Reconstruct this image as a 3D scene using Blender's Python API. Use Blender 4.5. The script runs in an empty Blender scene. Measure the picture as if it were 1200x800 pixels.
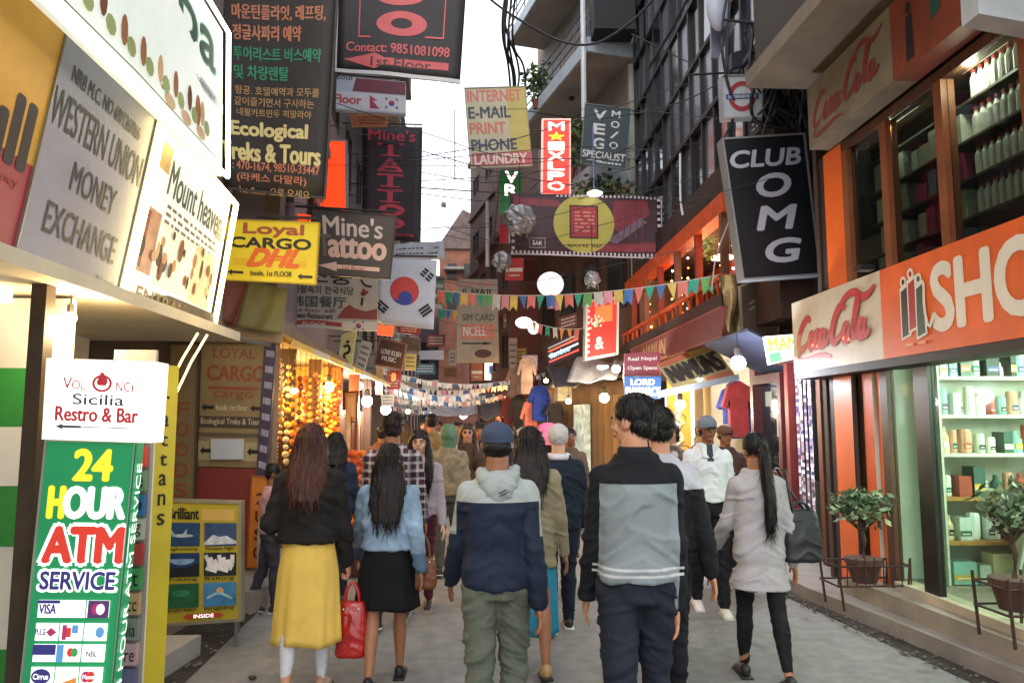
import bpy, math, random
import numpy as np
from mathutils import Vector, Matrix, Euler, noise
random.seed(7)
PI = math.pi
SC = bpy.context.scene
COL = SC.collection
# ---------------------------------------------------------------- camera
F = 880.0
PITCH = math.atan(95/F); YAW = -math.atan(40/F)
cam = bpy.data.objects.new('camera', bpy.data.cameras.new('camera')); COL.objects.link(cam)
CP = Vector((0, 0, 1.68))
cam.location = CP
cam.rotation_euler = (PI/2+PITCH, 0, YAW)
cam.data.sensor_width = 36; cam.data.lens = F/1200*36
cam.data.clip_start = .05; cam.data.clip_end = 1000
SC.camera = cam
CM = Euler(cam.rotation_euler, 'XYZ').to_matrix()
# ---------------------------------------------------------------- world, sun, exposure
w = bpy.data.worlds.new('World'); SC.world = w; w.use_nodes = True
nt = w.node_tree; bg = nt.nodes['Background']
sky = nt.nodes.new('ShaderNodeTexSky'); sky.sky_type = 'NISHITA'; sky.sun_disc = False
SUN_EL, SUN_ROT = math.radians(38), math.radians(200)
sky.sun_elevation = SUN_EL; sky.sun_rotation = SUN_ROT; sky.dust_density = 3
mixn = nt.nodes.new('ShaderNodeMix'); mixn.data_type = 'RGBA'; mixn.inputs[0].default_value = .8
tc = nt.nodes.new('ShaderNodeTexCoord'); nz = nt.nodes.new('ShaderNodeTexNoise'); nz.inputs['Scale'].default_value = 2.2
nz.inputs['Detail'].default_value = 5
cr = nt.nodes.new('ShaderNodeValToRGB'); cr.color_ramp.elements[0].color = (9.6, 10.0, 10.9, 1); cr.color_ramp.elements[1].color = (12.5, 12.6, 13, 1)
nt.links.new(tc.outputs['Generated'], nz.inputs['Vector']); nt.links.new(nz.outputs['Fac'], cr.inputs[0])
nt.links.new(sky.outputs[0], mixn.inputs[6]); nt.links.new(cr.outputs[0], mixn.inputs[7])
nt.links.new(mixn.outputs[2], bg.inputs[0]); bg.inputs[1].default_value = .12
sl = bpy.data.lights.new('sun', 'SUN'); sl.energy = .5; sl.angle = math.radians(25); sl.color = (1, .96, .9)
so = bpy.data.objects.new('sun', sl); COL.objects.link(so)
so.rotation_euler = (PI/2-SUN_EL, 0, PI-SUN_ROT)
SC.view_settings.view_transform = 'Standard'; SC.view_settings.look = 'None'
SC.view_settings.exposure = .72; SC.view_settings.gamma = 1
SC.cycles.max_bounces = 6; SC.cycles.diffuse_bounces = 4; SC.cycles.glossy_bounces = 3; SC.cycles.transparent_max_bounces = 8
SC.cycles.use_denoising = True; SC.cycles.volume_bounces = 0; SC.cycles.volume_step_rate = 4
SC.cycles.sample_clamp_indirect = 4
# ---------------------------------------------------------------- pixel -> place
def ray(px, py):
    return (CM @ Vector(((px-600)/F, -(py-400)/F, -1)))
def at(px, py, Y):
    d = ray(px, py); return CP + d*(Y/d.y)
def atX(px, py, X0, s=0.0):
    d = ray(px, py); t = X0/(d.x-s*d.y); return CP + d*t
def atP(px, py, p, n):
    d = ray(px, py); t = (p-CP).dot(n)/d.dot(n); return CP + d*t
def gx(px, Y):
    d = ray(px, 495); return d.x/d.y*Y
# ---------------------------------------------------------------- materials
def lin(c):
    c = c/255.0
    return c/12.92 if c <= .04045 else ((c+.055)/1.055)**2.4
def rgb(h):
    if isinstance(h, str):
        return tuple(lin(int(h[i:i+2], 16)) for i in (0, 2, 4))
    return h
MC = {}
def mat(col, rough=.6, var=.12, scale=3.0, bump=0.0, bscale=None, metal=0.0, emit=0.0, spec=.5, alpha=None, coat=0, stretch=None, ecol=None, detail=4):
    key = (col, rough, var, scale, bump, bscale, metal, emit, spec, alpha, coat, stretch, ecol, detail)
    if key in MC: return MC[key]
    m = bpy.data.materials.new('m%03d' % len(MC)); m.use_nodes = True; MC[key] = m
    t = m.node_tree; b = t.nodes['Principled BSDF']
    c = rgb(col)
    b.inputs['Roughness'].default_value = rough; b.inputs['Metallic'].default_value = metal
    b.inputs['Specular IOR Level'].default_value = spec
    if coat: b.inputs['Coat Weight'].default_value = coat
    src = None
    if var or bump:
        co = t.nodes.new('ShaderNodeTexCoord'); src = co.outputs['Object']
        if stretch:
            mp = t.nodes.new('ShaderNodeMapping'); mp.inputs['Scale'].default_value = stretch
            t.links.new(src, mp.inputs[0]); src = mp.outputs[0]
    if var:
        n = t.nodes.new('ShaderNodeTexNoise'); n.inputs['Scale'].default_value = scale; n.inputs['Detail'].default_value = detail
        n.inputs['Roughness'].default_value = .62
        t.links.new(src, n.inputs['Vector'])
        r = t.nodes.new('ShaderNodeValToRGB')
        r.color_ramp.elements[0].position = .3; r.color_ramp.elements[1].position = .7
        r.color_ramp.elements[0].color = tuple(max(0, x*(1-var)) for x in c)+(1,)
        r.color_ramp.elements[1].color = tuple(min(1, x*(1+var)) for x in c)+(1,)
        t.links.new(n.outputs['Fac'], r.inputs[0]); t.links.new(r.outputs[0], b.inputs['Base Color'])
        if emit: t.links.new(r.outputs[0], b.inputs['Emission Color'])
    else:
        b.inputs['Base Color'].default_value = c+(1,)
        if emit: b.inputs['Emission Color'].default_value = c+(1,)
    if emit:
        b.inputs['Emission Strength'].default_value = emit
        if ecol: 
            for l in list(b.inputs['Emission Color'].links): t.links.remove(l)
            b.inputs['Emission Color'].default_value = rgb(ecol)+(1,)
    if bump:
        n2 = t.nodes.new('ShaderNodeTexNoise'); n2.inputs['Scale'].default_value = bscale or scale*4; n2.inputs['Detail'].default_value = 5
        t.links.new(src, n2.inputs['Vector'])
        bp = t.nodes.new('ShaderNodeBump'); bp.inputs['Strength'].default_value = bump; bp.inputs['Distance'].default_value = .02
        t.links.new(n2.outputs['Fac'], bp.inputs['Height']); t.links.new(bp.outputs[0], b.inputs['Normal'])
    if alpha is not None:
        b.inputs['Alpha'].default_value = alpha
    return m
def glass(col='dfe8e0', trans=.85, rough=.03):
    key = ('glass', col, trans, rough)
    if key in MC: return MC[key]
    m = bpy.data.materials.new('glass%d' % len(MC)); m.use_nodes = True; MC[key] = m
    t = m.node_tree; t.nodes.remove(t.nodes['Principled BSDF'])
    o = [n for n in t.nodes if n.type == 'OUTPUT_MATERIAL'][0]
    tr = t.nodes.new('ShaderNodeBsdfTransparent'); tr.inputs[0].default_value = rgb(col)+(1,)
    g = t.nodes.new('ShaderNodeBsdfGlossy'); g.inputs['Roughness'].default_value = rough
    mx = t.nodes.new('ShaderNodeMixShader'); fr = t.nodes.new('ShaderNodeLayerWeight'); fr.inputs[0].default_value = .5
    pw = t.nodes.new('ShaderNodeMath'); pw.operation = 'POWER'; pw.inputs[1].default_value = 4
    ad = t.nodes.new('ShaderNodeMath'); ad.operation = 'MULTIPLY_ADD'; ad.inputs[1].default_value = .5; ad.inputs[2].default_value = 1-trans-.04
    t.links.new(fr.outputs['Facing'], pw.inputs[0]); t.links.new(pw.outputs[0], ad.inputs[0]); t.links.new(ad.outputs[0], mx.inputs[0])
    t.links.new(tr.outputs[0], mx.inputs[1]); t.links.new(g.outputs[0], mx.inputs[2]); t.links.new(mx.outputs[0], o.inputs[0])
    return m
# ---------------------------------------------------------------- objects
ORG = {}
def meta(o, label=None, cat=None, group=None, kind=None):
    if label: o['label'] = label
    if cat: o['category'] = cat
    if group: o['group'] = group
    if kind: o['kind'] = kind
    return o
def thing(name, label, cat, loc=(0, 0, 0), rotz=0, group=None, kind=None):
    o = bpy.data.objects.new(name, None); COL.objects.link(o); o.empty_display_size = .1
    o.location = loc; o.rotation_euler = (0, 0, rotz); ORG[o] = Vector(loc)
    return meta(o, label, cat, group, kind)
def link(name, me, parent=None, local=False):
    o = bpy.data.objects.new(name, me); COL.objects.link(o)
    if parent is not None:
        o.parent = parent
        if not local:
            org = ORG.get(parent, Vector((0, 0, 0)))
            me.transform(Matrix.Translation(-org)); ORG[o] = org
        else: ORG[o] = Vector((0, 0, 0))
    else: ORG[o] = Vector((0, 0, 0))
    return o
class MB:
    def __init__(s): s.v = []; s.f = []; s.m = []; s.cm = 0
    def add(s, vs, fs):
        b = len(s.v); s.v += [tuple(x) for x in vs]; s.f += [tuple(i+b for i in f) for f in fs]; s.m += [s.cm]*len(fs); return s
    def box(s, a, b):
        x0, y0, z0 = (min(a[i], b[i]) for i in range(3)); x1, y1, z1 = (max(a[i], b[i]) for i in range(3))
        return s.add([(x0,y0,z0),(x1,y0,z0),(x1,y1,z0),(x0,y1,z0),(x0,y0,z1),(x1,y0,z1),(x1,y1,z1),(x0,y1,z1)],
                     [(0,3,2,1),(4,5,6,7),(0,1,5,4),(1,2,6,5),(2,3,7,6),(3,0,4,7)])
    def obox(s, c, ax, ay, az):           # centre and three half axes
        c = Vector(c); ax = Vector(ax); ay = Vector(ay); az = Vector(az)
        vs = [c+ax*i+ay*j+az*k for k in (-1, 1) for (i, j) in ((-1,-1),(1,-1),(1,1),(-1,1))]
        return s.add(vs, [(0,3,2,1),(4,5,6,7),(0,1,5,4),(1,2,6,5),(2,3,7,6),(3,0,4,7)])
    def quad(s, a, b, c, d): return s.add([a, b, c, d], [(0, 1, 2, 3)])
    def slab(s, pts, n):                  # polygon pts extruded by vector n
        n = Vector(n); k = len(pts); P = [Vector(p) for p in pts]
        return s.add(P+[p+n for p in P], [tuple(range(k)), tuple(range(2*k-1, k-1, -1))]+[(i, (i+1) % k, (i+1) % k+k, i+k) for i in range(k)])
    def tube(s, pts, r, n=6, cap=True):
        P = [Vector(p) for p in pts]; R = r if isinstance(r, (list, tuple)) else [r]*len(P)
        vs = []; up = Vector((0, 0, 1))
        for i, p in enumerate(P):
            d = (P[min(i+1, len(P)-1)]-P[max(i-1, 0)])
            d = d.normalized() if d.length > 1e-9 else Vector((0, 0, 1))
            a = d.cross(up)
            if a.length < .05: a = d.cross(Vector((0, 1, 0)))
            a.normalize(); b = a.cross(d).normalized()
            vs += [p+(a*math.cos(t)+b*math.sin(t))*R[i] for t in (2*PI*k/n for k in range(n))]
        fs = [(i*n+k, i*n+(k+1) % n, (i+1)*n+(k+1) % n, (i+1)*n+k) for i in range(len(P)-1) for k in range(n)]
        if cap: fs += [tuple(range(n-1, -1, -1)), tuple((len(P)-1)*n+k for k in range(n))]
        return s.add(vs, fs)
    def ball(s, c, r, nu=10, nv=6, M=None):
        rx, ry, rz = r if isinstance(r, (list, tuple)) else (r, r, r)
        c = Vector(c); vs = [Vector((0, 0, rz))]
        for j in range(1, nv):
            a = PI*j/nv
            for i in range(nu):
                t = 2*PI*i/nu; vs.append(Vector((rx*math.sin(a)*math.cos(t), ry*math.sin(a)*math.sin(t), rz*math.cos(a))))
        vs.append(Vector((0, 0, -rz)))
        if M is not None: vs = [M @ v for v in vs]
        fs = [(0, 1+i, 1+(i+1) % nu) for i in range(nu)]
        for j in range(nv-2):
            for i in range(nu):
                a0 = 1+j*nu; fs.append((a0+i, a0+nu+i, a0+nu+(i+1) % nu, a0+(i+1) % nu))
        e = len(vs)-1; a0 = 1+(nv-2)*nu
        fs += [(a0+i, e, a0+(i+1) % nu) for i in range(nu)]
        return s.add([c+v for v in vs], fs)
    def lathe(s, c, prof, n=14):          # prof: (r,z) list
        c = Vector(c); vs = []
        for r, z in prof: vs += [c+Vector((r*math.cos(2*PI*k/n), r*math.sin(2*PI*k/n), z)) for k in range(n)]
        fs = [(i*n+k, i*n+(k+1) % n, (i+1)*n+(k+1) % n, (i+1)*n+k) for i in range(len(prof)-1) for k in range(n)]
        fs += [tuple(range(n-1, -1, -1)), tuple((len(prof)-1)*n+k for k in range(n))]
        return s.add(vs, fs)
    def mesh(s, name='mesh'):
        me = bpy.data.meshes.new(name); me.from_pydata(s.v, [], s.f); return me
    def build(s, name, m, parent=None, label=None, cat=None, group=None, kind=None, smooth=False, local=False):
        me = s.mesh(name)
        for x in (m if isinstance(m, (list, tuple)) else [m]): me.materials.append(x)
        if isinstance(m, (list, tuple)): me.polygons.foreach_set('material_index', s.m)
        if smooth: me.polygons.foreach_set('use_smooth', [True]*len(me.polygons))
        me.update()
        return meta(link(name, me, parent, local), label, cat, group, kind)
def dup(root, loc, rotz=None, label=None):
    def cp(o, par):
        c = o.copy(); COL.objects.link(c); c.parent = par
        for ch in [x for x in bpy.data.objects if x.parent == o and x is not c]: cp(ch, c)
        return c
    r = cp(root, None); r.location = loc
    if rotz is not None: r.rotation_euler = (0, 0, rotz)
    if label: r['label'] = label
    return r
# ---------------------------------------------------------------- lettering
TX = {}
def text_geo(body, shear=0.0):
    k = (body, shear)
    if k in TX: return TX[k]
    c = bpy.data.curves.new('t', 'FONT'); c.body = body; c.resolution_u = 4; c.shear = shear
    o = bpy.data.objects.new('t', c); me = bpy.data.meshes.new_from_object(o)
    v = np.array([tuple(x.co) for x in me.vertices])[:, :2] if len(me.vertices) else np.zeros((1, 2))
    f = [tuple(p.vertices) for p in me.polygons]
    bpy.data.objects.remove(o); bpy.data.curves.remove(c); bpy.data.meshes.remove(me)
    lo = v.min(0); sz = np.maximum(v.max(0)-lo, 1e-6); v = (v-lo)/sz
    TX[k] = (v, f, sz[0]/sz[1]); return TX[k]
class Sign:
    """flat or cloth board through four real corners (TL,TR,BR,BL); u runs right, v runs down"""
    def __init__(s, name, C, label, cat='sign', group=None, th=.03, base=None, wave=0.0, wl=3, grid=None, back=None, boardname='board', parent=None):
        s.C = [Vector(c) for c in C]; s.th = th; s.wave = wave; s.wl = wl; s.L = {}; s.lay = 0
        TL, TR, BR, BL = s.C
        s.n = (BL-TL).cross(TR-TL).normalized()
        s.W = ((TR-TL).length+(BR-BL).length)/2; s.H = ((BL-TL).length+(BR-TR).length)/2
        s.ph = random.random()*6
        s.root = parent or thing(name, label, cat, (s.C[2]+s.C[3])/2, group=group)
        if base is not None:
            nu, nv = (grid or ((12, 12) if wave else (1, 1)))
            mb = MB(); g = []
            for j in range(nv+1):
                for i in range(nu+1): g.append(s.P(i/nu, j/nv, 0))
            g2 = [p-s.n*th for p in g]; N = nu+1; tot = len(g)
            fs = [(j*N+i, (j+1)*N+i, (j+1)*N+i+1, j*N+i+1) for j in range(nv) for i in range(nu)]
            fb = [tuple(tot+k for k in reversed(f)) for f in fs]
            rim = [i for i in range(N)]+[j*N+nu for j in range(1, nv+1)]+[nv*N+i for i in range(nu-1, -1, -1)]+[j*N for j in range(nv-1, 0, -1)]
            fr = [(rim[k], rim[(k+1) % len(rim)], rim[(k+1) % len(rim)]+tot, rim[k]+tot) for k in range(len(rim))]
            mb.add(g+g2, fs+fb+fr); s.board = mb.build(boardname, base, s.root, smooth=bool(wave))
    def P(s, u, v, off=0.0):
        TL, TR, BR, BL = s.C
        p = (TL*(1-u)+TR*u)*(1-v)+(BL*(1-u)+BR*u)*v
        if s.wave: off += s.wave*(math.sin(u*s.wl*2.1+s.ph+v*2)*.6+math.sin(u*s.wl*5+v*3+s.ph*2)*.3+math.sin(v*5+s.ph)*.25)
        return p+s.n*off
    def _mb(s, m, nm, ext=None):
        k = (m, nm)
        if ext is not None and (ext > .1): k = (m, nm, len(s.L))      # a piece large enough to pick out is a part of its own
        if k not in s.L: s.L[k] = MB()
        return s.L[k]
    def _off(s):
        s.lay += 1; return .002+s.lay*.0005
    def text(s, body, m, u0, v0, u1, v1, bold=.05, shear=0, nm='lettering', aspect=None, vert=0):
        V, Fc, asp = text_geo(body, shear); mb = s._mb(m, nm, 9)
        hh = (v1-v0)*s.H
        bu = bold*hh/s.W*.5; bv = bold*hh/s.H*.35
        base_off = s._off()
        for k, (dx, dy) in enumerate(((0, 0),)+tuple((bu*math.cos(q*PI/4), bv*1.2*math.sin(q*PI/4)) for q in range(8)) if bold >= .08 else ((0, 0), (-bu, 0), (bu, 0), (0, bv), (0, -bv)) if bold else ((0, 0),)):
            off = base_off+k*.00009
            mb.add([s.P(u0+(u1-u0)*x+dx, v1+(v0-v1)*y+dy, off) for x, y in V], Fc)
        return s
    def lines(s, m, u0, v0, u1, n, dv, h, jit=.2, nm='print'):      # small print too fine to read
        rr = random.Random(int(u0*977+v0*131+n))
        mb = s._mb(m, nm); off = s._off()
        for k in range(n):
            v = v0+dv*k; u = u0
            while u < u1:
                wd = rr.uniform(.02, .07); e = min(u1, u+wd)
                mb.add([s.P(u, v, off), s.P(e, v, off), s.P(e, v+h, off), s.P(u, v+h, off)], [(0, 1, 2, 3)]); u = e+rr.uniform(.012, .03)
        return s
    def rect(s, m, u0, v0, u1, v1, nm='print', n=None):
        mb = s._mb(m, nm, max((u1-u0)*s.W, (v1-v0)*s.H)); off = s._off(); n = n or (8 if s.wave else 1)
        g = [s.P(u0+(u1-u0)*i/n, v0+(v1-v0)*j/n, off) for j in range(n+1) for i in range(n+1)]
        mb.add(g, [(j*(n+1)+i, (j+1)*(n+1)+i, (j+1)*(n+1)+i+1, j*(n+1)+i+1) for j in range(n) for i in range(n)]); return s
    def poly(s, m, pts, nm='print'):
        off = s._off(); mb = s._mb(m, nm, max((max(p[0] for p in pts)-min(p[0] for p in pts))*s.W, (max(p[1] for p in pts)-min(p[1] for p in pts))*s.H))
        if not s.wave: mb.add([s.P(u, v, off) for u, v in pts], [tuple(range(len(pts)))]); return s
        return s._fan(mb, pts, off)
    def _fan(s, mb, pts, off, R=7):            # follows the folds of a cloth banner
        E_ = [(a[0]+(b[0]-a[0])*k/4, a[1]+(b[1]-a[1])*k/4) for a, b in zip(pts, pts[1:]+pts[:1]) for k in range(4)] if len(pts) < 12 else list(pts)
        N = len(E_); cu = sum(p[0] for p in E_)/N; cv = sum(p[1] for p in E_)/N
        vs = [s.P(cu, cv, off)]+[s.P(cu+(u-cu)*r/R, cv+(v-cv)*r/R, off) for r in range(1, R+1) for u, v in E_]
        fs = [(0, 1+k, 1+(k+1) % N) for k in range(N)]+[(1+(r-1)*N+k, 1+r*N+k, 1+r*N+(k+1) % N, 1+(r-1)*N+(k+1) % N) for r in range(1, R) for k in range(N)]
        mb.add(vs, fs); return s
    def ell(s, m, u, v, ru, rv, nm='print', a0=0, a1=360, n=28, hole=0):
        off = s._off(); P = []
        for k in range(n+1):
            a = math.radians(a0+(a1-a0)*k/n); P.append((math.cos(a), math.sin(a)))
        if hole:
            vs = [s.P(u+ru*x, v-rv*y, off) for x, y in P]+[s.P(u+ru*hole*x, v-rv*hole*y, off) for x, y in P]
            s._mb(m, nm, 2*ru*s.W).add(vs, [(k, k+1, k+n+2, k+n+1) for k in range(n)])
        elif s.wave and a1-a0 == 360: s._fan(s._mb(m, nm, 2*ru*s.W), [(u+ru*x, v-rv*y) for x, y in P[:-1]], off)
        else:
            vs = [s.P(u, v, off)]+[s.P(u+ru*x, v-rv*y, off) for x, y in P]
            s._mb(m, nm, 2*ru*s.W).add(vs, [(0, k+1, k+2) for k in range(n)])
        return s
    def stroke(s, m, pts, wd, nm='lettering', sm=1):
        off = s._off(); P = [np.array(p, float) for p in pts]
        for _ in range(sm):
            Q = [P[0]]
            for a, b in zip(P[:-1], P[1:]): Q += [a*.75+b*.25, a*.25+b*.75]
            P = Q+[P[-1]]
        n = len(P); vs = []
        for i in range(n):
            d = P[min(i+1, n-1)]-P[max(i-1, 0)]; dm = np.array([d[0]*s.W, d[1]*s.H]); l = np.linalg.norm(dm) or 1
            nn = np.array([-dm[1], dm[0]])/l
            t = i/(n-1); wv = (wd(t) if callable(wd) else wd)/2
            q = np.array([nn[0]/s.W, nn[1]/s.H])*wv
            vs += [s.P(*(P[i]+q), off), s.P(*(P[i]-q), off)]
        s._mb(m, nm, 1).add(vs, [(2*i, 2*i+1, 2*i+3, 2*i+2) for i in range(n-1)]); return s
    def arrow(s, m, u0, v0, u1, v1, left=True):
        h = (v1-v0); t = (u1-u0)
        p = [(u0, v0+h/2), (u0+.3*t, v0), (u0+.3*t, v0+.28*h), (u1, v0+.28*h), (u1, v0+.72*h), (u0+.3*t, v0+.72*h), (u0+.3*t, v1)]
        if not left: p = [(u0+u1-a, b) for a, b in p]
        return s.poly(m, p)
    def frame(s, m, w=.02, pr=.015, nm='frame'):
        mb = MB(); a = w/s.W; b = w/s.H
        for (u0, v0, u1, v1) in ((-a, -b, 1+a, 0), (-a, 1, 1+a, 1+b), (-a, 0, 0, 1), (1, 0, 1+a, 1)):
            P = [s.P(u0, v0, pr), s.P(u1, v0, pr), s.P(u1, v1, pr), s.P(u0, v1, pr)]
            mb.slab(P, -s.n*(pr+s.th))
        mb.build(nm, m, s.root); return s
    def tubes(s, m, r=.018, off=.03, sides='tbrl', nm='light_tube'):
        T = {'t': ((0,0),(1,0)), 'r': ((1,0),(1,1)), 'b': ((0,1),(1,1)), 'l': ((0,0),(0,1))}
        for k in sides:
            a, b = T[k]; mb = MB(); mb.tube([s.P(a[0]+(b[0]-a[0])*i/6, a[1]+(b[1]-a[1])*i/6, off) for i in range(7)], r, 6)
            mb.build(nm, m, s.root)
        return s
    def rods(s, m, pts, r=.012, nm='bracket'):
        for a, b in pts:
            mb = MB(); mb.tube([a, b], r, 6); mb.build(nm, m, s.root)
        return s
    def done(s):
        for k, mb in s.L.items():
            if mb.f: mb.build(k[1], k[0], s.root, kind='stuff' if len(k) == 2 and len(mb.f) > 3 else None)
        s.L = {}
        return s
def Q(TL, TR, BR, BL, Y):               # facing board at street distance Y
    f = Y if callable(Y) else (lambda p: at(p[0], p[1], Y))
    return [f(TL), f(TR), f(BR), f(BL)]
# ================================================================ THE SETTING
def ground_mat():
    m = bpy.data.materials.new('road_concrete'); m.use_nodes = True; t = m.node_tree; b = t.nodes['Principled BSDF']
    co = t.nodes.new('ShaderNodeTexCoord')
    def nz(sc, det=5, mp=None, dist=0):
        n = t.nodes.new('ShaderNodeTexNoise'); n.inputs['Scale'].default_value = sc; n.inputs['Detail'].default_value = det
        n.inputs['Distortion'].default_value = dist
        if mp:
            q = t.nodes.new('ShaderNodeMapping'); q.inputs['Scale'].default_value = mp; t.links.new(co.outputs['Object'], q.inputs[0]); t.links.new(q.outputs[0], n.inputs['Vector'])
        else: t.links.new(co.outputs['Object'], n.inputs['Vector'])
        return n
    def ramp(src, p0, p1, c0, c1):
        r = t.nodes.new('ShaderNodeValToRGB'); r.color_ramp.elements[0].position = p0; r.color_ramp.elements[1].position = p1
        r.color_ramp.elements[0].color = c0+(1,); r.color_ramp.elements[1].color = c1+(1,); t.links.new(src.outputs['Fac'], r.inputs[0]); return r
    a = ramp(nz(.55, 7, (1, .6, 1), .6), .33, .68, (.15, .146, .142), (.27, .264, .256))
    c = ramp(nz(9, 6), .35, .7, (.8, .8, .8), (1.08, 1.08, 1.08))
    st = ramp(nz(1.9, 8, None, 1.2), .60, .72, (1, 1, 1), (.55, .54, .52))
    wt = ramp(nz(2.3, 6, (1, .28, 1), 1.5), .52, .7, (.78, .78, .78), (.5, .5, .5))
    m1 = t.nodes.new('ShaderNodeMix'); m1.data_type = 'RGBA'; m1.blend_type = 'MULTIPLY'; m1.inputs[0].default_value = 1
    m2 = t.nodes.new('ShaderNodeMix'); m2.data_type = 'RGBA'; m2.blend_type = 'MULTIPLY'; m2.inputs[0].default_value = .8
    t.links.new(a.outputs[0], m1.inputs[6]); t.links.new(c.outputs[0], m1.inputs[7]); t.links.new(m1.outputs[2], m2.inputs[6]); t.links.new(st.outputs[0], m2.inputs[7])
    t.links.new(m2.outputs[2], b.inputs['Base Color']); t.links.new(wt.outputs[0], b.inputs['Roughness'])
    bp = t.nodes.new('ShaderNodeBump'); bp.inputs['Strength'].default_value = .35; bp.inputs['Distance'].default_value = .01
    t.links.new(nz(40, 5).outputs['Fac'], bp.inputs['Height']); t.links.new(bp.outputs[0], b.inputs['Normal'])
    return m
MB().add([(-150, -60, 0), (150, -60, 0), (150, 260, 0), (-150, 260, 0)], [(0, 1, 2, 3)]).build('ground', mat('5c5752', .9, .2, 1), kind='structure')
MB().add([(-2.6, -3, .004), (3.75, -3, .004), (4.0, 10, .004), (3.6, 16, .004), (2.2, 22, .004), (-1.2, 45, .004), (-5, 45, .004), (-3.4, 25, .004), (-2.3, 8, .004)],
         [tuple(range(9))]).build('road', ground_mat(), kind='structure')
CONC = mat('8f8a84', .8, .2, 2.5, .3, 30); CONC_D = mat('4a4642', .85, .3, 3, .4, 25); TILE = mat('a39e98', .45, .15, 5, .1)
DIRT = mat('2d2824', .95, .45, 4, .6, 18)
# gutters: dirt-filled strips along both edges
MB().add([(-2.65, -2, .009), (-1.95, -2, .009), (-1.85, 4, .009), (-1.92, 6.2, .009), (-1.98, 8, .009), (-2.3, 8, .009), (-2.5, 5, .009)], [tuple(range(7))]).build('gutter', DIRT, kind='structure')
MB().add([(3.32, 2.6, .009), (3.7, 2.6, .009), (3.52, 5, .009), (3.3, 7, .009), (3.12, 8.6, .009), (2.86, 8.4, .009), (3.02, 7, .009), (3.2, 5, .009)], [tuple(range(8))]).build('gutter', DIRT, kind='structure')
# right pavement: low kerb slab that widens beyond the shop
pv = [(3.12, 7.2), (3.28, 6), (3.42, 4.6), (3.55, 3), (4.6, 3), (4.6, 10.2), (3.5, 10.2), (3.1, 9.0)]
MB().slab([(x, y, .13) for x, y in pv[::-1]], (0, 0, -.13)).build('pavement', mat('857f78', .75, .22, 2.2, .3, 22), kind='structure')
st = [(3.36, 6.95), (3.52, 4.4), (3.62, 3), (4.4, 3), (4.4, 6.95)]
rp = MB().slab([(x, y, .27) for x, y in st[::-1]], (0, 0, -.139)).build('doorstep', mat('93897c', .7, .2, 3, .25), kind='structure')
rr = random.Random(19)
for k in range(16):
    x = rr.choice([rr.uniform(-1.7, -.9), rr.uniform(1.2, 3.0)]); y = rr.uniform(3.6, 8.2); a = rr.random()*6.28; r = rr.uniform(.012, .035); z = .0085
    MB().add([(x+r*math.cos(a), y+r*math.sin(a), z), (x-r*.7*math.sin(a), y+r*.7*math.cos(a), z+.006), (x-r*math.cos(a), y-r*math.sin(a), z+.001), (x+r*.7*math.sin(a), y-r*.7*math.cos(a), z+.008)], [(0, 1, 2, 3)]).build('litter', mat(rr.choice(['c9c4ba', '8a7a62', '4a4238', 'a85a4a']), .8, .2), label='scrap of litter lying on the grey concrete road', cat='litter', group='scraps of litter on the road')
# loose rubble and litter in the gutters
rr = random.Random(3); rub = MB()
for k in range(420):
    if k % 2: y = rr.uniform(3.2, 8.5); x = 3.42-(y-3.2)*.085+rr.uniform(-.14, .1)
    else: y = rr.uniform(2.6, 8); x = -2.05+rr.uniform(-.2, .16)
    s_ = rr.uniform(.004, .022); rub.ball((x, y, .012+s_*.4), (s_, s_*rr.uniform(.5, 1.4), s_*.6), 5, 3)
rub.build('gravel', mat('5f5850', .95, .4, 8), kind='stuff')
# left pavement slabs and steps
def slab_thing(name, pts, z, h, m):
    MB().slab([(x, y, z) for x, y in pts[::-1]], (0, 0, -h)).build(name, m, kind='structure')
slab_thing('pavement', [(-2.42, 1.0), (-2.16, 1.0), (-2.08, 5.0), (-2.0, 5.75), (-3.5, 5.75), (-3.5, 1.0)], .15, .14, mat('9a958f', .7, .15, 2, .2))
slab_thing('step', [(-1.98, 6.9), (-1.62, 7.9), (-2.2, 8.6), (-2.3, 7.95), (-3.5, 7.95), (-3.5, 6.9)], .2, .2, mat('8c857d', .8, .25, 2.5, .3))
slab_thing('step', [(-2.0, 8.62), (-2.35, 16), (-2.6, 16), (-2.25, 8.62)], .16, .16, CONC)

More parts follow.
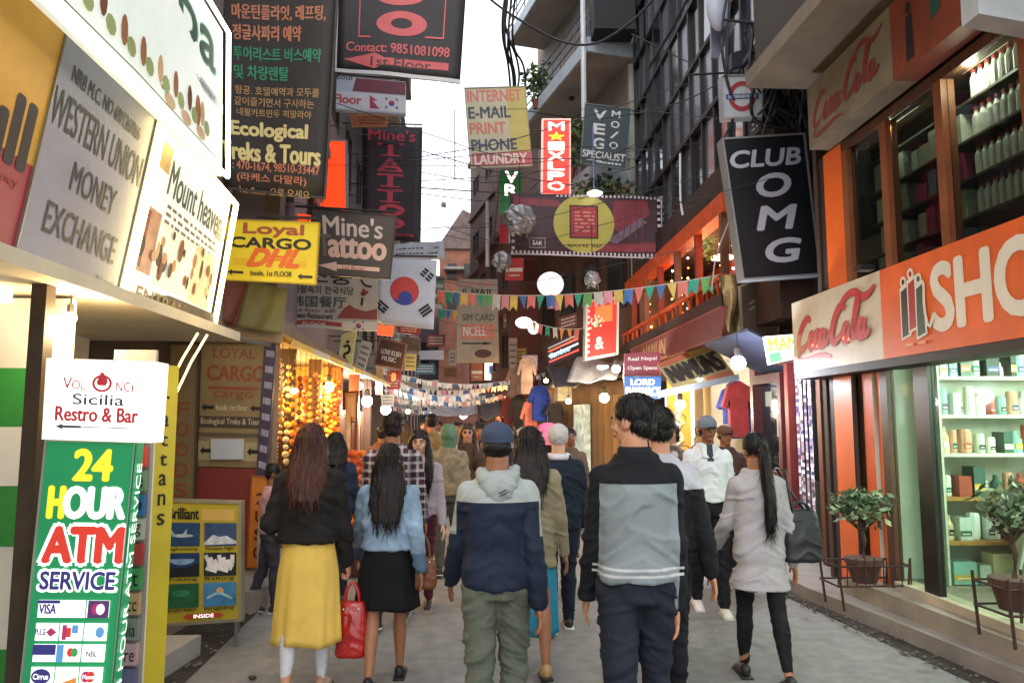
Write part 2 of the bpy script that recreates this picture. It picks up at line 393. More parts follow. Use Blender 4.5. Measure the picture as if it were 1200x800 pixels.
# ---------------------------------------------------------------- generic facade
WINM = mat('1a2026', .12, .1, 2, spec=.8); CURT = mat('6a6258', .7, .3, 4)
def facade(name, label, A, B, z0, z1, col, floors, bays, side=1, depth=6, winc='3a2c22', ledge=True, balc=None, roofm=None, rough=.8, wv=(.28, .72), lit=None, trim=None):
    """building whose street face runs from A to B (plan points); side=+1: street lies to the left of A->B walking"""
    A = Vector((A[0], A[1], 0)); B = Vector((B[0], B[1], 0)); d = (B-A); L = d.length; d.normalize()
    out = Vector((-d.y, d.x, 0))*side
    root = thing(name, label, 'building', A)
    wm = mat(col, rough, .28, .9, .4, 14, stretch=(1, 1, .45))
    H = z1-z0; fh = H/floors; bw = L/bays
    wall = MB(); wall.slab([A-out*.18, B-out*.18, B-out*depth, A-out*depth], (0, 0, .01))
    wall.v = []; wall.f = []; wall.m = []
    def strip(u0, u1, a, b, o0=-.2, o1=0.0, m=wall):
        p0 = A+d*u0+out*o1; p1 = A+d*u1+out*o1; q0 = A+d*u0+out*o0; q1 = A+d*u1+out*o0
        zz = lambda p, z: Vector((p.x, p.y, z))
        m.add([zz(p0, a), zz(p1, a), zz(q1, a), zz(q0, a), zz(p0, b), zz(p1, b), zz(q1, b), zz(q0, b)], [(0,3,2,1),(4,5,6,7),(0,1,5,4),(1,2,6,5),(2,3,7,6),(3,0,4,7)])
    strip(0, L, z0, z1, -depth, -.2)
    wv0, wv1 = wv
    fm = mat(winc, .6, .2, 6); panes = []
    proto_pane = proto_frame = None
    for f in range(floors):
        a = z0+f*fh; s0 = a+fh*wv0; s1 = a+fh*wv1
        strip(0, L, a, s0); strip(0, L, s1, a+fh)
        for b in range(bays+1):
            u = b*bw; strip(max(0, u-bw*.24), min(L, u+bw*.24), s0, s1)
        for b in range(bays):
            u0 = b*bw+bw*.24; u1 = (b+1)*bw-bw*.24
            if proto_frame is None:
                fr = MB()
                for (ua, ub, za, zb) in ((u0, u1, s0, s0+.06), (u0, u1, s1-.06, s1), (u0, u0+.05, s0+.06, s1-.06), (u1-.05, u1, s0+.06, s1-.06), ((u0+u1)/2-.025, (u0+u1)/2+.025, s0+.06, s1-.06)):
                    strip(ua, ub, za, zb, -.1, .012, fr)
                proto_frame = fr.build('window', fm, root)
                pn = MB(); strip(u0+.051, u1-.051, s0+.061, s1-.061, -.09, -.05, pn)
                proto_pane = pn.build('pane', WINM, root); proto_pane.parent = proto_frame; proto_pane.location = (0, 0, 0)
                base = (b, f)
            else:
                off = d*((b-base[0])*bw)+Vector((0, 0, (f-base[1])*fh))
                w2 = proto_frame.copy(); COL.objects.link(w2); w2.location = proto_frame.location+off
                p2 = proto_pane.copy(); COL.objects.link(p2); p2.parent = w2
        if ledge: 
            lg = MB(); strip(0, L, a-.04, a+.09, -.05, .1, lg); lg.build('ledge', mat(trim or col, .7, .2, 2), root)
        if balc and f >= 1 and f in balc:
            sb = MB(); strip(.2, L-.2, a+.1, a+.24, .0, .95, sb); sb.build('balcony_slab', CONC, root)
            rl = MB()
            for z in (a+.55, a+.8, a+1.1): strip(.2, L-.2, z, z+.03, .9, .93, rl)
            n = int(L/.5)
            for k in range(n+1):
                u = .2+(L-.43)*k/n; strip(u, u+.03, a+.24, a+1.1, .895, .935, rl)
            rl.build('railing', mat('30302f', .5), root)
    wall.build('wall', wm, root)
    cp = MB(); strip(-.05, L+.05, z1, z1+.18, -depth, .12, cp); cp.build('parapet', mat(trim or col, .8, .3, 2), root)
    return root, A, d, out

# ---------------------------------------------------------------- left row of buildings
facade('shop_building', 'narrow mauve grey building behind the dark Korean banner', (-2.3, 8.0), (-2.62, 14), 2.75, 12.5, '75676a', 3, 3, -1, 5, wv=(.3, .7))
facade('apartment_building', 'blue grey apartment building behind the tall tattoo banner', (-2.66, 14.2), (-3.0, 22), 2.9, 14, '5f6a74', 4, 4, -1, 5, balc=(1, 2, 3))
facade('apartment_building', 'cream building next beyond the blue grey one on the left side', (-3.02, 22.2), (-3.25, 31), 3, 13.0, '8d8474', 4, 5, -1, 5)
facade('apartment_building', 'dim brown building farthest along the left side', (-3.27, 31.2), (-3.5, 46), 0, 11.5, '6f5648', 4, 6, -1, 5)
# near left building over the sign boards
nb = thing('shop_building', 'near left building whose front carries the slanted signboards', 'building', (-2.5, 2, 0))
MB().box((-2.62, -1.5, 2.62), (-6, 7.9, 9)).build('wall', mat('8a8178', .8, .25, 1, .3, 12), nb)
MB().box((-3.45, -1.5, .15), (-6, 6.8, 2.42)).build('shopfront_wall', mat('b6a88c', .7, .2, 2), nb)
MB().box((-2.18, -1.5, 2.42), (-6, 6.95, 2.5)).build('soffit', mat('c9c0a8', .6, .15, 2), nb)
MB().box((-2.3, -1.5, 2.5), (-2.62, 6.8, 2.62)).build('soffit_edge', mat('5a5148', .7, .3, 4), nb)
lf = MB().lathe((-2.72, 4.15, 2.345), [(.0, .0), (.09, .0), (.12, .02), (.12, .075), (.0, .075)], 18)
MB().box((-2.9, 4.0, 2.35), (-2.62, 4.3, 2.418)).build('ceiling_lamp', mat('fff3dd', .5, 0, emit=2.2), nb)
MB().ball((-2.45, 4.55, 2.36), (.045, .045, .05), 12, 8).build('security_camera', mat('e6e4e0', .3, .05), nb, smooth=True)
for (x, y, c) in ((-2.36, 4.08, '3d2f22'),):
    MB().box((x-.03, y, .15), (x+.05, y+.09, 2.42)).build('post', mat(c, .6, .3, 5), nb)

# green and white striped panel with a notice
C = Q((-60, 330), (44, 330), (26, 812), (-60, 812), 4.45)
zs = [at(20, y, 4.45).z for y in (362, 431, 500, 569, 640, 710, 760, 812)]
s = Sign('striped_panel', [Vector((-3.4, 4.45, 2.40)), Vector((-2.37, 4.45, 2.40)), Vector((-2.37, 4.45, .16)), Vector((-3.4, 4.45, .16))], 'green and white striped panel beside the cash machine sign', 'panel', th=.05, base=mat('d9d6cc', .5, .08, 2))
Hh = 2.40-.16
def vz(z): return (2.40-z)/Hh
for a, b in ((1, 2), (3, 4), (6, 7)):
    s.rect(mat('2e8a3c', .5, .1, 2), 0, vz(zs[a]), 1, min(1, vz(zs[b])))
s.rect(mat('33944a', .5, .1, 2), 0, vz(zs[2]), 1, vz(zs[3]))
s.rect(mat('e9e7df', .5, .04), .55, vz(zs[2]), .965, vz(zs[3]))
s.ell(mat('3a3a38', .6, 0), .86, vz((zs[2]+zs[3])/2), .07, .035, hole=.82, a0=20, a1=320)
s.stroke(mat('a8453a', .6, 0), [(.8, vz(zs[3]+.12)), (.88, vz(zs[3]+.1)), (.93, vz(zs[3]+.13))], .008)
s.done()

# ---------------------------------------------------------------- right row
RC_X = 3.5
tw = thing('glass_office', 'tall building clad in dark glass panes above the orange pub', 'building', (RC_X, 8.7, 0))
MB().box((RC_X+.1, 8.7, 5.3), (9, 16, 15)).build('wall', mat('15171c', .6, .2, 2), tw)
MB().box((RC_X+.1, 8.7, 2.92), (9, 9.84, 5.298)).build('lower_wall', mat('3a231c', .8, .3, 2), tw)
MB().box((5.05, 9.842, 2.92), (9, 16, 5.298)).build('lower_wall', mat('3a231c', .8, .3, 2), tw)
NB, NF = 12, 8; pw = (16-8.75)/NB; ph = 1.08
for k in range(NB+1):
    y = 8.75+k*pw; MB().box((RC_X-.03, y-.03, 5.3), (RC_X+.1, y+.03, 5.3+NF*ph+1)).build('mullion', mat('0c0d10', .5, .2), tw)
for k in range(NF+1):
    z = 5.3+k*ph; MB().box((RC_X-.045, 8.72, z-.035), (RC_X+.098, 16.0, z+.035)).build('transom', mat('0e0f12', .5, .2), tw)
PM = [mat('39404c', .14, .3, 1.6, .12, 2, spec=.9), mat('2b303a', .1, .3, 1.6, .1, 2, spec=.9), mat('565d6c', .2, .3, 1.2, .15, 2, spec=.9), mat('1c1f26', .1, .2, 2, spec=.9)]
pms = []
for m in PM:
    mb = MB().box((0, .035, .04), (.02, pw-.035, ph-.04)); me = mb.mesh('pane'); me.materials.append(m); pms.append(me)
rr = random.Random(5)
for i in range(NB):
    for j in range(NF):
        o = bpy.data.objects.new('pane', rr.choice(pms)); COL.objects.link(o); o.parent = tw
        o.location = (rr.uniform(0, .03), .05+i*pw, 5.3+j*ph); o.rotation_euler = (0, rr.uniform(-.03, .03), rr.uniform(-.02, .02))

# far buildings that close the view
facade('brown_building', 'tall narrow brown building left of the balconied building', (.62, 26.5), (-.35, 31), 3.0, 12.4, '5c4640', 4, 2, 1, 4, winc='2a1d16', wv=(.35, .7))
bh = thing('brick_house', 'distant brick house with a pitched roof under the open sky', 'building', (-1.2, 46, 0))
MB().box((-2.4, 46, 0), (.2, 52, 12.4)).build('wall', mat('8a5a48', .85, .3, 1.4, .5, 10), bh)
MB().slab([(-2.6, 45.8, 12.4), (.4, 45.8, 12.4), (-.4, 45.8, 14.6), (-1.0, 45.8, 14.9)], (0, 6.4, 0)).build('roof', mat('6a5a55', .8, .3, 2), bh)
for x in (-1.9, -.9):
    for z in (8.6, 10.6):
        MB().box((x, 45.93, z), (x+.55, 46.05, z+.9)).build('window', mat('2c2523', .3), bh)
MB().box((-2.1, 45.2, 11.0), (-.9, 45.99, 11.15)).build('ledge', CONC, bh)
cb = thing('grey_building', 'low grey building closing the far end of the street', 'building', (-3, 50, 0))
MB().box((-9, 50, 0), (4, 58, 9.0)).build('wall', mat('4b4550', .9, .3, 1), cb)
for k in range(7): MB().box((-5.6+k*.9, 49.93, 5.5), (-5.1+k*.9, 50.02, 7)).build('window', WINM, cb)
# right side behind the bend
facade('red_building', 'dark red building round the bend beyond the balconies', (1.0, 22.4), (-.0, 27), 0, 7.6, '5a3029', 3, 3, 1, 5, wv=(.3, .75))

# ---------------------------------------------------------------- balconied building
BD = Vector((-.252, .968, 0)); BO = Vector((-.968, -.252, 0))     # along, towards the street
def BP(t, o, z): p = Vector((2.4, 16, 0))+BD*t+BO*o; return Vector((p.x, p.y, z))
bb = thing('balcony_building', 'pale building with stacked concrete balconies and hanging plants', 'building', BP(0, 0, 0))
BW = mat('8c8178', .8, .2, 1, .3, 12); BS = mat('9b948c', .8, .18, 1.6, .25, 14); BE = mat('a9b4bd', .6, .15, 2)
MB().slab([BP(-.1, -1.15, 2.6), BP(6.6, -1.15, 2.6), BP(6.6, -6, 2.6), BP(-.1, -6, 2.6)], (0, 0, 13)).build('wall', BW, bb)
for z in (7.0, 10.0, 13.2):
    MB().slab([BP(0, -.06, z), BP(6.1, -.06, z), BP(6.1, -1.16, z), BP(0, -1.16, z)], (0, 0, .2)).build('balcony_slab', BS, bb)
    MB().slab([BP(0, 0, z-.04), BP(6.1, 0, z-.04), BP(6.1, -.058, z-.04), BP(0, -.058, z-.04)], (0, 0, .34)).build('balcony_edge', BE, bb)
    MB().slab([BP(-.06, 0, z-.04), BP(-.002, 0, z-.04), BP(-.002, -1.5, z-.04), BP(-.06, -1.5, z-.04)], (0, 0, .34)).build('balcony_edge', BE, bb)
    for h in (.55, .8, 1.05):
        rl = MB(); rl.tube([BP(6.1, -.05, z+h), BP(0, -.05, z+h), BP(0, -1.15, z+h)], .02, 5); rl.build('rail', mat('5b6570', .5, .1), bb)
    for k in range(9):
        MB().tube([BP(6.1*k/8, -.05, z+.3), BP(6.1*k/8, -.05, z+1.05)], .018, 5).build('baluster', mat('5b6570', .5, .1), bb)
    for t in (2.2, 4.6):
        MB().slab([BP(t, -1.14, z+.2), BP(t+.9, -1.14, z+.2), BP(t+.9, -1.2, z+.2), BP(t, -1.2, z+.2)], (0, 0, 2.0)).build('door', mat('2b2420', .5, .3), bb)
    MB().lathe(BP(2.4, -.6, z-.07), [(.05, 0), (.08, .03), (.08, .07)], 10).build('lamp_rose', mat('2a2a2a', .6), bb)
MB().slab([BP(-.08, -1.02, 2.6), BP(.0, -1.02, 2.6), BP(.0, -1.7, 2.6), BP(-.08, -1.7, 2.6)], (0, 0, 7.2)).build('pillar', mat('9aa096', .7, .2, 2), bb)
MB().tube([BP(-.12, .12, 8.3), BP(-.12, .12, 16)], .06, 8).build('drainpipe', mat('c9ced4', .4, .1), bb)
MB().tube([BP(-.12, .12, 8.33), BP(.8, -1.1, 7.6)], .05, 8).build('drainpipe', mat('7a736b', .5, .1), bb)
MB().box((2.5, 15.4, 10.2), (3.4, 16.0, 12.2)).build('dark_box', mat('14151a', .7, .2), bb)
MB().slab([BP(1.0, -1.13, 10.2), BP(1.6, -1.13, 10.2), BP(1.6, -1.16, 10.2), BP(1.0, -1.16, 10.2)], (0, 0, 2.4)).build('curtain', mat('a8836a', .8, .2), bb)
for k in range(4):    # sloping stair wall pieces behind the big banner
    pass
# leafy plants on the balconies
def leaf_cloud(mb, c, r, n, s, rn, droop=0):
    for _ in range(n):
        a = Vector((rn.gauss(0, 1), rn.gauss(0, 1), rn.gauss(0, 1))); a = a.normalized()*(rn.random()**.4)
        p = Vector(c)+Vector((a.x*r[0], a.y*r[1], a.z*r[2]))
        d = Vector((rn.uniform(-1, 1), rn.uniform(-1, 1), rn.uniform(-.6, .8)-droop)).normalized(); q = d.cross(Vector((rn.uniform(-1, 1), rn.uniform(-1, 1), rn.uniform(-1, 1)))).normalized()
        l = s*rn.uniform(.6, 1.4)
        mb.add([p, p+d*l*.5+q*l*.28, p+d*l, p+d*l*.5-q*l*.28], [(0, 1, 2, 3)])
LG = [mat('4f6a3c', .55, .35, 5), mat('38502f', .55, .35, 5), mat('6b8452', .55, .3, 5)]
def pot_plant(label, c, r, n, s, pot=True, seed=1, stem=None, group=None, m=None, potm=None):
    rn = random.Random(seed); t = thing('potted_plant', label, 'plant', c, group=group)
    for k in range(3):
        mb = MB(); leaf_cloud(mb, Vector(c)+Vector((rn.uniform(-.2, .2)*r[0], 0, rn.uniform(-.1, .1))), r, n//3, s, rn, .3)
        mb.build('foliage', (m or LG)[k], t)
    if pot: MB().lathe(Vector(c)-Vector((0, 0, r[2]+.22)), [(.09, 0), (.13, .2), (.145, .2), (.145, .24), (.1, .24)], 12).build('pot', potm or mat('7a4a34', .8, .2), t)
    return t
pot_plant('trailing green plant hanging from the middle balcony edge', BP(3.4, .0, 10.75), (.35, .45, .5), 260, .17, seed=2)
pot_plant('bushy green plant on the lowest balcony above the hotel sign', BP(.9, .05, 8.15), (.5, .5, .6), 420, .17, seed=3)
pot_plant('dark green plant low behind the vegetarian food sign', at(703, 222, 15.6), (.7, .3, .35), 240, .16, seed=4, pot=False)
pot_plant('slim plant beside the top balcony curtain', BP(.2, -.5, 11.1), (.22, .22, .8), 160, .15, seed=6)
pot_plant('reddish leaved plant at the top balcony corner', BP(-.0, -1.3, 11.3), (.3, .3, .5), 140, .14, seed=8)
def bulb(name, label, p, r, col, strength, energy, group=None, rad=.06, kind=None, cord=.25):
    r *= .72; strength *= 1.5
    t = thing(name, label, 'lamp', p, group=group)
    MB().ball(p, r, 12, 8).build('bulb', mat(col, .4, 0, emit=strength), t, smooth=True)
    MB().lathe((p[0], p[1], p[2]+r*.8), [(r*.5, 0), (r*.55, r*1.2), (r*.3, r*1.5)], 10).build('socket', mat('2a2622', .5, .1), t)
    if cord: MB().tube([(p[0], p[1], p[2]+r*2), (p[0], p[1]+.02, p[2]+r*2+cord)], .006, 5).build('cord', mat('1a1a1a', .6, 0), t)
    if energy:
        l = bpy.data.lights.new('lamp_light', 'POINT'); l.energy = energy; l.color = rgb(col); l.shadow_soft_size = max(rad, r*1.15)
        o = bpy.data.objects.new('lamp_light', l); COL.objects.link(o); o.location = (p[0]+(.12 if p[0] < 0 else -.12), p[1]-.05, p[2]-r*1.6)
    return t
ORA = mat('e0641c', .45, .12, 2.5, .08, 20); ORA2 = mat('d65c1e', .5, .15, 2.5, .1, 20); BRN = mat('4a2a1a', .5, .25, 4, .15, 30)
BLK = mat('141312', .4, .1); WHT = mat('d8d6d0', .5, .06); STEEL = mat('8a8d90', .35, .1, 3, metal=.7)
# ================================================================ right: glass-fronted shop
SX = 3.6
sh = thing('corner_shop', 'orange fronted shop with glass doors and shelves of goods inside', 'shop', (SX, 7.5, 0))
MB().box((SX+.02, 7.46, .13), (SX+.1, 7.62, 4.45)).build('corner_post', mat('2a1a14', .6, .2), sh)
MB().box((SX, 7.08, .13), (SX+.05, 7.46, 4.45)).build('column', ORA, sh)
MB().box((SX+.051, 6.9, .13), (SX+.2, 7.3, 4.4)).build('recess_shade', mat('17110d', .7, .1), sh)  # near-black block stands in for the shade in the gap between columns
MB().box((SX, 6.70, .13), (SX+.04, 6.885, 2.25)).build('column', ORA2, sh)
MB().box((SX, 6.54, .13), (SX+.04, 6.64, 2.25)).build('column', mat('d86a22', .45, .1, 3), sh)
MB().box((SX+.045, 6.535, .13), (SX+.075, 6.9, 2.3)).build('column_backing', mat('3a2016', .7, .2), sh)
MB().tube([(SX-.0, 6.67, .3), (SX-.0, 6.67, 2.2)], .022, 8).build('pipe', mat('b9b6ae', .5, .1), sh)
MB().tube([(SX-.02, 7.0, .2), (SX-.02, 7.0, 2.2)], .03, 8).build('pipe', mat('2a1a12', .5, .1), sh)
MB().box((SX-.03, 6.42, .27), (SX+.04, 6.53, 2.22)).build('door_frame', BRN, sh)
MB().box((SX-.04, 3.2, 2.14), (SX+.12, 6.418, 2.22)).build('door_head', BRN, sh)
MB().box((SX-.05, 3.2, .272), (SX+.12, 6.418, .34)).build('door_sill', mat('b8aa94', .5, .15, 3), sh)
MB().box((SX-.02, 5.83, .34), (SX+.035, 6.03, 2.14)).build('door_stile', BLK, sh)
MB().box((SX-.03, 4.32, .34), (SX+.05, 4.42, 2.14)).build('door_stile', BLK, sh)
GL = glass('e2f0e8', .93)
for a, b in ((6.03, 6.42), (4.42, 5.83), (3.2, 4.32)):
    MB().box((SX+.01, a, .34), (SX+.02, b, 2.14)).build('glass_pane', GL, sh)
# interior
INW = mat('d3d8cc', .7, .1, 2); INF = mat('a7a18f', .35, .2, 3)
MB().box((SX+.13, 2.9, .18), (8.2, 6.95, .269)).build('shop_floor', INF, sh)
MB().box((SX+.26, 2.9, 2.5), (8.2, 6.95, 2.58)).build('shop_ceiling', mat('d5d8cc', .6, .05), sh)
MB().box((7.4, 2.9, .27), (7.5, 6.84, 2.5)).build('inner_wall', INW, sh)
MB().box((SX+.08, 6.85, .27), (8.2, 6.95, 2.5)).build('inner_wall', INW, sh)
MB().box((SX+.3, 2.7, .27), (8.2, 2.9, 2.5)).build('inner_wall', INW, sh)
MB().box((SX+.0, 7.62, .13), (8.2, 7.7, 8)).build('end_wall', mat('3c2a22', .8, .3, 2), sh)
MB().box((SX+.25, 2.4, 2.6), (8.2, 7.60, 2.95)).build('floor_beam', mat('5a3a28', .7, .2), sh)
for k in range(3):
    y = 4.0+k*1.1
    MB().box((SX+.9, y, 2.44), (SX+2.6, y+.08, 2.495)).build('tube_lamp', mat('f2fff4', .4, 0, emit=9), sh)
for (x, y) in ((4.9, 5.4), (4.7, 4.2), (6.2, 5.2)):
    l = bpy.data.lights.new('shop_light', 'POINT'); l.energy = 58; l.color = (.96, 1, .88); l.shadow_soft_size = .25
    o = bpy.data.objects.new('shop_light', l); COL.objects.link(o); o.location = (x, y, 2.2)
WOOD = mat('a9793f', .5, .2, 4, stretch=(8, 1, 1)); SHW = mat('cfd5c6', .5, .08)
GC = ['f2efe6', 'e6eee6', 'dfe9e2', 'e8e4da', 'd7e2d4', 'c9d7cf', 'f0efe8', 'b9c9bb', '9fb7a6', 'd9a58c', 'c7857a', '6fb0a6', '8fc0b6', '27302c', 'e6d9b0', 'a04a3c', 'e9efe9', 'cfe0dd', '3f5f57']
def goods(parent_shelf, x0, x1, y0, z0, hmin, hmax, wmin, wmax, rn, dep=.16, ax='x', cols=GC, kinds=(0, 1, 2)):
    """rows of goods standing on one shelf board, each its own object"""
    u = x0
    while u < x1-wmin:
        w_ = rn.uniform(wmin, wmax); h = rn.uniform(hmin, hmax); c = rn.choice(cols); mb = MB(); k = rn.choice(kinds)
        if u+w_ > x1: break
        cx = u+w_/2
        if k == 0:
            mb.box((u+.004, y0-dep, z0), (u+w_-.004, y0, z0+h)) if ax == 'x' else mb.box((y0, u+.004, z0), (y0+dep, u+w_-.004, z0+h))
        elif k == 1:
            c0 = (cx, y0-dep/2, z0) if ax == 'x' else (y0+dep/2, cx, z0); r = min(w_, dep)/2.2
            mb.lathe(c0, [(r, 0), (r, h*.62), (r*.45, h*.78), (r*.4, h)], 10)
        else:
            c0 = (cx, y0-dep/2, z0) if ax == 'x' else (y0+dep/2, cx, z0); r = min(w_, dep)/2.1
            mb.lathe(c0, [(r*.9, 0), (r, h*.1), (r, h*.9), (r*.85, h)], 10)
        ms = [mat(c, .4, .12, 9)]
        if ax == 'x' and rn.random() < .75:      # printed label bands on the packaging
            ms += [mat(rn.choice(['b03a34', '2f6a5a', '3a4a7a', 'd9b24a', '2a2a2a', 'f0ece0', 'c9704a']), .4, .1), mat('f2efe6', .4, .05)]; r_ = (w_/2-.006 if k == 0 else r*.55); yf = y0-dep-.0015 if k == 0 else y0-dep/2-r-.0015
            mb.cm = 1; mb.quad((cx-r_, yf, z0+h*.18), (cx+r_, yf, z0+h*.18), (cx+r_, yf, z0+h*.42), (cx-r_, yf, z0+h*.42))
            mb.cm = 2; mb.quad((cx-r_*.7, yf-.0008, z0+h*.25), (cx+r_*.7, yf-.0008, z0+h*.25), (cx+r_*.7, yf-.0008, z0+h*.30), (cx-r_*.7, yf-.0008, z0+h*.30))
        mb.build('merchandise', ms, parent_shelf)
        u += w_+rn.uniform(.0, .03)
rn = random.Random(11)
sf = thing('display_shelves', 'wall of shelves crowded with goods behind the shop glass', 'shelves', (5.4, 6.8, .27))
for z in (.62, 1.0, 1.38, 1.72, 2.06):
    MB().box((SX+.5, 6.5, z), (7.2, 6.84, z+.03)).build('shelf', WOOD if z < 1.1 else SHW, sf)
    goods(sf, SX+.55, 7.1, 6.72, z+.032, .12, .28, .05, .13, rn)
MB().box((SX+.48, 6.5, .28), (SX+.5, 6.84, 2.4)).build('shelf_side', SHW, sf)
goods(sf, SX+.55, 7.1, 6.7, .28, .15, .28, .1, .22, rn, kinds=(0,))
MB().box((SX+.55, 6.60, .27), (7.1, 6.83, .279)).build('shelf', WOOD, sf)
s2 = thing('display_shelves', 'second bank of shelves on the inner side wall of the glass shop', 'shelves', (7.2, 4.8, .27))
for z in (.7, 1.15, 1.6, 2.05):
    MB().box((7.05, 3.0, z), (7.38, 6.4, z+.03)).build('shelf', SHW, s2); goods(s2, 3.05, 6.3, 7.1, z+.032, .16, .32, .1, .2, rn, ax='y', kinds=(0, 1))
ct = thing('shop_counter', 'low glass topped counter with wooden edge inside the shop', 'counter', (4.7, 5.9, .27))
MB().box((4.55, 5.95, .27), (5.9, 6.3, .95)).build('cabinet', mat('c9c4ac', .4, .1), ct)
MB().box((4.5, 5.9, .95), (5.95, 6.35, 1.0)).build('counter_top', WOOD, ct)
goods(ct, 4.6, 5.9, 6.2, 1.002, .08, .2, .08, .16, rn, kinds=(0, 2))
ld = thing('stepladder', 'white stepladder standing open inside the glass shop', 'ladder', (4.35, 5.6, .27))
for (a, b) in (((4.12, 5.55, .27), (4.36, 5.6, 1.5)), ((4.62, 5.55, .27), (4.40, 5.6, 1.5)), ((4.16, 5.85, .27), (4.37, 5.63, 1.5)), ((4.58, 5.85, .27), (4.39, 5.63, 1.5))):
    MB().tube([a, b], .016, 6).build('rail', WHT, ld)
for k in range(4):
    f = .18+k*.2; MB().box((4.12+.24*f, 5.54, .27+1.23*f), (4.62-.22*f, 5.6, .29+1.23*f)).build('tread', WHT, ld)
# shop sign fascia
REDC = mat('a5222a', .4, .12, 6); REDC2 = mat('c23a3a', .35, .1, 6)
def cola_script(s, u0, v0, u1, v1, m, edge=None, k=1.0):
    """flowing red script with long swashes, drawn as ribbons"""
    T = lambda x, y: (u0+(u1-u0)*(x+.10*(1-y)-.05), v0+(v1-v0)*y)
    H = (v1-v0)*s.H
    def st(pts, wd, sm=2):
        if edge: s.stroke(edge, [T(*p) for p in pts], (lambda t: wd(t)*H+.022) if callable(wd) else wd*H+.022, sm=sm)
        s.stroke(m, [T(*p) for p in pts], (lambda t: wd(t)*H) if callable(wd) else wd*H, sm=sm)
    fat = lambda t: k*(.035+.085*math.sin(PI*min(1, t*1.05)))
    ring = lambda cx, cy, rx, ry, a0=60, a1=420: [(cx+rx*math.cos(math.radians(a0+(a1-a0)*i/10)), cy-ry*math.sin(math.radians(a0+(a1-a0)*i/10))) for i in range(11)]
    st([(.20, .30), (.17, .22), (.12, .24), (.05, .42), (.035, .62), (.07, .74), (.14, .70), (.20, .58)], fat)
    st([(.09, .74), (.04, .86), (.12, .93), (.26, .90), (.40, .86), (.52, .92)], lambda t: k*(.07*math.sin(PI*t)+.015))
    st(ring(.235, .60, .032, .12), fat); st(ring(.315, .60, .03, .12, 40, 320), fat); st(ring(.385, .60, .03, .12), fat)
    st([(.42, .47), (.415, .68), (.44, .72), (.47, .64)], .06*k); st([(.455, .56), (.50, .54)], .05*k)
    st([(.66, .26), (.62, .18), (.57, .22), (.52, .42), (.51, .62), (.545, .73), (.60, .68), (.65, .56)], fat)
    st([(.58, .20), (.66, .06), (.76, .05), (.83, .16), (.90, .17), (.97, .06)], lambda t: k*(.07*math.sin(PI*t)+.02))
    st(ring(.69, .60, .032, .12), fat)
    st([(.765, .60), (.80, .36), (.815, .16), (.79, .12), (.77, .34), (.765, .64), (.79, .72), (.82, .64)], .065*k)
    st(ring(.865, .60, .032, .12), fat); st([(.90, .47), (.895, .68), (.925, .73), (.96, .62)], .06*k)
FX = 3.34
CRM = mat('c6bba6', .5, .12, 2); 
z0, z1 = 2.2, 2.94; ya, yb, yc = 7.78, 6.02, 3.0
s = Sign('shop_sign', [(FX, ya, z1), (FX, yb, z1), (FX, yb, z0), (FX, ya, z0)], 'cream fascia board with red cola script over the shop doors', base=CRM, th=.22)
cola_script(s, .05, .1, .95, .93, REDC2, REDC); 
for q in range(4): s.ell(mat('ff6a55', .4, 0, emit=2.0), .28+.055*q+(.25 if q > 1 else 0), .67+.03*(q % 2), .008, .02)
s.done()
s = Sign('shop_sign', [(FX, yb-.002, z1), (FX, yc, z1), (FX, yc, z0), (FX, yb-.002, z0)], 'orange fascia board with raised white SHO letters over the shop doors', base=mat('d65812', .5, .2, 2.5), th=.22)
WL = mat('d9d2c4', .45, .06); DG = mat('1f4a3e', .5, .1); DB = mat('1c1716', .5, .1)
s.text('SHO', WL, .235, .16, .60, .80, .1, nm='lettering')
for (u, c, h) in ((.10, DB, .0), (.135, REDC, -.06), (.17, DG, .02)):
    s.poly(WL, [(u-.005, .28+h), (u+.034, .24+h), (u+.038, .8+h), (u-.008, .84+h)]); s.poly(c, [(u, .32+h), (u+.028, .28+h), (u+.03, .78+h), (u-.003, .81+h)])
    s.ell(WL, u+.013, .22+h, .014, .06); s.ell(c, u+.013, .22+h, .007, .03)
s.stroke(WL, [(.205, .3), (.20, .55), (.215, .78), (.235, .66)], .03)
s.lines(mat('e6a276', .6, 0), .11, .88, .2, 1, .1, .03)
s.done()
# raised edges of the letters: real blocks behind the flat faces
MB().box((FX-.14, yb+.03, 2.953), (FX-.02, yb+.13, 3.0)).build('floodlight', BLK, label='small black floodlight on top of the shop fascia', cat='floodlight')
MB().box((FX+.005, 3.0, 2.13), (FX+.24, ya, 2.198)).build('sign_support', mat('1e1612', .6, .2), sh)
MB().box((FX+.23, 3.0, 2.222), (FX+.255, ya, 2.9)).build('shutter_box', mat('2a1c14', .6, .2), sh)
# upper floor windows
W0, W1 = 3.0, 4.36
MB().box((SX-.02, 3.0, 2.952), (SX+.1, 7.0, 3.02)).build('window_sill', BRN, sh); MB().box((SX-.02, 3.0, 4.33), (SX+.1, 7.0, 4.42)).build('window_head', BRN, sh)
for y in (6.92, 6.22, 5.42, 4.5, 3.5):
    MB().box((SX-.03, y, 3.02), (SX+.08, y+.1, 4.33)).build('window_mullion', mat('7a4322', .5, .2, 4), sh)
for a, b in ((6.32, 6.92), (5.52, 6.22), (4.6, 5.42), (3.6, 4.5)):
    MB().box((SX+.02, a, 3.02), (SX+.028, b, 4.33)).build('window_pane', glass('c5ccc4', .9), sh)
MB().box((SX+1.0, 2.5, 2.96), (SX+1.1, 7.6, 5.2)).build('inner_wall', mat('8f9486', .7, .2), sh)
MB().box((SX+.1, 2.5, 4.45), (8, 7.6, 5.1)).build('upper_wall', mat('4a3426', .7, .2), sh)
us = thing('display_shelves', 'upstairs window shelves packed with boxed goods', 'shelves', (4.2, 5.5, 2.96))
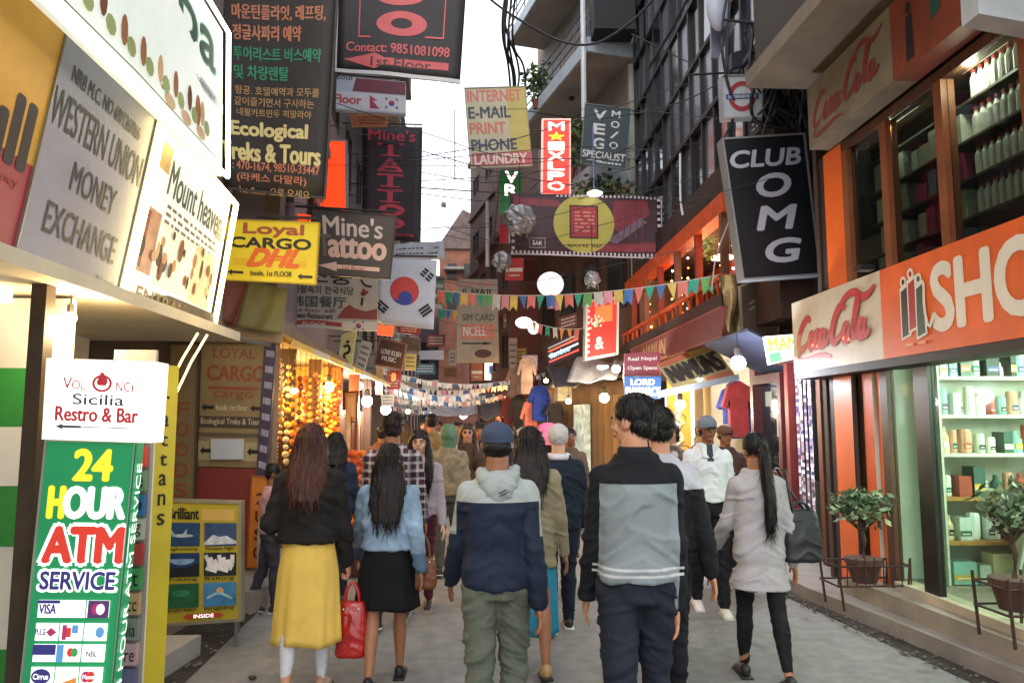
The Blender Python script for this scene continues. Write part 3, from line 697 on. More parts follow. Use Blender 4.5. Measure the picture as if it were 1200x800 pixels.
for z in (3.25, 3.55, 3.85, 4.15):
    MB().box((SX+.16, 3.0, z-.02), (SX+.5, 6.9, z)).build('shelf', mat('5e5a50', .5, .1), us)
PK = ['b04a7a', 'c2557a', '3f7fae', 'c9c3b0', 'a53a5a', 'd0cdbf', '6a87a8', 'b9b9a5']
GW = ['b9bcae', 'c9ccc0', '9fa698', 'd8d9cb']
for z, hi in ((2.97, .25), (3.252, .26), (3.552, .26), (3.852, .26)):
    goods(us, 6.3, 6.88, SX+.17, z, .2, hi, .12, .28, rn, ax='y', kinds=(0,), cols=GW)
    goods(us, 5.5, 6.2, SX+.17, z, .14, hi, .07, .15, rn, ax='y', kinds=(0,), cols=PK if z < 3.8 else GW)
for z in (3.252, 3.552, 3.852, 4.152):   # rows of white bottles in the near bays, with red caps
    for y0, y1 in ((4.62, 5.40), (3.65, 4.48)):
        n = int((y1-y0)/.075)
        for k in range(n):
            y = y0+(y1-y0)*(k+.5)/n
            mb = MB(); mb.lathe((SX+.2, y, z), [(.028, 0), (.03, .15), (.014, .19), (.014, .2)], 8); mb.build('bottle', WHT, us)
            mb = MB(); mb.lathe((SX+.2, y, z+.2), [(.017, 0), (.017, .03)], 8); mb.build('bottle_cap', mat('9e3a34', .5), us)
for y in (4.1, 5.2, 6.3):
    l = bpy.data.lights.new('upstairs_fill', 'POINT'); l.energy = 15; l.color = (.95, 1, .85); l.shadow_soft_size = .05
    o = bpy.data.objects.new('upstairs_fill', l); COL.objects.link(o); o.location = (3.66, y, 4.31)  # fill lights added to brighten the goods behind the upstairs glass
    MB().box((3.70, y-.25, 4.385), (3.78, y+.25, 4.41)).build('tube_lamp', mat('fff8e0', .4, 0, emit=3), sh)  # tube added to go with the fill light, tucked behind the window head
MB().box((4.3, 4.2, 4.35), (4.4, 5.6, 4.39)).build('tube_lamp', mat('fff8e0', .4, 0, emit=4), sh)  # another added tube, only there to lighten the upstairs room
# upper fascia and concrete canopy
z0, z1 = 4.42, 5.06
s = Sign('shop_sign', [(FX, 7.2, z1), (FX, 5.66, z1), (FX, 5.66, z0), (FX, 7.2, z0)], 'dim upper fascia board with faded cola script under the concrete canopy', base=mat('716753', .6, .3, 2.5), th=.2)
cola_script(s, .06, .08, .92, .95, mat('7a2a26', .5, .15, 5)); s.done()
s = Sign('shop_sign', [(FX, 5.658, z1), (FX, 3.0, z1), (FX, 3.0, z0), (FX, 5.658, z0)], 'dim orange upper fascia board beside the faded script board', base=mat('74331b', .6, .3, 2.5), th=.2)
s.poly(DB, [(.08, .35), (.11, .33), (.115, .9), (.075, .92)]); s.ell(DB, .095, .25, .013, .07); s.poly(DG, [(.2, .25), (.25, .2), (.245, .6), (.2, .66)]); s.done()
MB().slab([(2.82, 7.5, 5.2), (2.98, 2.0, 5.2), (4.2, 2.0, 5.2), (4.2, 7.5, 5.2)], (0, 0, .16)).build('canopy_slab', mat('7b6f60', .8, .25, 1.6, .3, 10), sh)
MB().box((2.98, 2.0, 5.362), (8, 7.62, 9)).build('upper_wall', mat('3a3532', .8, .3, 1), sh)
lb = Sign('lightbox_sign', Q((1143, -60), (1290, -60), (1290, 42), (1147, 16), 3.9), 'pale lightbox corner hanging at the very top of the shop front', base=mat('a5abac', .4, .2, 4), th=.15)
lb.stroke(mat('5a6468', .5, 0), [(.0, .75), (.2, .6), (.4, .5)], .006, sm=0).done()

# ================================================================ right: doorway building and shops up to the balconies
MAR = mat('4b1a1a', .45, .2, 4, .1, 20); MAR2 = mat('6e2724', .45, .2, 4)
db = thing('doorway_building', 'dark building with a red framed window beside the orange shop', 'building', (3.9, 8.5, 0))
MB().box((4.3, 7.7, .13), (8, 10.4, 5.3)).build('wall', mat('241d1b', .8, .3, 2), db)
MB().box((4.0, 7.7, 2.6), (4.3, 8.7, 7.5)).build('upper_wall', mat('17171b', .8, .3, 2), db)
MB().box((3.86, 9.4, .13), (4.3, 10.4, .95)).build('window_wall', mat('6a6a5c', .8, .2, 3), db)
for a in (((3.82, 9.35, .95), (4.0, 10.4, 1.05)), ((3.82, 9.35, 2.2), (4.0, 10.4, 2.32)), ((3.82, 9.35, 1.05), (3.98, 9.45, 2.2)), ((3.82, 10.3, 1.05), (3.98, 10.4, 2.2))):
    MB().box(*a).build('window_frame', MAR, db)
MB().box((3.95, 9.45, 1.05), (3.96, 10.3, 2.2)).build('window_pane', mat('10161e', .08, .2, 2, spec=.8), db)
for (y, z, w_, h) in ((9.55, 1.12, .22, .18), (9.6, 1.5, .2, .3), (9.95, 1.9, .22, .2)):
    MB().box((3.945, y, z), (3.949, y+w_, z+h)).build('notice_paper', mat('8f9388', .6, .1), db)
MB().box((3.78, 9.02, .13), (3.96, 9.12, 2.4)).build('door_post', MAR2, db); MB().box((3.8, 8.2, .13), (3.96, 8.3, 2.5)).build('door_post', mat('5a2d1c', .5, .2), db)
MB().box((3.8, 8.0, 2.4), (3.98, 9.35, 2.6)).build('door_lintel', MAR, db)
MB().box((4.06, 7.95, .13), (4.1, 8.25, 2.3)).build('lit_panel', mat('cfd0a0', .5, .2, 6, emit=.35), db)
# floral curtain of little cloth squares
fc = thing('floral_curtain', 'blue and white flowered curtain hanging in the doorway', 'curtain', (3.86, 8.9, .4))
rn = random.Random(21)
cm_ = [mat(c, .7, .1, 5) for c in ('c9c6cf', '8e8aa8', '4a4d6e', 'a58a92', 'e0dde2', '5b4a4e')]
mbs = [MB() for _ in cm_]
for j in range(44):
    for i in range(10):
        y = 9.0-i*.048; z = 2.3-j*.042; x = 3.86+.03*math.sin(i*1.2+.3)
        k = rn.randrange(6); mbs[k].add([(x, y, z), (x+.008, y-.046, z), (x+.008, y-.046, z-.04), (x, y, z-.04), (x+.01, y-.023, z-.02)], [(0, 1, 4), (1, 2, 4), (2, 3, 4), (3, 0, 4)])
for m_, b_ in zip(cm_, mbs): b_.build('cloth', m_, fc, kind='stuff')
s = Sign('lightbox_sign', Q((897, 394), (939, 391), (941, 418), (903, 427), 7.95), 'small lit white and green sign reading MANI at the doorway', base=mat('f4fbe8', .4, .03, 3, emit=1.6), th=.08)
s.rect(mat('6fae8e', .4, 0, emit=.9), 0, .62, .35, .95).text('MANI', mat('b9b15a', .4, 0, emit=.8), .05, .08, .95, .55, .12).done()

# lower shops, Y 10.4-16
def shop_unit(label, X, y0, y1, ztop, back, wallc, lampc, energy, seed, floorz=.13, side=1, depth=2.2, em=5):
    t = thing('shop_interior', label, 'shop', (X, y0, 0)); rn = random.Random(seed)
    W = mat(wallc, .7, .2, 2); sd = side
    MB().box((X, y0, floorz), (X+sd*.12, y0+.14, ztop)).build('pier', mat(back, .6, .25, 3), t)
    MB().box((X+sd*depth, y0, floorz), (X+sd*(depth+.1), y1, ztop)).build('back_wall', W, t)
    MB().box((X+sd*.13, y0, floorz), (X+sd*depth, y0+.06, ztop)).build('side_wall', W, t); MB().box((X+sd*.13, y1-.06, floorz), (X+sd*depth, y1, ztop)).build('side_wall', W, t)
    MB().box((X, y0, ztop), (X+sd*(depth+.1), y1, ztop+.15)).build('ceiling', W, t)
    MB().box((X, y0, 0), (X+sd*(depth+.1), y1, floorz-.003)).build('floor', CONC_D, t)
    MB().box((X+sd*.6, (y0+y1)/2-.5, ztop-.07), (X+sd*.68, (y0+y1)/2+.5, ztop-.02)).build('tube_lamp', mat(lampc, .4, 0, emit=em), t)
    l = bpy.data.lights.new('shop_light', 'POINT'); l.energy = energy; l.color = rgb(lampc); l.shadow_soft_size = .2
    o = bpy.data.objects.new('shop_light', l); COL.objects.link(o); o.location = (X+sd*.7, (y0+y1)/2, ztop-.35)
    return t
def garment(mb, c, w_, h, d=.06, ax=(0, 1, 0)):
    c = Vector(c); a = Vector(ax).normalized(); b = Vector((0, 0, 1)); n = a.cross(b)
    pts = [(-.12, .5), (.12, .5), (.38, .42), (.62, .05), (.48, .0), (.34, .2), (.36, -.5), (-.36, -.5), (-.34, .2), (-.48, .0), (-.62, .05), (-.38, .42)]
    mb.slab([c+a*(x*w_)+b*(y*h)+n*(-d/2) for x, y in pts], n*d)
def rack_of_clothes(name, label, p0, p1, z, n, cols, seed, w_=.5, h=.75, rod=True):
    """clothes hanging side by side along a rod, each garment its own part"""
    t = thing(name, label, 'clothes rack', p0); rn = random.Random(seed); a = Vector(p0); b = Vector(p1)
    if rod: MB().tube([a+Vector((0, 0, z)), b+Vector((0, 0, z))], .015, 6).build('rod', STEEL, t)
    for k in range(n):
        p = a.lerp(b, (k+.5)/n)+Vector((rn.uniform(-.04, .04), 0, z-h*.55)); ang = rn.uniform(-.5, .5)
        mb = MB(); garment(mb, p, w_*rn.uniform(.8, 1.1), h*rn.uniform(.8, 1.1), .09, (math.cos(ang), math.sin(ang), 0)); mb.build('garment', mat(rn.choice(cols), .8, .3, 6, .3, 12), t)
    return t
shop_unit('brightly lit white shop behind the capped man in white', 4.0, 10.5, 13.2, 2.75, '5a2a48', 'c9b99a', 'f0f4ff', 42, 1)
MB().box((3.9, 10.42, .13), (4.02, 10.62, 2.7)).build('purple_curtain', mat('5a1f2e', .5, .3, 5, .3, 9), label='dark purple red curtain at the edge of the white shop', cat='curtain')
rack_of_clothes('clothes_rack', 'blue and red jackets hanging in the white lit shop', (3.95, 11.2, 0), (4.15, 12.0, 0), 2.35, 6, ['24344f', '1b2434', '7a3a22', '3a5fae', '2f3f8a', '8a2a2e'], 3, .45, .85)
rack_of_clothes('clothes_rack', 'dark jackets hanging deeper in the white lit shop', (4.6, 12.9, 0), (5.9, 12.9, 0), 2.3, 7, ['20242c', '4a4038', '2a4438', '55301f'], 9, .4, .8)
shop_unit('pharmacy shop glowing yellow behind the blue board', 3.9, 13.3, 15.9, 2.75, '8a6a3a', 'd9b878', 'ffd58a', 60, 2)
for k, (px, Y, c) in enumerate(((795, 12.6, 'e6dcc0'), (812, 12.4, 'cfd2d2'))):
    MB().tube([(gx(px, Y), Y, .13), (gx(px, Y), Y, 2.7)], .035, 8).build('shop_post', mat(c, .4, .1), label=('cream post at the front of the white lit shop', 'silver post at the front of the white lit shop')[k], cat='post')
# plants/wicker clutter under the lights
# orange pub with balcony above
PX = 3.3
pb = thing('balcony_pub', 'orange timber pub balcony hung with fairy lights above the awnings', 'building', (PX, 10, 2.9))
RED = mat('8a2b1a', .5, .25, 3, .15, 16); ORP = mat('c04a18', .5, .2, 3, .1, 16)
MB().box((PX+1.6, 9.9, 2.8), (PX+1.7, 20, 5.3)).build('back_wall', mat('9a3416', .7, .4, 2), pb)
MB().box((PX+.02, 9.85, 4.55), (PX+.25, 20, 4.82)).build('top_beam', ORP, pb)
MB().box((PX+.1, 9.85, 4.821), (PX+2.5, 20, 5.29)).build('dark_eave', mat('2c1c1a', .7, .3, 2), pb)
MB().box((PX+.02, 9.85, 3.0), (PX+1.6, 20, 3.18)).build('balcony_floor', mat('3b1a14', .7, .3), pb)
MB().box((PX-.03, 9.85, 3.22), (PX+.05, 20, 3.42)).build('bottom_beam', mat('2b1512', .6, .3), pb)
MB().box((PX-.02, 9.85, 3.62), (PX+.05, 20, 3.68)).build('handrail', ORP, pb)
for k in range(9):
    y = 9.95+k*1.2; MB().box((PX+.03, y, 3.18), (PX+.13, y+.1, 4.55)).build('pillar', RED if k % 2 else mat('6a4634', .5, .2), pb)
for k in range(20):
    y = 10.1+k*.48; MB().box((PX-.005, y, 3.42), (PX+.025, y+.03, 3.62)).build('baluster', ORP, pb)
for k in range(6):
    y = 11+k*1.5; MB().box((PX+1.5, y, 3.6), (PX+1.58, y+.9, 4.5)).build('window', mat('2a1512', .3, .2), pb)
fl = thing('fairy_lights', 'strings of fairy lights draped inside the pub balcony', 'lights', (PX+.3, 12, 3.5))
rn = random.Random(8); warm = mat('ffb866', .4, 0, emit=9); wht = mat('fff0d8', .4, 0, emit=9); redl = mat('ff5a2a', .4, 0, emit=6)
for k in range(14):
    x = PX+rn.uniform(.05, .6); y = 10.2+k*.55; w_ = MB()
    w_.tube([(x, y, 4.55), (x+.02, y+.02, 3.3)], .005, 4); w_.build('wire', mat('3a2a20', .6, 0), fl)
    for q in range(7):
        mb = MB(); mb.ball((x+.01, y+rn.uniform(-.06, .06), 4.45-q*.17), rn.uniform(.012, .024), 6, 4); mb.build('small_bulb', rn.choice([warm, wht, warm, redl]), fl)
for (y, e) in ((11, 5), (13.5, 7), (16.5, 8)):
    l = bpy.data.lights.new('pub_light', 'POINT'); l.energy = e*6; l.color = (1, .45, .2); l.shadow_soft_size = .15
    o = bpy.data.objects.new('pub_light', l); COL.objects.link(o); o.location = (PX+.9, y, 4.2)
MB().lathe((PX+.35, 10.9, 4.1), [(.0, 0), (.17, .02), (.17, .05), (.0, .09)], 14).build('hanging_lamp', mat('ffd9a0', .4, 0, emit=4), label='flat glowing ceiling lamp inside the pub balcony', cat='lamp')
mk = pot_plant('yellow flower wreath hanging on the near pub pillar', (PX-.02, 10.35, 4.18), (.05, .12, .2), 110, .07, pot=False, seed=12, m=[mat('b9b24a', .6), mat('8f9a3a', .6), mat('c9c27a', .6)])
# maroon fascia under the balcony
s = Sign('shop_sign', [(PX-.12, 15.5, 3.2), (PX-.12, 9.6, 3.2), (PX-.12, 9.6, 2.78), (PX-.12, 15.5, 2.78)], 'long maroon fascia board with faint lettering under the pub balcony', base=mat('5e2725', .5, .2, 2.5), th=.1)
s.text('NAMUN', mat('9a7a5a', .5, .1), .2, .2, .5, .82, .05, shear=.2); s.rect(mat('8a4a42', .5, .1), 0, 0, 1, .06).rect(mat('7e4038', .5, .1), 0, .93, 1, 1).done()
# metallic drape and brown end board
dr = MB()
for i in range(9):
    for j in range(12):
        pass
V_ = [];
for j in range(13):
    for i in range(9):
        p = at(842+i*5+j*1.2+3*math.sin(j*.5), 322+j*6.2, 9.6); a = math.sin(i*1.6+j*.35)*.05; V_.append((p.x, p.y+a, p.z))
dr.add(V_, [(j*9+i, (j+1)*9+i, (j+1)*9+i+1, j*9+i+1) for j in range(12) for i in range(8)])
dr.add([(x, y+.02, z) for x, y, z in V_], [(j*9+i+1, (j+1)*9+i+1, (j+1)*9+i, j*9+i) for j in range(12) for i in range(8)])
dr.build('cloth_drape', mat('8f7a52', .25, .5, 4, .2, 9, metal=.6), label='shiny bronze cloth drape under the club sign', cat='drape', smooth=True)
s = Sign('shop_sign', Q((868, 336), (909, 322), (911, 392), (872, 402), 9.5), 'dull brown board with small pale marks beside the bronze drape', base=mat('57463c', .5, .25, 3), th=.06)
s.stroke(mat('a39a8a', .5), [(.2, .35), (.5, .3)], .02, sm=0).stroke(mat('a39a8a', .5), [(.2, .45), (.5, .4)], .02, sm=0).ell(mat('a39a8a', .5), .68, .36, .1, .09, hole=.6).frame(mat('8f8478', .5), .02).done()
# striped awning sign NAMUNS
s = Sign('awning_sign', Q((770, 426), (834, 402), (862, 440), (792, 458), lambda p: at(p[0], p[1], 11.6 if p[1] < 430 else 10.4)), 'slanted cream awning board with black letters and orange edge over the white shop', base=mat('a99a6a', .6, .2, 3), th=.04)
s.rect(mat('b5623f', .6, .1), 0, 0, 1, .16).rect(mat('c9a24a', .6, .1), .55, 0, 1, .14).text('NAMUNS', mat('2c2a26', .6, 0), .06, .22, .94, .78, .06).rect(mat('b06a52', .6, .1), .55, .84, 1, 1).done()
MB().slab([at(772, 458, 10.4), at(866, 438, 10.4), at(866, 445, 10.4), at(772, 466, 10.4)], (.0, .04, 0)).build('awning_rail', STEEL, label='grey metal rail under the slanted cream awning', cat='rail')
# dark blue slope behind the strong lamp
MB().slab([(3.15, 10.3, 2.75), (3.15, 8.6, 2.75), (3.95, 8.6, 2.35), (3.95, 10.3, 2.35)], (0, 0, .03)).build('awning', mat('33394e', .6, .3, 2), label='dark blue awning over the red framed window', cat='awning')
bulb('street_lamp_bulb', 'dazzling white bulb under the dark blue awning', at(865, 425, 8.7), .12, 'eef3ff', 60, 70)
bulb('shop_bulb', 'white bulb under the cream awning', at(820, 446, 10.6), .06, 'fff0d8', 45, 25)
bulb('shop_bulb', 'white bulb low in front of the wicker stall', at(797, 474, 11.8), .11, 'fff6e6', 40, 25)
bulb('shop_bulb', 'white bulb beside the maroon medical board', at(722, 432, 13.0), .1, 'fff6e0', 45, 35)
bulb('shop_bulb', 'yellow bulb at the wooden shutter shop', at(708, 466, 14.6), .13, 'ffe08a', 40, 40)

# ---------------------------------------------------------------- lower shops round the bend (below the balconies)
ww = thing('shutter_shop', 'wooden shutter shop front under the balconied building', 'shop', (2.5, 15.5, 0))
MB().slab([BP(-.1, -.9, .02), BP(6.6, -.9, .02), BP(6.6, -1.14, .02), BP(-.1, -1.14, .02)], (0, 0, 2.6)).build('wall', mat('7b5a3c', .7, .3, 2, .2, 12), ww)
for k in range(9):
    MB().slab([BP(.1+k*.16, -.86, .1), BP(.24+k*.16, -.86, .1), BP(.24+k*.16, -.898, .1), BP(.1+k*.16, -.898, .1)], (0, 0, 2.2)).build('plank', mat(('a07848', '8a6438', '96703f')[k % 3], .6, .25, 3, stretch=(1, 1, .2)), ww)
MB().slab([BP(-.3, -.2, 2.55), BP(6.8, -.2, 2.55), BP(6.8, -1.14, 2.75), BP(-.3, -1.14, 2.75)], (0, 0, .05)).build('awning', mat('4b423c', .8, .3, 2), ww)
rack_of_clothes('clothes_stall', 'hanging clothes stall with a blue jacket and salmon scarf below the round sign', tuple(BP(3.0, -.1, 0)), tuple(BP(6.0, -.1, 0)), 2.3, 8, ['2b3f8f', 'd8745a', '2a2622', 'c05a8a', '3a4a3a', 'e06a9a', '5a5a52', 'a03a32'], 14, .5, .95)
rack_of_clothes('clothes_stall', 'lower row of scarves and bright clothes at the bend', tuple(BP(2.2, -.3, 0)), tuple(BP(5.6, -.25, 0)), 1.5, 9, ['e06a9a', 'a8382c', '1f1d1c', 'cfcac0', '4f7a4a', '2f2c2a', 'b9b2a0'], 15, .42, .7)
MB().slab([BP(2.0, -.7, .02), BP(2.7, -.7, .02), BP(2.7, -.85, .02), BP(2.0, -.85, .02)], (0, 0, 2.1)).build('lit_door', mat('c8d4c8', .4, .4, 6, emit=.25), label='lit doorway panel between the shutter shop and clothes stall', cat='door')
bulb('shop_bulb', 'orange bulb among the goods round the bend', at(602, 466, 21.5), .11, 'ffc060', 30, 50)
bulb('shop_bulb', 'golden bulb above the orange one round the bend', at(601, 458, 22.5), .07, 'ffd27a', 25, 0)
bulb('shop_bulb', 'white bulb far down the street in the middle', at(543, 486, 30), .2, 'f6f8ff', 30, 60)
bulb('shop_bulb', 'white bulb at the end of the left side shops', at(452, 480, 22), .2, 'fff8ee', 30, 60)
bulb('shop_bulb', 'small white bulb far down the left side shops', at(461, 473, 29), .12, 'f6f8ff', 25, 0)
# distant stalls at the end of the street
rn = random.Random(31)
def stall(label, x, y, w_, h, c, seed):
    t = thing('market_stall', label, 'stall', (x, y, 0)); rn = random.Random(seed)
    for dx in (-w_/2, w_/2): MB().tube([(x+dx, y, 0), (x+dx, y, h)], .03, 6).build('post', BRN, t)
    MB().slab([(x-w_/2-.2, y-.7, h-.25), (x+w_/2+.2, y-.7, h-.25), (x+w_/2+.2, y+.8, h+.2), (x-w_/2-.2, y+.8, h+.2)], (0, 0, .04)).build('canopy', mat(c, .7, .25, 2), t)
    MB().box((x-w_/2, y-.3, 0), (x+w_/2, y+.3, .85)).build('table', mat('4f3a2a', .7, .3), t)
    for k in range(10):
        mb = MB(); mb.ball((x-w_/2+w_*(k+.5)/10, y-.1, .95), (.09, .1, rn.uniform(.08, .2)), 8, 5); mb.build('merchandise', mat(rn.choice(['8a4a2a', 'b08a4a', '9a2f2a', '4a5a3a', 'a9a296']), .7, .3), t)
stall('stall with a grey umbrella like canopy in the middle distance', 1.2-.15, 27.5, 1.8, 2.5, '4e4850', 1)
stall('white tented stall far down the street', -.3, 33, 2.6, 2.7, 'b6b2b4', 2)
stall('stall with pale canopy at the far left', -2.4, 29, 1.6, 2.5, 'a5a09c', 3)

# garments hung high at the bend, each a thing of its own
for k, (px, py, Y, w_, h, c, ax, lb) in enumerate((
  (632, 472, 17.6, .46, .82, '26409a', (1, .3, 0), 'bright blue jacket hung high under the pinkish round sign'),
  (622, 492, 17.9, .42, .95, 'd8745a', (1, 0, 0), 'salmon orange garment below the bright blue jacket'),
  (642, 508, 17.2, .50, .50, 'f070b0', (1, .5, 0), 'hot pink garment above the pale knit hat'),
  (650, 486, 17.3, .42, .55, '241c20', (1, .2, 0), 'black lace edged garment right of the blue jacket'),
  (608, 488, 18.8, .42, 1.1, '2a2422', (1, 0, 0), 'long black garment left of the salmon one'),
  (596, 492, 19.2, .36, 1.2, '7a2f24', (1, 0, 0), 'long rust garment beside the orange bulb'),
  (614, 520, 18.0, .42, .8, 'b8aca0', (1, .2, 0), 'patterned pale garment low behind the dark haired woman'),
  (606, 448, 19.0, .5, .8, '8a6a5a', (1, .1, 0), 'dusty brown cloth hung beside the taupe upright sign'),
  (617, 440, 18.4, .40, .9, 'a08478', (1, .1, 0), 'pale pinkish brown cloth below the round faced sign'),
  (660, 455, 16.6, .5, .55, '8f8468', (1, .4, 0), 'olive bag shaped bundle hung under the dark awning'))):
    p = at(px, py, Y); mb = MB(); garment(mb, p, w_, h, .14, ax)
    o = mb.build('garment', mat(c, .8, .35, 5, .4, 10), label=lb, cat='clothes'); MB().tube([p+Vector((0, 0, h*.5)), p+Vector((0, 0, h*.5+.25))], .008, 4).build('hanger', STEEL, o)
MB().slab([BP(-.12, -1.1, 2.8), BP(6.7, -1.1, 2.8), BP(6.7, -1.148, 2.8), BP(-.12, -1.148, 2.8)], (0, 0, 4.1)).build('lower_wall', mat('4a3228', .8, .35, 1.6, .3, 12), bb)
for k in range(4):
    f = MB().slab([BP(.4+k*1.55, -1.06, 4.3), BP(1.4+k*1.55, -1.06, 4.3), BP(1.4+k*1.55, -1.098, 4.3), BP(.4+k*1.55, -1.098, 4.3)], (0, 0, 1.4)).build('window', mat('2a1c14', .5, .2), bb)
    MB().slab([BP(.48+k*1.55, -1.05, 4.38), BP(1.32+k*1.55, -1.05, 4.38), BP(1.32+k*1.55, -1.058, 4.38), BP(.48+k*1.55, -1.058, 4.38)], (0, 0, 1.22)).build('pane', WINM, bb)
# sagging tarpaulins over the right side stalls
for k, (q_, Y0, Y1, c, lb) in enumerate((
  (((676, 420), (732, 424), (722, 444), (664, 446)), 14.5, 13.2, '8a8480', 'grey sagging tarpaulin under the red lightbox'),
  (((640, 432), (690, 428), (700, 446), (650, 452)), 16.5, 15.0, '3f3a3e', 'dark sagging tarpaulin above the wooden shutter shop'),
  (((560, 462), (602, 452), (606, 486), (566, 492)), 25, 22.5, '453f46', 'dark umbrella like tarpaulin over the far middle of the crowd'),
  (((500, 470), (556, 466), (560, 484), (508, 488)), 30, 27, 'b9b4ba', 'pale pinkish tarpaulin at the far end of the street'))):
    C = [at(*q_[0], Y0), at(*q_[1], Y0), at(*q_[2], Y1), at(*q_[3], Y1)]
    Sign('tarpaulin', C, lb, 'tarpaulin', base=mat(c, .7, .3, 3, .3, 9), th=.02, wave=.06, wl=3)
# wicker goods and clutter under the white bulb by the white shop
wk = thing('wicker_stall', 'stall of dark twisted wicker goods below the white bulb', 'stall', (gx(800, 11.4), 11.4, 0)); rn = random.Random(55)
for k in range(40):
    p = Vector((gx(800, 11.4)+rn.uniform(-.3, .3), 11.4+rn.uniform(-.2, .2), rn.uniform(.9, 1.75))); a = rn.random()*6.28; r = rn.uniform(.06, .14)
    mb = MB(); mb.tube([p+Vector((r*math.cos(a+t*.7), .02*t, r*math.sin(a+t*.7))) for t in range(8)], .012, 5); mb.build('wicker_loop', mat(rn.choice(['2a2218', 'd9cba8', '6a5a3a']), .6, .2), wk)
MB().box((gx(800, 11.4)-.3, 11.3, 0), (gx(800, 11.4)+.3, 11.6, .9)).build('table', mat('4a3a2c', .7, .2), wk)

for k, (px, py, Y, r, c, e, lb) in enumerate(((478, 482, 24, .09, 'ffd890', 25, 'added warm bulb deep on the left just over the far heads'), (507, 490, 31, .10, 'ffe6b8', 25, 'added warm bulb at the pale tarpaulin far down the street'), (583, 480, 24, .08, 'ffc070', 25, 'added amber bulb under the dark umbrella like tarpaulin'),
      (640, 446, 17.8, .07, 'ffe0a8', 20, 'added warm bulb above the bright blue jacket'), (666, 470, 15.9, .08, 'fff2dc', 25, 'added white bulb beside the lit doorway panel'), (470, 452, 18.5, .07, 'fff0d8', 20, 'added small bulb beside the square red sign'))):
    bulb('shop_bulb', lb, at(px, py, Y), r, c, 30, e)  # extra bulbs added to brighten the far middle of the street
# ================================================================ LEFT SIDE
# slanted sign boards: a plane leaning out over the street
PA = Vector((-2.31, 4.78, 2.43)); PN = (Vector((-2.38, 6.6, 2.43))-PA).cross(Vector((-2.05, 4.78, 3.58))-PA).normalized()
on = lambda p: atP(p[0], p[1], PA, PN)
K0 = mat('16161a', .5, 0)
GREY = mat('9698a8', .5, .15, 1.6)
s = Sign('money_exchange_sign', [on((78, 34)), on((182, 140)), on((134, 351)), on((14, 305))], 'slanted grey board reading WESTERN UNION MONEY EXCHANGE', base=GREY, th=.1)
s.text('NRB M.C. NO 69/126/066', mat('3a3a40', .5, 0), .12, .10, .86, .17, .05)
s.text('WESTERN UNION', K0, .02, .23, .97, .385, .03).text('MONEY', K0, .30, .47, .76, .60, .03).text('EXCHANGE', K0, .16, .69, .88, .83, .03)
s.text('Nepal', mat('55555c', .5, 0), .74, .91, .94, .96, .03).frame(mat('8d8a80', .4, .2, metal=.5), .012).done()
s = Sign('bank_sign', [on((-135, -215)), on((77.5, 33)), on((13, 304.6)), on((-225, 225))], 'yellow and red board at the left edge with big black letters ull', base=mat('a8323a', .45, .12, 1.5), th=.1)
s.rect(mat('d6a02c', .45, .1), 0, 0, 1, .6).text('full', mat('211b1a', .5, 0), .50, .38, .93, .64, .12).text('money', mat('a8442c', .5, 0), .7, .69, .93, .73, .04).done()
s.rect
LED = mat('ffe39a', .4, 0, emit=9); LEDW = mat('fff6e2', .4, 0, emit=4.5)
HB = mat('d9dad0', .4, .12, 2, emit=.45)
s = Sign('hotel_sign', [on((184, 142)), on((270, 238)), on((243, 389)), on((136, 351))], 'brightly lit slanted board reading Mount heaven framed by glowing tubes', base=HB, th=.1)
s.text('Mount heaven', mat('33504a', .5, 0), .22, .10, .93, .30, .05).text('Spa', mat('7a7a60', .5, 0), .86, .24, .97, .34, .04).rect(mat('c9a878', .5, .3, 9), .06, .05, .2, .2)
s.lines(mat('6d6a60', .5, 0), .25, .35, .9, 3, .045, .02)
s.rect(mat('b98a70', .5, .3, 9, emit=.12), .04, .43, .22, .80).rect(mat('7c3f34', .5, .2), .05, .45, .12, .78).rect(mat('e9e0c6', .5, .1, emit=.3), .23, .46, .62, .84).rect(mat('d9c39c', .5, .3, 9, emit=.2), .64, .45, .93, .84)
rn = random.Random(4); cc = [mat(c, .6, .2) for c in ('7a4a2f', 'a8714a', '3a2c24', 'c9955f', 'e0b88a')]
for k in range(22):
    u = .08+.84*rn.random(); v = .55+.2*rn.random(); s.ell(rn.choice(cc), u, v, .012+.02*rn.random(), .03+.05*rn.random(), n=8)
for u, v in ((.36, .5), (.5, .56), (.72, .48)): s.ell(cc[2], u, v, .015, .03, n=8)
s.text('ENTRANCE', mat('8a7a4a', .5, 0), .12, .88, .8, .97, .06)
s.tubes(LED, .022, .05); s.done()
l = bpy.data.lights.new('tube_glow', 'POINT'); l.energy = 10; l.color = (1, .75, .38); l.shadow_soft_size = .3
o = bpy.data.objects.new('tube_glow', l); COL.objects.link(o); o.location = (-1.75, 5.9, 2.7)
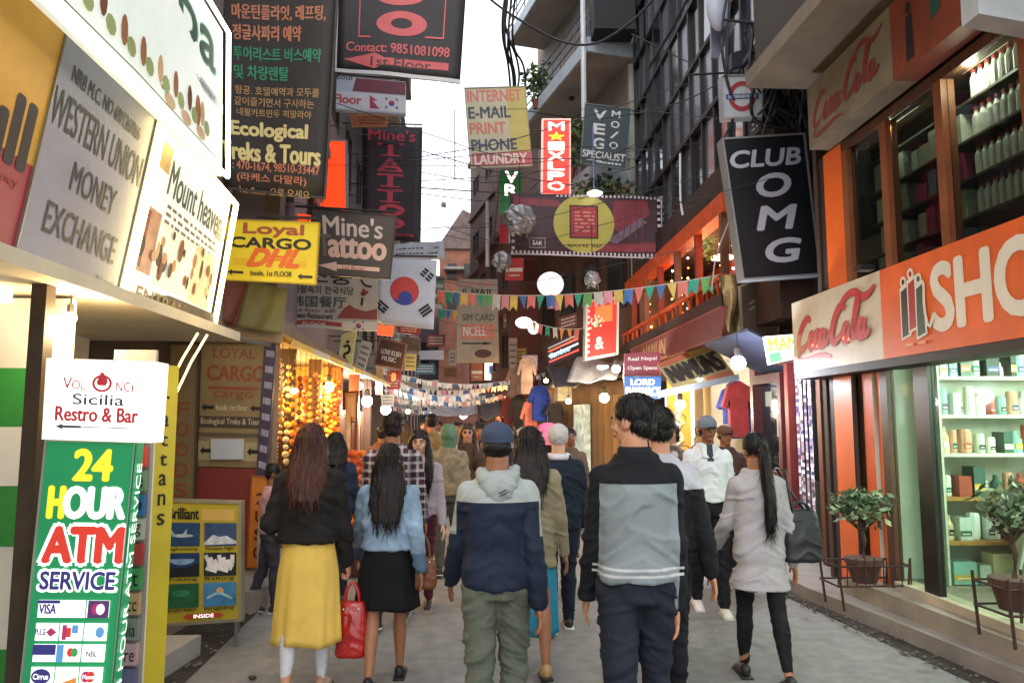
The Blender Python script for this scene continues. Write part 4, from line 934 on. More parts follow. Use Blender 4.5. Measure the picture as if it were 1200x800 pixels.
# spa board above, upright
zt = 3.98
def ony(px, z, X0, sl):
    return None
SX0 = -1.74
pb_ = lambda p: atX(p[0], p[1], SX0-.06, -.03)
SPT = atX(261, 38, -1.76, 0); SPB = atX(260, 207, -1.76, 0)
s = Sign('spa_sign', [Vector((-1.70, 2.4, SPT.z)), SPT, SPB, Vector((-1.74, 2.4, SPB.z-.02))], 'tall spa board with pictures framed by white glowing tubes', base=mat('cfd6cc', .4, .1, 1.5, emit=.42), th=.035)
s.text('Spa', mat('6fb09a', .5, 0, emit=.1), .545, .045, .945, .475, .09, nm='outline').text('Spa', mat('2f5a4e', .5, 0), .55, .05, .94, .47, .05).rect(mat('a9b2ae', .5, .1, emit=.2), 0, .5, 1, .57).text('beauty & body massage', mat('5a6468', .5, 0), .5, .51, .94, .56, .03)
for k in range(3): s.ell(mat('c07a40', .5, .3), .62+.1*k, .74, .018, .1, n=12).ell(mat('e0c09a', .5, .2), .66+.09*k, .86, .03, .04, n=12)
for k in range(9):
    u = .2+.08*k; s.ell(rn.choice(cc), u, .72+.06*rn.random(), .014, .08, n=10); s.ell(mat('a8b478', .5, .2), u+.03, .8, .02, .05, n=8)
s.stroke(mat('4a5a4a', .5, 0), [(.1, .92), (.5, .90), (.98, .93)], .008, sm=0).poly(mat('c8b24a', .5, .2), [(.43, .02), (.47, .0), (.5, .4), (.44, .52), (.40, .3)])
s.tubes(LEDW, .016, .04, 'trb'); s.done()

# ---------------------------------------------------------------- ATM column
AY = 4.0
A_TL, A_TR, A_BR, A_BL = at(56, 517, AY), at(158, 519, AY), at(128, 830, AY), at(24, 830, AY)
GRN = mat('1f8a55', .35, .08, 1.5, emit=.28)
s = Sign('atm_sign', [A_TL, A_TR, A_BR, A_BL], 'tall green lightbox reading 24 HOUR ATM SERVICE', base=GRN, th=.07)
YEL = mat('e8d431', .4, 0, emit=.5); WE = mat('f4f4f0', .4, 0, emit=.75); RD = mat('cf3a2c', .4, 0, emit=.35); NV = mat('3c3a80', .4, 0, emit=.2)
s.text('24', YEL, .34, .03, .76, .145, .12); s.text('H', YEL, .09, .175, .25, .29, .14); s.text('OUR', WE, .27, .175, .95, .29, .14)
s.text('ATM', WE, .075, .325, .985, .46, .30, nm='outline').text('ATM', RD, .09, .33, .97, .455, .16)
s.text('SERVICE', WE, .07, .49, .94, .565, .25, nm='outline').text('SERVICE', NV, .085, .495, .925, .56, .10)
rows = [.60, .685, .762, .845]
for r, v in enumerate(rows):
    nn = 3
    for k in range(nn):
        u = .09+k*.275; u1 = u+.26
        if r == 0 and k < 2: u1 = u+.275 if k == 0 else u+.26
        s.rect(WE, u, v, u1, v+.065, nm='card_panel')
s.text('VISA', NV, .11, .615, .30, .65, .08).rect(NV, .09, .60, .34, .612).rect(mat('5a3a6a', .4, 0, emit=.2), .66, .60, .90, .665)
def cards(s, u, v, c1, c2, r=.05): s.ell(c1, u, v, r, r*.36*1.15, n=16); s.ell(c2, u+r*1.1, v, r, r*.36*1.15, n=16)
MG = mat('b0366e', .4, 0, emit=.25); LBL = mat('5a9ad0', .4, 0, emit=.3); ORG2 = mat('e08a3a', .4, 0, emit=.3)
cards(s, .75, .632, MG, mat('f0d9d9', .4, 0, emit=.5)); cards(s, .77, .717, WE, LBL)
s.text('PULSE', NV, .10, .705, .22, .728, .05).poly(MG, [(.22, .717), (.27, .700), (.34, .717), (.27, .735)])
s.rect(MG, .40, .69, .45, .745).rect(RD, .45, .70, .50, .735).rect(LBL, .51, .69, .58, .72)
s.rect(NV, .09, .762, .35, .80).rect(LBL, .365, .762, .44, .827); cards(s, .52, .79, RD, mat('3f9a5a', .4, 0, emit=.3), .04); s.text('NBL', K0, .70, .785, .82, .805, .05)
s.ell(NV, .215, .878, .11, .028, n=20).text('Cirrus', WE, .13, .868, .30, .888, .05); s.poly(ORG2, [(.37, .91), (.62, .88), (.62, .91)]).text('STAR', mat('c9b9a0', .4, 0, emit=.3), .40, .86, .58, .875, .03)
cards(s, .72, .878, MG, RD); s.text('Maestro', WE, .69, .87, .86, .886, .03)
s.poly(WE, [(.03, .965), (.24, .92), (.24, .94), (.98, .94), (.98, .995), (.24, .995), (.24, 1.0)]); s.poly(RD, [(.05, .967), (.23, .928), (.23, .948), (.96, .948), (.96, .99), (.23, .99), (.23, .998)])
s.text('INSIDE', WE, .38, .953, .93, .985, .12)
s.frame(mat('a9c0b0', .3, .1, metal=.6), .012, .01)
s.done()
# green side face with the same words
rv = (A_TR-A_TL).normalized()*.017; q = [A_TR+rv+s.n*.01, A_TR+rv-s.n*.07, A_BR+rv-s.n*.07, A_BR+rv+s.n*.01]
s2 = Sign('side', q, '', base=GRN, th=.01, parent=s.root, boardname='side_panel')
V, Fc, asp = text_geo('24 HOUR ATM SERVICE', 0)
mb = MB(); mb.add([s2.P(.2+.65*(1-y), 1-.02-.9*(x), .006) for x, y in V], Fc); mb.add([s2.P(.17+.65*(1-y), 1-.02-.9*x, .0066) for x, y in V], Fc); mb.build('lettering', WE, s.root)
# restaurant lightbox on top
s = Sign('restaurant_sign', [at(60, 424, AY-.03), at(178, 428, AY-.03), at(172, 514, AY-.03), at(55, 510, AY-.03)], 'glowing white lightbox reading Sicilia Restro & Bar', base=mat('fffdf4', .4, 0, emit=1.25), th=.16)
RR = mat('b03038', .4, 0, emit=.25); DGY = mat('4a4a58', .4, 0, emit=.1)
s.text('V', RR, .13, .20, .22, .36, .03).text('OL', RR, .22, .24, .36, .36, .03).text('NC', RR, .66, .24, .80, .37, .03)
s.ell(RR, .52, .27, .10, .12, hole=.72).poly(RR, [(.47, .24), (.50, .12), (.53, .12), (.58, .24)]).poly(RR, [(.46, .24), (.58, .24), (.56, .30), (.48, .30)]); s.text('E', RR, .82, .28, .87, .37, .03)
s.text('Sicilia', DGY, .24, .42, .75, .565, .06).text('Restro & Bar', RR, .08, .60, .90, .79, .09)
s.arrow(DGY, .08, .83, .34, .91).rect(DGY, .3, .86, .86, .875).frame(mat('efe6d0', .3, 0, emit=.6), .02, .01).done()
l = bpy.data.lights.new('lightbox_glow', 'AREA'); l.energy = 7; l.color = (1, .95, .85); l.shape = 'RECTANGLE'; l.size = .5; l.size_y = .4
bulb('shop_bulb', 'warm bulb hidden in the alcove above the white lightbox', (-2.35, 4.4, 2.28), .05, 'ffd79a', 20, 22)
# dangling lit tubes from the corner of the slanted board
for k, pts in enumerate(([(232, 390), (214, 420), (196, 456), (184, 500)], [(243, 392), (224, 424), (206, 462), (196, 512)])):
    mb = MB(); mb.tube([at(a, b, 4.9) for a, b in pts], .007, 6); mb.build('light_tube', mat('ffdf94', .4, 0, emit=2.2), label=('drooping lit tube nearest the white lightbox', 'drooping lit tube reaching the corner of the slanted hotel board')[k], cat='light')
# directory stack of little plates behind the ATM box
dt = thing('directory_sign', 'directory post stacked with small coloured shop plates', 'sign', (-1.9, 4.3, .2))
pl = [('d98a2a', 'g'), ('e8b23a', '1'), ('4a4a6a', 'ng'), ('c23a38', ''), ('6a8a6a', 'e'), ('3a6aa8', 'o'), ('b9b4aa', 'ng'), ('b53a40', ''), ('4a9a5a', 'st'), ('c9a27a', 'icc'), ('8f8f8a', 'dia'), ('c9a0aa', 'ire'), ('6a6a8a', ''), ('9a4a3a', '')]
dx0 = at(152, 500, 4.42).x; dx1 = at(175, 500, 4.42).x
for k, (c, tx) in enumerate(pl):
    zt_ = 1.95-k*.135
    MB().box((dx0-.1, 4.40, zt_-.115), (dx1, 4.44, zt_)).build('plate', mat(c, .45, .15, 4), dt)
    if tx:
        V, Fc, asp = text_geo(tx); mb = MB(); mb.add([(dx1-.075+.065*x, 4.396, zt_-.095+.07*y) for x, y in V], Fc); mb.build('lettering', K0, dt)
MB().box((dx0-.12, 4.441, .15), (dx1+.01, 4.47, 2.1)).build('post', mat('9a958a', .5, .2), dt)
yx0, yx1 = at(174, 600, 4.5).x, at(190, 600, 4.5).x
s = Sign('yellow_panel', [Vector((yx0, 4.5, 2.02)), Vector((yx1+.01, 4.62, 2.02)), Vector((yx1+.01, 4.62, .18)), Vector((yx0, 4.5, .18))], 'narrow yellow vertical panel with a column of small black letters', base=mat('cbb32e', .45, .15, 2), th=.05)
for k, ch in enumerate('rattans'): s.text(ch, K0, .35, .10+k*.062, .65, .135+k*.062, .06)
s.rect(mat('e9e2c4', .4, .1), .0, 0, .12, 1).done()

# ---------------------------------------------------------------- end wall of the next building, with posters
MB().box((-5.5, 8.0, .2), (-2.14, 8.2, 7.0)).build('end_wall', mat('6e5a4c', .8, .3, 1.5, .3, 10), label='plastered end wall carrying the cargo posters', cat='wall')
EY = 7.97
s = Sign('cargo_poster', Q((236, 400), (318, 402), (306, 548), (232, 546), EY), 'brown cargo price poster with arrows on the end wall', base=mat('8b7650', .6, .2, 2), th=.03)
OC = mat('8f4a2c', .6, .1)
s.text('LOYAL', OC, .18, .05, .78, .13, .05).text('CARGO', OC, .1, .19, .95, .31, .08).rect(OC, .12, .36, .86, .385).text('cargo', OC, .2, .40, .8, .47, .04)
s.arrow(K0, .03, .50, .22, .56).arrow(K0, .76, .50, .97, .56).text('Inside 1st Floor', mat('c9bd98', .6), .25, .505, .72, .55, .04)
s.rect(mat('463a2e', .6, .1), 0, .60, 1, .69).text('Ecological Treks & Tours', mat('b9a98a', .6), .03, .615, .96, .675, .05).rect(mat('5b5138', .6), 0, .73, 1, .76)
s.rect(mat('a89a72', .6, .1), 0, .80, 1, .95).arrow(K0, .03, .84, .2, .91).arrow(K0, .76, .84, .97, .91); s.done()
MB().slab([at(247, 514, EY-.06), at(286, 514, EY-.06), at(285, 538, EY-.06), at(247, 538, EY-.06)], (0, .004, 0)).build('paper_notice', mat('b9bec4', .6, .05), label='white paper notice taped on the cargo poster', cat='paper')
MB().slab([at(230, 548, EY-.02), at(306, 549, EY-.02), at(298, 662, EY-.02), at(228, 662, EY-.02)], (0, .02, 0)).build('red_board', mat('7c2c26', .55, .2, 2), label='plain dark red board under the cargo poster', cat='board')
s = Sign('poster', Q((200, 404), (232, 404), (226, 600), (196, 600), EY-.1), 'tall dim beige poster with a column of faint orange letters', base=mat('7d6a4a', .6, .2, 2), th=.03)
for k, ch in enumerate('FOODS'): s.text(ch, OC, .25, .35+k*.12, .75, .43+k*.12, .06)
s.frame(mat('4a4034', .5, .2), .015).done()
s = Sign('poster', Q((310, 402), (324, 404), (312, 560), (300, 556), EY-.04), 'narrow purple poster strip at the corner of the end wall', base=mat('3a3048', .5, .3, 8), th=.03)
s.lines(mat('a9a4b9', .5), .2, .05, .9, 8, .12, .05).done()
s = Sign('poster', Q((296, 558), (318, 560), (312, 664), (290, 664), EY-.08), 'orange vertical signboard with brown letters at the corner steps', base=mat('c7772a', .5, .15, 3), th=.04)
for k, ch in enumerate('2USO'): s.text(ch, mat('5a1f14', .5), .28, .18+k*.2, .7, .3+k*.2, .1)
s.frame(mat('a85a20', .5, .1), .01).done()
for k, (q_, c, lb) in enumerate(((((196, 322), (335, 352), (330, 402), (205, 400)), 'a08a6c', 'beige tarpaulin over the end wall posters'), (((250, 300), (292, 330), (276, 382), (246, 372)), '7a4238', 'reddish brown tarpaulin strip behind the yellow cargo board'), (((292, 330), (338, 338), (330, 392), (276, 382)), '6f6a40', 'olive green tarpaulin strip behind the yellow cargo board'))):
    Sign('tarpaulin', Q(*q_, 7.9-.12*k), lb, 'tarpaulin', base=mat(c, .6, .3, 2, .2, 8), th=.02, wave=.03, wl=3)
Sign('tarpaulin', Q((262, 232), (345, 238), (345, 268), (262, 262), 8.4), 'mauve cloth under the dark Korean banner', 'tarpaulin', base=mat('6f5560', .6, .35, 5, .2, 8), th=.02, wave=.02)

# "brilliant" travel board
s = Sign('travel_board', Q((193, 588), (280, 590), (280, 724), (190, 730), 5.95), 'yellow travel board with six landscape pictures standing on the left pavement', base=mat('b5a52e', .4, .1, 2), th=.07)
s.text('Brilliant', K0, .06, .045, .46, .14, .08).rect(mat('c9a85a', .4, .1), .5, .05, .94, .15)
PICS = [('24456e', 'aab8c6'), ('3a4f78', 'c2cbd4'), ('1f3a66', '7fa0c4'), ('2a3038', 'e9edf0'), ('1e5a3c', '2f7a56'), ('3f7fae', '8fb4c4')]
for k, (c1, c2) in enumerate(PICS):
    u = .05+(k % 2)*.49; v = .17+(k//2)*.255
    s.rect(mat(c1, .3, .35, 9), u, v, u+.43, v+.2); m2 = mat(c2, .35, .4, 14)
    if k == 0: s.ell(m2, u+.2, v+.11, .15, .015, n=10).poly(m2, [(u+.18, v+.11), (u+.26, v+.05), (u+.25, v+.11)]).poly(m2, [(u+.05, v+.1), (u+.04, v+.05), (u+.1, v+.1)])
    if k == 1: s.poly(m2, [(u, v+.17), (u+.12, v+.1), (u+.2, v+.12), (u+.3, v+.11), (u+.43, v+.16), (u+.43, v+.18), (u, v+.19)])
    if k == 2: s.ell(m2, u+.2, v+.05, .17, .05, n=16, a0=180, a1=360).poly(mat('141a22', .5), [(u, v+.08), (u+.1, v+.12), (u+.3, v+.12), (u+.43, v+.08), (u+.43, v+.2), (u, v+.2)])
    if k == 3:
        for q in range(7): s.stroke(m2, [(u+.02+.06*q, v+.02+.02*(q % 3)), (u+.08+.05*q, v+.1), (u+.04+.05*q, v+.15+.01*(q % 3))], .03)
    if k == 4: s.ell(m2, u+.2, v+.08, .12, .03, n=12)
    if k == 5: s.ell(mat('c9a27a', .5), u+.22, v+.07, .05, .03, n=12).stroke(m2, [(u+.05, v+.13), (u+.2, v+.08), (u+.38, v+.14)], .02)
    s.text(('Sightseeing', 'Mountain Flight', 'Trekking', 'Rafting', 'Jungle Safari', 'Paragliding')[k], K0, u+.02, v+.207, u+.40, v+.238, .04)
s.rect(mat('b5402c', .4), .35, .935, .75, .975).text('INSIDE', WE, .42, .94, .68, .97, .05).poly(mat('b5402c', .4), [(.28, .955), (.35, .93), (.35, .98)]).poly(mat('b5402c', .4), [(.82, .955), (.75, .93), (.75, .98)])
s.frame(mat('a39d86', .35, .15, metal=.5), .022, .012)
for u in (.04, .96):
    p = s.P(u, 1, -.02); s.rods(STEEL, [((p.x, p.y, p.z), (p.x, p.y+.0, .152 if u < .5 else .012))], .015, 'leg')
p = s.P(.9, .3, -.08); s.rods(STEEL, [((p.x, p.y, p.z), (p.x-.05, p.y+.35, .01))], .012, 'leg'); s.done()
for k in range(5):
    p = at(222+k*33, 742+6*math.sin(k*2), 5.4); MB().ball((p.x+.3, 5.0+.2*k, .022), (.03, .02, .014), 6, 4).build('pebble', mat(('cfcac2', '2a2624')[k % 2], .7), kind='stuff')

# ---------------------------------------------------------------- golden bead shop
GX = -2.28
gs = thing('bead_shop', 'golden lit shop front hung with beads and ornaments', 'shop', (GX, 8.2, 0))
OCH = mat('c98a2a', .5, .25, 4, .1, 14); 
MB().box((GX-2.2, 12.6, .1), (GX-.2, 12.7, 2.6)).build('side_wall', OCH, gs); MB().box((GX-2.3, 8.2, .1), (GX-2.2, 16.4, 2.6)).build('back_wall', mat('b8862f', .6, .3, 4), gs)
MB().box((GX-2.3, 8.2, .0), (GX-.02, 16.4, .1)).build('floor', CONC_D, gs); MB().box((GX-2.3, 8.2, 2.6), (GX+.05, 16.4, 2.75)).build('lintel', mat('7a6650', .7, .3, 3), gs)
MB().box((GX-.25, 8.22, .12), (GX-.02, 8.36, 2.55)).build('door_jamb', mat('3a2414', .5, .2), gs)
def goldcase(y0, y1):
    pass
rn = random.Random(17)
GO = [mat(c, .35, .25, 9, emit=e, metal=.0) for c, e in (('e0861e', 0), ('c9641a', 0), ('f0a83a', 0), ('8a3a1a', 0), ('d9c9a0', 0), ('5a2a1a', 0), ('e8c04a', 0))]
# bangle column
bc = thing('bangle_rack', 'tall column of stacked orange and gold bangles at the shop corner', 'rack', (GX+.03, 8.3, .9))
MB().tube([(GX+.03, 8.3, .9), (GX+.03, 8.3, 2.45)], .03, 8).build('pole', BRN, bc)
for k in range(38):
    z = .95+k*.038; mb = MB(); mb.lathe((GX+.03, 8.3, z), [(.075, 0), (.095, .004), (.1, .014), (.095, .024), (.075, .028)], 12); mb.build('bangle', GO[(k*3+k//4) % 5], bc)
for g in range(14):       # hanging strings of beads along the front
    y = 8.55+g*.3; n = 14; st_ = thing('bead_string', ['string of beads nearest the bangle column', 'second bead string from the bangle column'][g] if g < 2 else 'bead string among those hanging along the golden shop front', 'beads', (GX+.02, y, 2.5), group='bead strings of the golden shop')
    top = 2.35; ln = rn.uniform(.7, 1.6); mc = rn.choice(GO)
    mb = MB(); mb.tube([(GX, y, 2.6), (GX, y, top-ln)], .004, 4); mb.build('cord', BLK, st_)
    for q in range(n):
        z = top-ln*q/n; mb = MB(); mb.ball((GX+rn.uniform(-.01, .01), y+rn.uniform(-.015, .015), z), rn.uniform(.02, .045), 7, 5); mb.build('bead', rn.choice(GO) if rn.random() < .4 else mc, st_)
sh2 = thing('ornament_shelves', 'shelves of golden ornaments inside the warm lit bead shop', 'shelves', (GX-.6, 8.3, .2))
for z in (.5, .9, 1.3, 1.7, 2.1):
    MB().box((GX-1.9, 12.2, z), (GX-.25, 12.58, z+.03)).build('shelf', mat('8a5a24', .5, .2), sh2)
    goods(sh2, GX-1.85, GX-.3, 12.5, z+.032, .12, .3, .07, .16, rn, cols=['e0861e', 'c9641a', 'f0a83a', '8a3a1a', 'e8d9a0', '5a2a1a', 'e8c04a'])
for (a, b, m_) in ((9.5, 9.62, '2f1c10'), (11.1, 11.2, '6a4a1e'), (12.7, 12.95, 'd07020'), (14.6, 14.8, '8a4a20'), (16.3, 16.45, '5a3a24')):
    MB().box((GX-.2, a, .1), (GX-.02, b, 2.6)).build('post', mat(m_, .5, .2, 4), gs)
for k in range(5):
    y = 13.1+k*.55; MB().box((GX-.12, y, .9+.1*(k % 2)), (GX-.06, y+.42, 1.9)).build('display_panel', mat(('b07a50', 'c9a06a', '7a2f20', '9a8a6a', '5a3a2a')[k], .5, .3, 8), gs)
MB().box((GX-.2, 13.0, .1), (GX+.15, 16.2, .8)).build('display_counter', mat('6a3024', .6, .3, 4), gs)
for q in range(3):
    l = bpy.data.lights.new('bead_light', 'POINT'); l.energy = (85, 95, 70)[q]; l.color = ((1, .62, .2), (1, .66, .24), (1, .85, .7))[q]; l.shadow_soft_size = .15
    o = bpy.data.objects.new('bead_light', l); COL.objects.link(o); o.location = ((GX-.7, 9.2, 2.2), (GX-.6, 11.2, 2.1), (GX-.5, 14.5, 2.2))[q]
bulb('shop_bulb', 'warm yellow bulb blazing in the golden bead shop', at(385, 453, 11.4), .11, 'ffd070', 40, 45)
bulb('shop_bulb', 'white bulb beyond the golden bead shop', at(430, 470, 15.3), .15, 'fff3e6', 40, 50)
bulb('shop_bulb', 'higher white bulb beyond the golden bead shop', at(421, 452, 15.8), .11, 'fff3e6', 35, 0)
bulb('shop_bulb', 'small yellow bulb among the bead strings', at(344, 458, 9.0), .05, 'ffc860', 25, 8)
# fruit/marigold garland stack
mg = thing('marigold_garlands', 'stack of orange marigold garlands beside the plaid shirt', 'garlands', (at(416, 550, 8.4).x, 8.4, .5))
x0_ = at(416, 550, 8.4).x
for i in range(3):
    for j in range(9):
        mb = MB(); mb.ball((x0_-.08+i*.08, 8.4-.03*(i % 2), .62+j*.09), (.05, .05, .045), 8, 6); mb.build('flower', mat(('e05a14', 'e8741e', 'd04a10')[(i+j) % 3], .6, .3, 30, .4, 40), mg)
MB().box((x0_-.16, 8.45, 0), (x0_+.16, 8.75, .58)).build('stand', BRN, mg)
# white sack with dark marks beside the steps
sk = thing('white_drum', 'white plastic drum with dark scuffs beside the orange signboard', 'drum', (at(326, 640, 7.8).x, 7.8, .2))
MB().lathe((at(327, 640, 7.8).x, 7.75, .2), [(.16, 0), (.19, .03), (.2, .3), (.19, .55), (.14, .62), (.06, .64)], 18).build('body', mat('b4bab6', .5, .35, 4), sk, smooth=True)
MB().lathe((at(327, 640, 7.8).x, 7.75, .84), [(.07, 0), (.07, .06)], 12).build('cap', mat('2a2a2a', .5), sk)
# glowing awning edge along the left shops
aw = thing('awning', 'narrow gilded awning running along the left shop fronts', 'awning', (-2.2, 8, 2.5))
for k in range(9):
    y = 8.05+k*1.0; MB().slab([(-2.34, y, 2.72), (-2.34, y+.96, 2.72), (-1.98, y+.96, 2.53), (-1.98, y, 2.53)], (0, 0, .03)).build('panel', mat(('c9a24a', '8a6a3a', 'b9b0a0', 'a87a34')[k % 4], .4, .3, 6), aw)
    MB().box((-1.99, y, 2.49), (-1.96, y+.93, 2.56)).build('trim', mat(('e9c860', 'd9d4c0')[k % 2], .3, .2), aw)
# projecting small frame board near the spa sign corner: aluminium strip
MB().tube([at(262, 388, 7.0), at(290, 400, 7.4), at(316, 404, 7.8)], .02, 6).build('metal_strip', STEEL, label='bare metal strip bridging the hotel board and the awning', cat='strip')
# ================================================================ HANGING SIGNS AND BANNERS
IRON = mat('1c1b1b', .6, .2, 5)
def hang(s, wall_x, tl=None, r=.015, top=True, both=False):
    """iron arm from the sign's top edge back to the wall it belongs to, plus two hooks"""
    a = s.P(0, 0, -.02)+Vector((0, 0, .06)); b = s.P(1, 0, -.02)+Vector((0, 0, .06))
    far = a if abs(a.x-wall_x) > abs(b.x-wall_x) else b; near = b if far is a else a
    w_ = Vector((wall_x, near.y+.05, near.z)); s.rods(IRON, [(far, w_)], r)
    for u in (.12, .88): s.rods(IRON, [(s.P(u, 0, -.02)+Vector((0, 0, .062)), s.P(u, 0, -.02))], .006, 'hook')
    return s
OCR = mat('c47a5a', .55, .15, 8); GT = mat('2f8a63', .55, .15, 8); TAN = mat('b08a5a', .55, .2, 8); YW = mat('d9c88a', .55, .1, 6)
DKB = mat('2e2824', .6, .3, 1.2, .2, 5)
s = Sign('korean_banner', [at(243, -110, 7.4), at(401, -110, 7.4), at(380, 231, 7.4), at(262, 219, 7.4)], 'huge dark banner with Korean text and the words Ecological Treks & Tours', 'banner', base=DKB, th=.02, wave=.02, wl=2, grid=(10, 16))
vv = lambda y: (y+110)/(341-8)
s.text('마운틴플라잇, 래프팅,', OCR, .15, vv(8), .92, vv(26), .05).text('정글사파리 예약', OCR, .15, vv(32), .72, vv(50), .05)
s.text('투어리스트 버스예약', GT, .15, vv(58), .90, vv(74), .05).text('및 차량렌탈', GT, .15, vv(80), .62, vv(96), .05)
s.text('항공. 호텔예약과 모두를', TAN, .15, vv(104), .90, vv(114), .03).text('같이즐기면서 구사하는', TAN, .14, vv(117), .86, vv(127), .03).text('네팔카트만두 히말라야', TAN, .16, vv(130), .84, vv(139), .03)
s.text('Ecological', YW, .10, vv(146), .81, vv(166), .10).text('Treks & Tours', YW, -.0, vv(170), .94, vv(190), .10)
s.text(': 470-1674, 98510-33447', OCR, .10, vv(191), .94, vv(202), .04).text('(라케스 다말라)', OCR, .14, vv(204), .82, vv(215), .04).text('1st floor 으로 오세요', TAN, .16, vv(219), .86, vv(228), .03)
s.frame(mat('3a3630', .5, .2), .02, .01); hang(s, -2.4).done()
BLR = mat('231d22', .6, .25, 2, .15, 6); SAL = mat('c9585a', .55, .12, 5); WF = mat('c9c9c9', .5, .05)
s = Sign('tattoo_banner', [at(398, -80, 9), at(551, -80, 9), at(539, 98, 9), at(393, 84, 9)], 'black cloth banner with red round letters and a Contact line above an arrow', 'banner', base=BLR, th=.015, wave=.03, wl=2.5, grid=(14, 14))
v2 = lambda y: (y+80)/173
s.ell(SAL, .49, v2(-3), .19, .072, hole=.42, n=40).ell(SAL, .51, v2(31), .20, .085, hole=.42, n=40)
s.text('TATT', SAL, .3, v2(-75), .7, v2(-30), .1)
s.text('Contact: 9851081098', SAL, .08, v2(55), .90, v2(66), .06).arrow(SAL, .06, v2(67), .90, v2(86)).text('1st Floor', mat('3a2226', .5), .28, v2(72), .76, v2(83), .05)
for (u0, v0_, u1, v1_) in ((.84, v2(-60), .85, v2(45)), (.17, v2(-60), .18, v2(48)), (.17, v2(47), .27, v2(49)), (.7, v2(44), .85, v2(46))): s.rect(SAL, u0, v0_, u1, v1_, n=1)
s.rect(WF, 0, .975, 1, 1).rect(mat('bdbdbd', .5), -.004, 0, .008, 1); hang(s, -2.5).done()
def taeguk(s, u, v, r, asp, bars=True, red='c23a34', blue='2a3f8f', k=1.0):
    """red and blue whirl with four bar signs; r in u units, asp = W/H"""
    R_ = mat(red, .55, .08, 4); B_ = mat(blue, .55, .08, 4); ry = r*asp
    s.ell(R_, u, v, r, ry, n=32); 
    s.ell(B_, u, v, r, ry, a0=100, a1=280, n=20)
    c = math.cos(math.radians(280)); sn = math.sin(math.radians(280))
    s.ell(B_, u+c*r*.5, v-sn*ry*.5, r*.5, ry*.5, n=16); s.ell(R_, u-c*r*.5, v+sn*ry*.5, r*.5, ry*.5, n=16)
    if bars:
        for (dx, dy, br) in ((-1, -1, 0), (1, -1, 1), (-1, 1, 1), (1, 1, 0)):
            cx = u+dx*r*1.75*k; cy = v+dy*ry*1.42*k; t = Vector((dx*.62, dy*.78)); t.normalize(); nn = Vector((-t.y, t.x))
            for q in (-1, 0, 1):
                o = t*(q*r*.22); h = r*.42; wv_ = r*.075
                for (a, b) in (((-h, -.06*r), (.06*r, h)) if (br and q == 0) or (dx == 1 and dy == -1) and q else ((-h, h),)):
                    P = [(cx+(o.x+nn.x*a-t.x*wv_), cy+(o.y+nn.y*a-t.y*wv_)*asp), (cx+(o.x+nn.x*b-t.x*wv_), cy+(o.y+nn.y*b-t.y*wv_)*asp), (cx+(o.x+nn.x*b+t.x*wv_), cy+(o.y+nn.y*b+t.y*wv_)*asp), (cx+(o.x+nn.x*a+t.x*wv_), cy+(o.y+nn.y*a+t.y*wv_)*asp)]
                    s.poly(mat('1b1b22', .6, 0), P)
    return s
s = Sign('lightbox_sign', Q((386, 88), (475, 96), (475, 134), (386, 128), 13), 'white box sign with tiny Nepali and Korean flags under the round letter banner', base=mat('a9b0bd', .5, .12, 3), th=.12)
MRN = mat('6e2a3c', .5, .15, 4)
s.poly(MRN, [(.35, .02), (1, .02), (1, .42), (.3, .42)]).text('Seoul', mat('2a3440', .5), .03, -.05, .3, .1, .06).rect(mat('c4c6cc', .5), 0, .45, 1, .96).text('Floor', mat('b03a4a', .5), .06, .55, .42, .8, .1)
s.poly(mat('a02a4a', .5), [(.53, .5), (.64, .66), (.57, .66), (.66, .9), (.53, .9)]); taeguk(s, .82, .7, .04, s.W/s.H); hang(s, -2.6).done()
s = Sign('shop_sign', Q((408, 134), (455, 134), (453, 148), (412, 148), 13.5), 'small orange and cream board between the flag box and the tall tattoo banner', base=mat('c98a62', .5, .2, 6), th=.05)
s.lines(mat('8f4a34', .5), .25, .2, .95, 3, .25, .12).done()
s = Sign('tattoo_banner', Q((425, 147), (495, 149), (493, 284), (424, 279), 14), "tall black hanging banner reading Mine's TATTOO downwards in red", 'banner', base=mat('25202a', .6, .25, 2, .15, 5), th=.02, wave=.025, wl=2, grid=(8, 14))
RD2 = mat('b0394a', .55, .1, 5)
s.text("Mine's", RD2, .1, .03, .88, .13, .06)
for k, ch in enumerate('TATT'): s.text(ch, RD2, .26, .155+k*.135, .68, .265+k*.135, .09).rect(RD2, .3, .255+k*.135, .64, .267+k*.135, n=2)
s.ell(RD2, .5, .735, .22, .05, hole=.45).ell(RD2, .5, .85, .22, .05, hole=.45).text('Tattoo & piercing', RD2, .12, .93, .88, .965, .03); hang(s, -2.7).done()
s = Sign('lightbox_sign', Q((375, 166), (404, 166), (405, 246), (377, 244), 12), 'bright orange red vertical light panel behind the Korean banner', base=mat('ff3a12', .4, .05, 2, emit=.9), th=.1)
s.frame(mat('8a9098', .4, .1), .03).rods(IRON, [(s.P(0, .1, -.05), Vector((-2.5, 12.05, s.P(0, .1).z)))]).done()
s = Sign('lightbox_sign', Q((352, 236), (404, 240), (404, 250), (352, 247), 11.7), 'thin orange light strip above the yellow cargo board', base=mat('f04018', .4, .05, 2, emit=.8), th=.06).done()
Sign('lightbox_sign', Q((348, 250), (364, 252), (362, 264), (350, 263), 8.6), 'little orange lit corner beside the yellow cargo board', base=mat('e8481c', .4, .05, 2, emit=.6), th=.06).done()
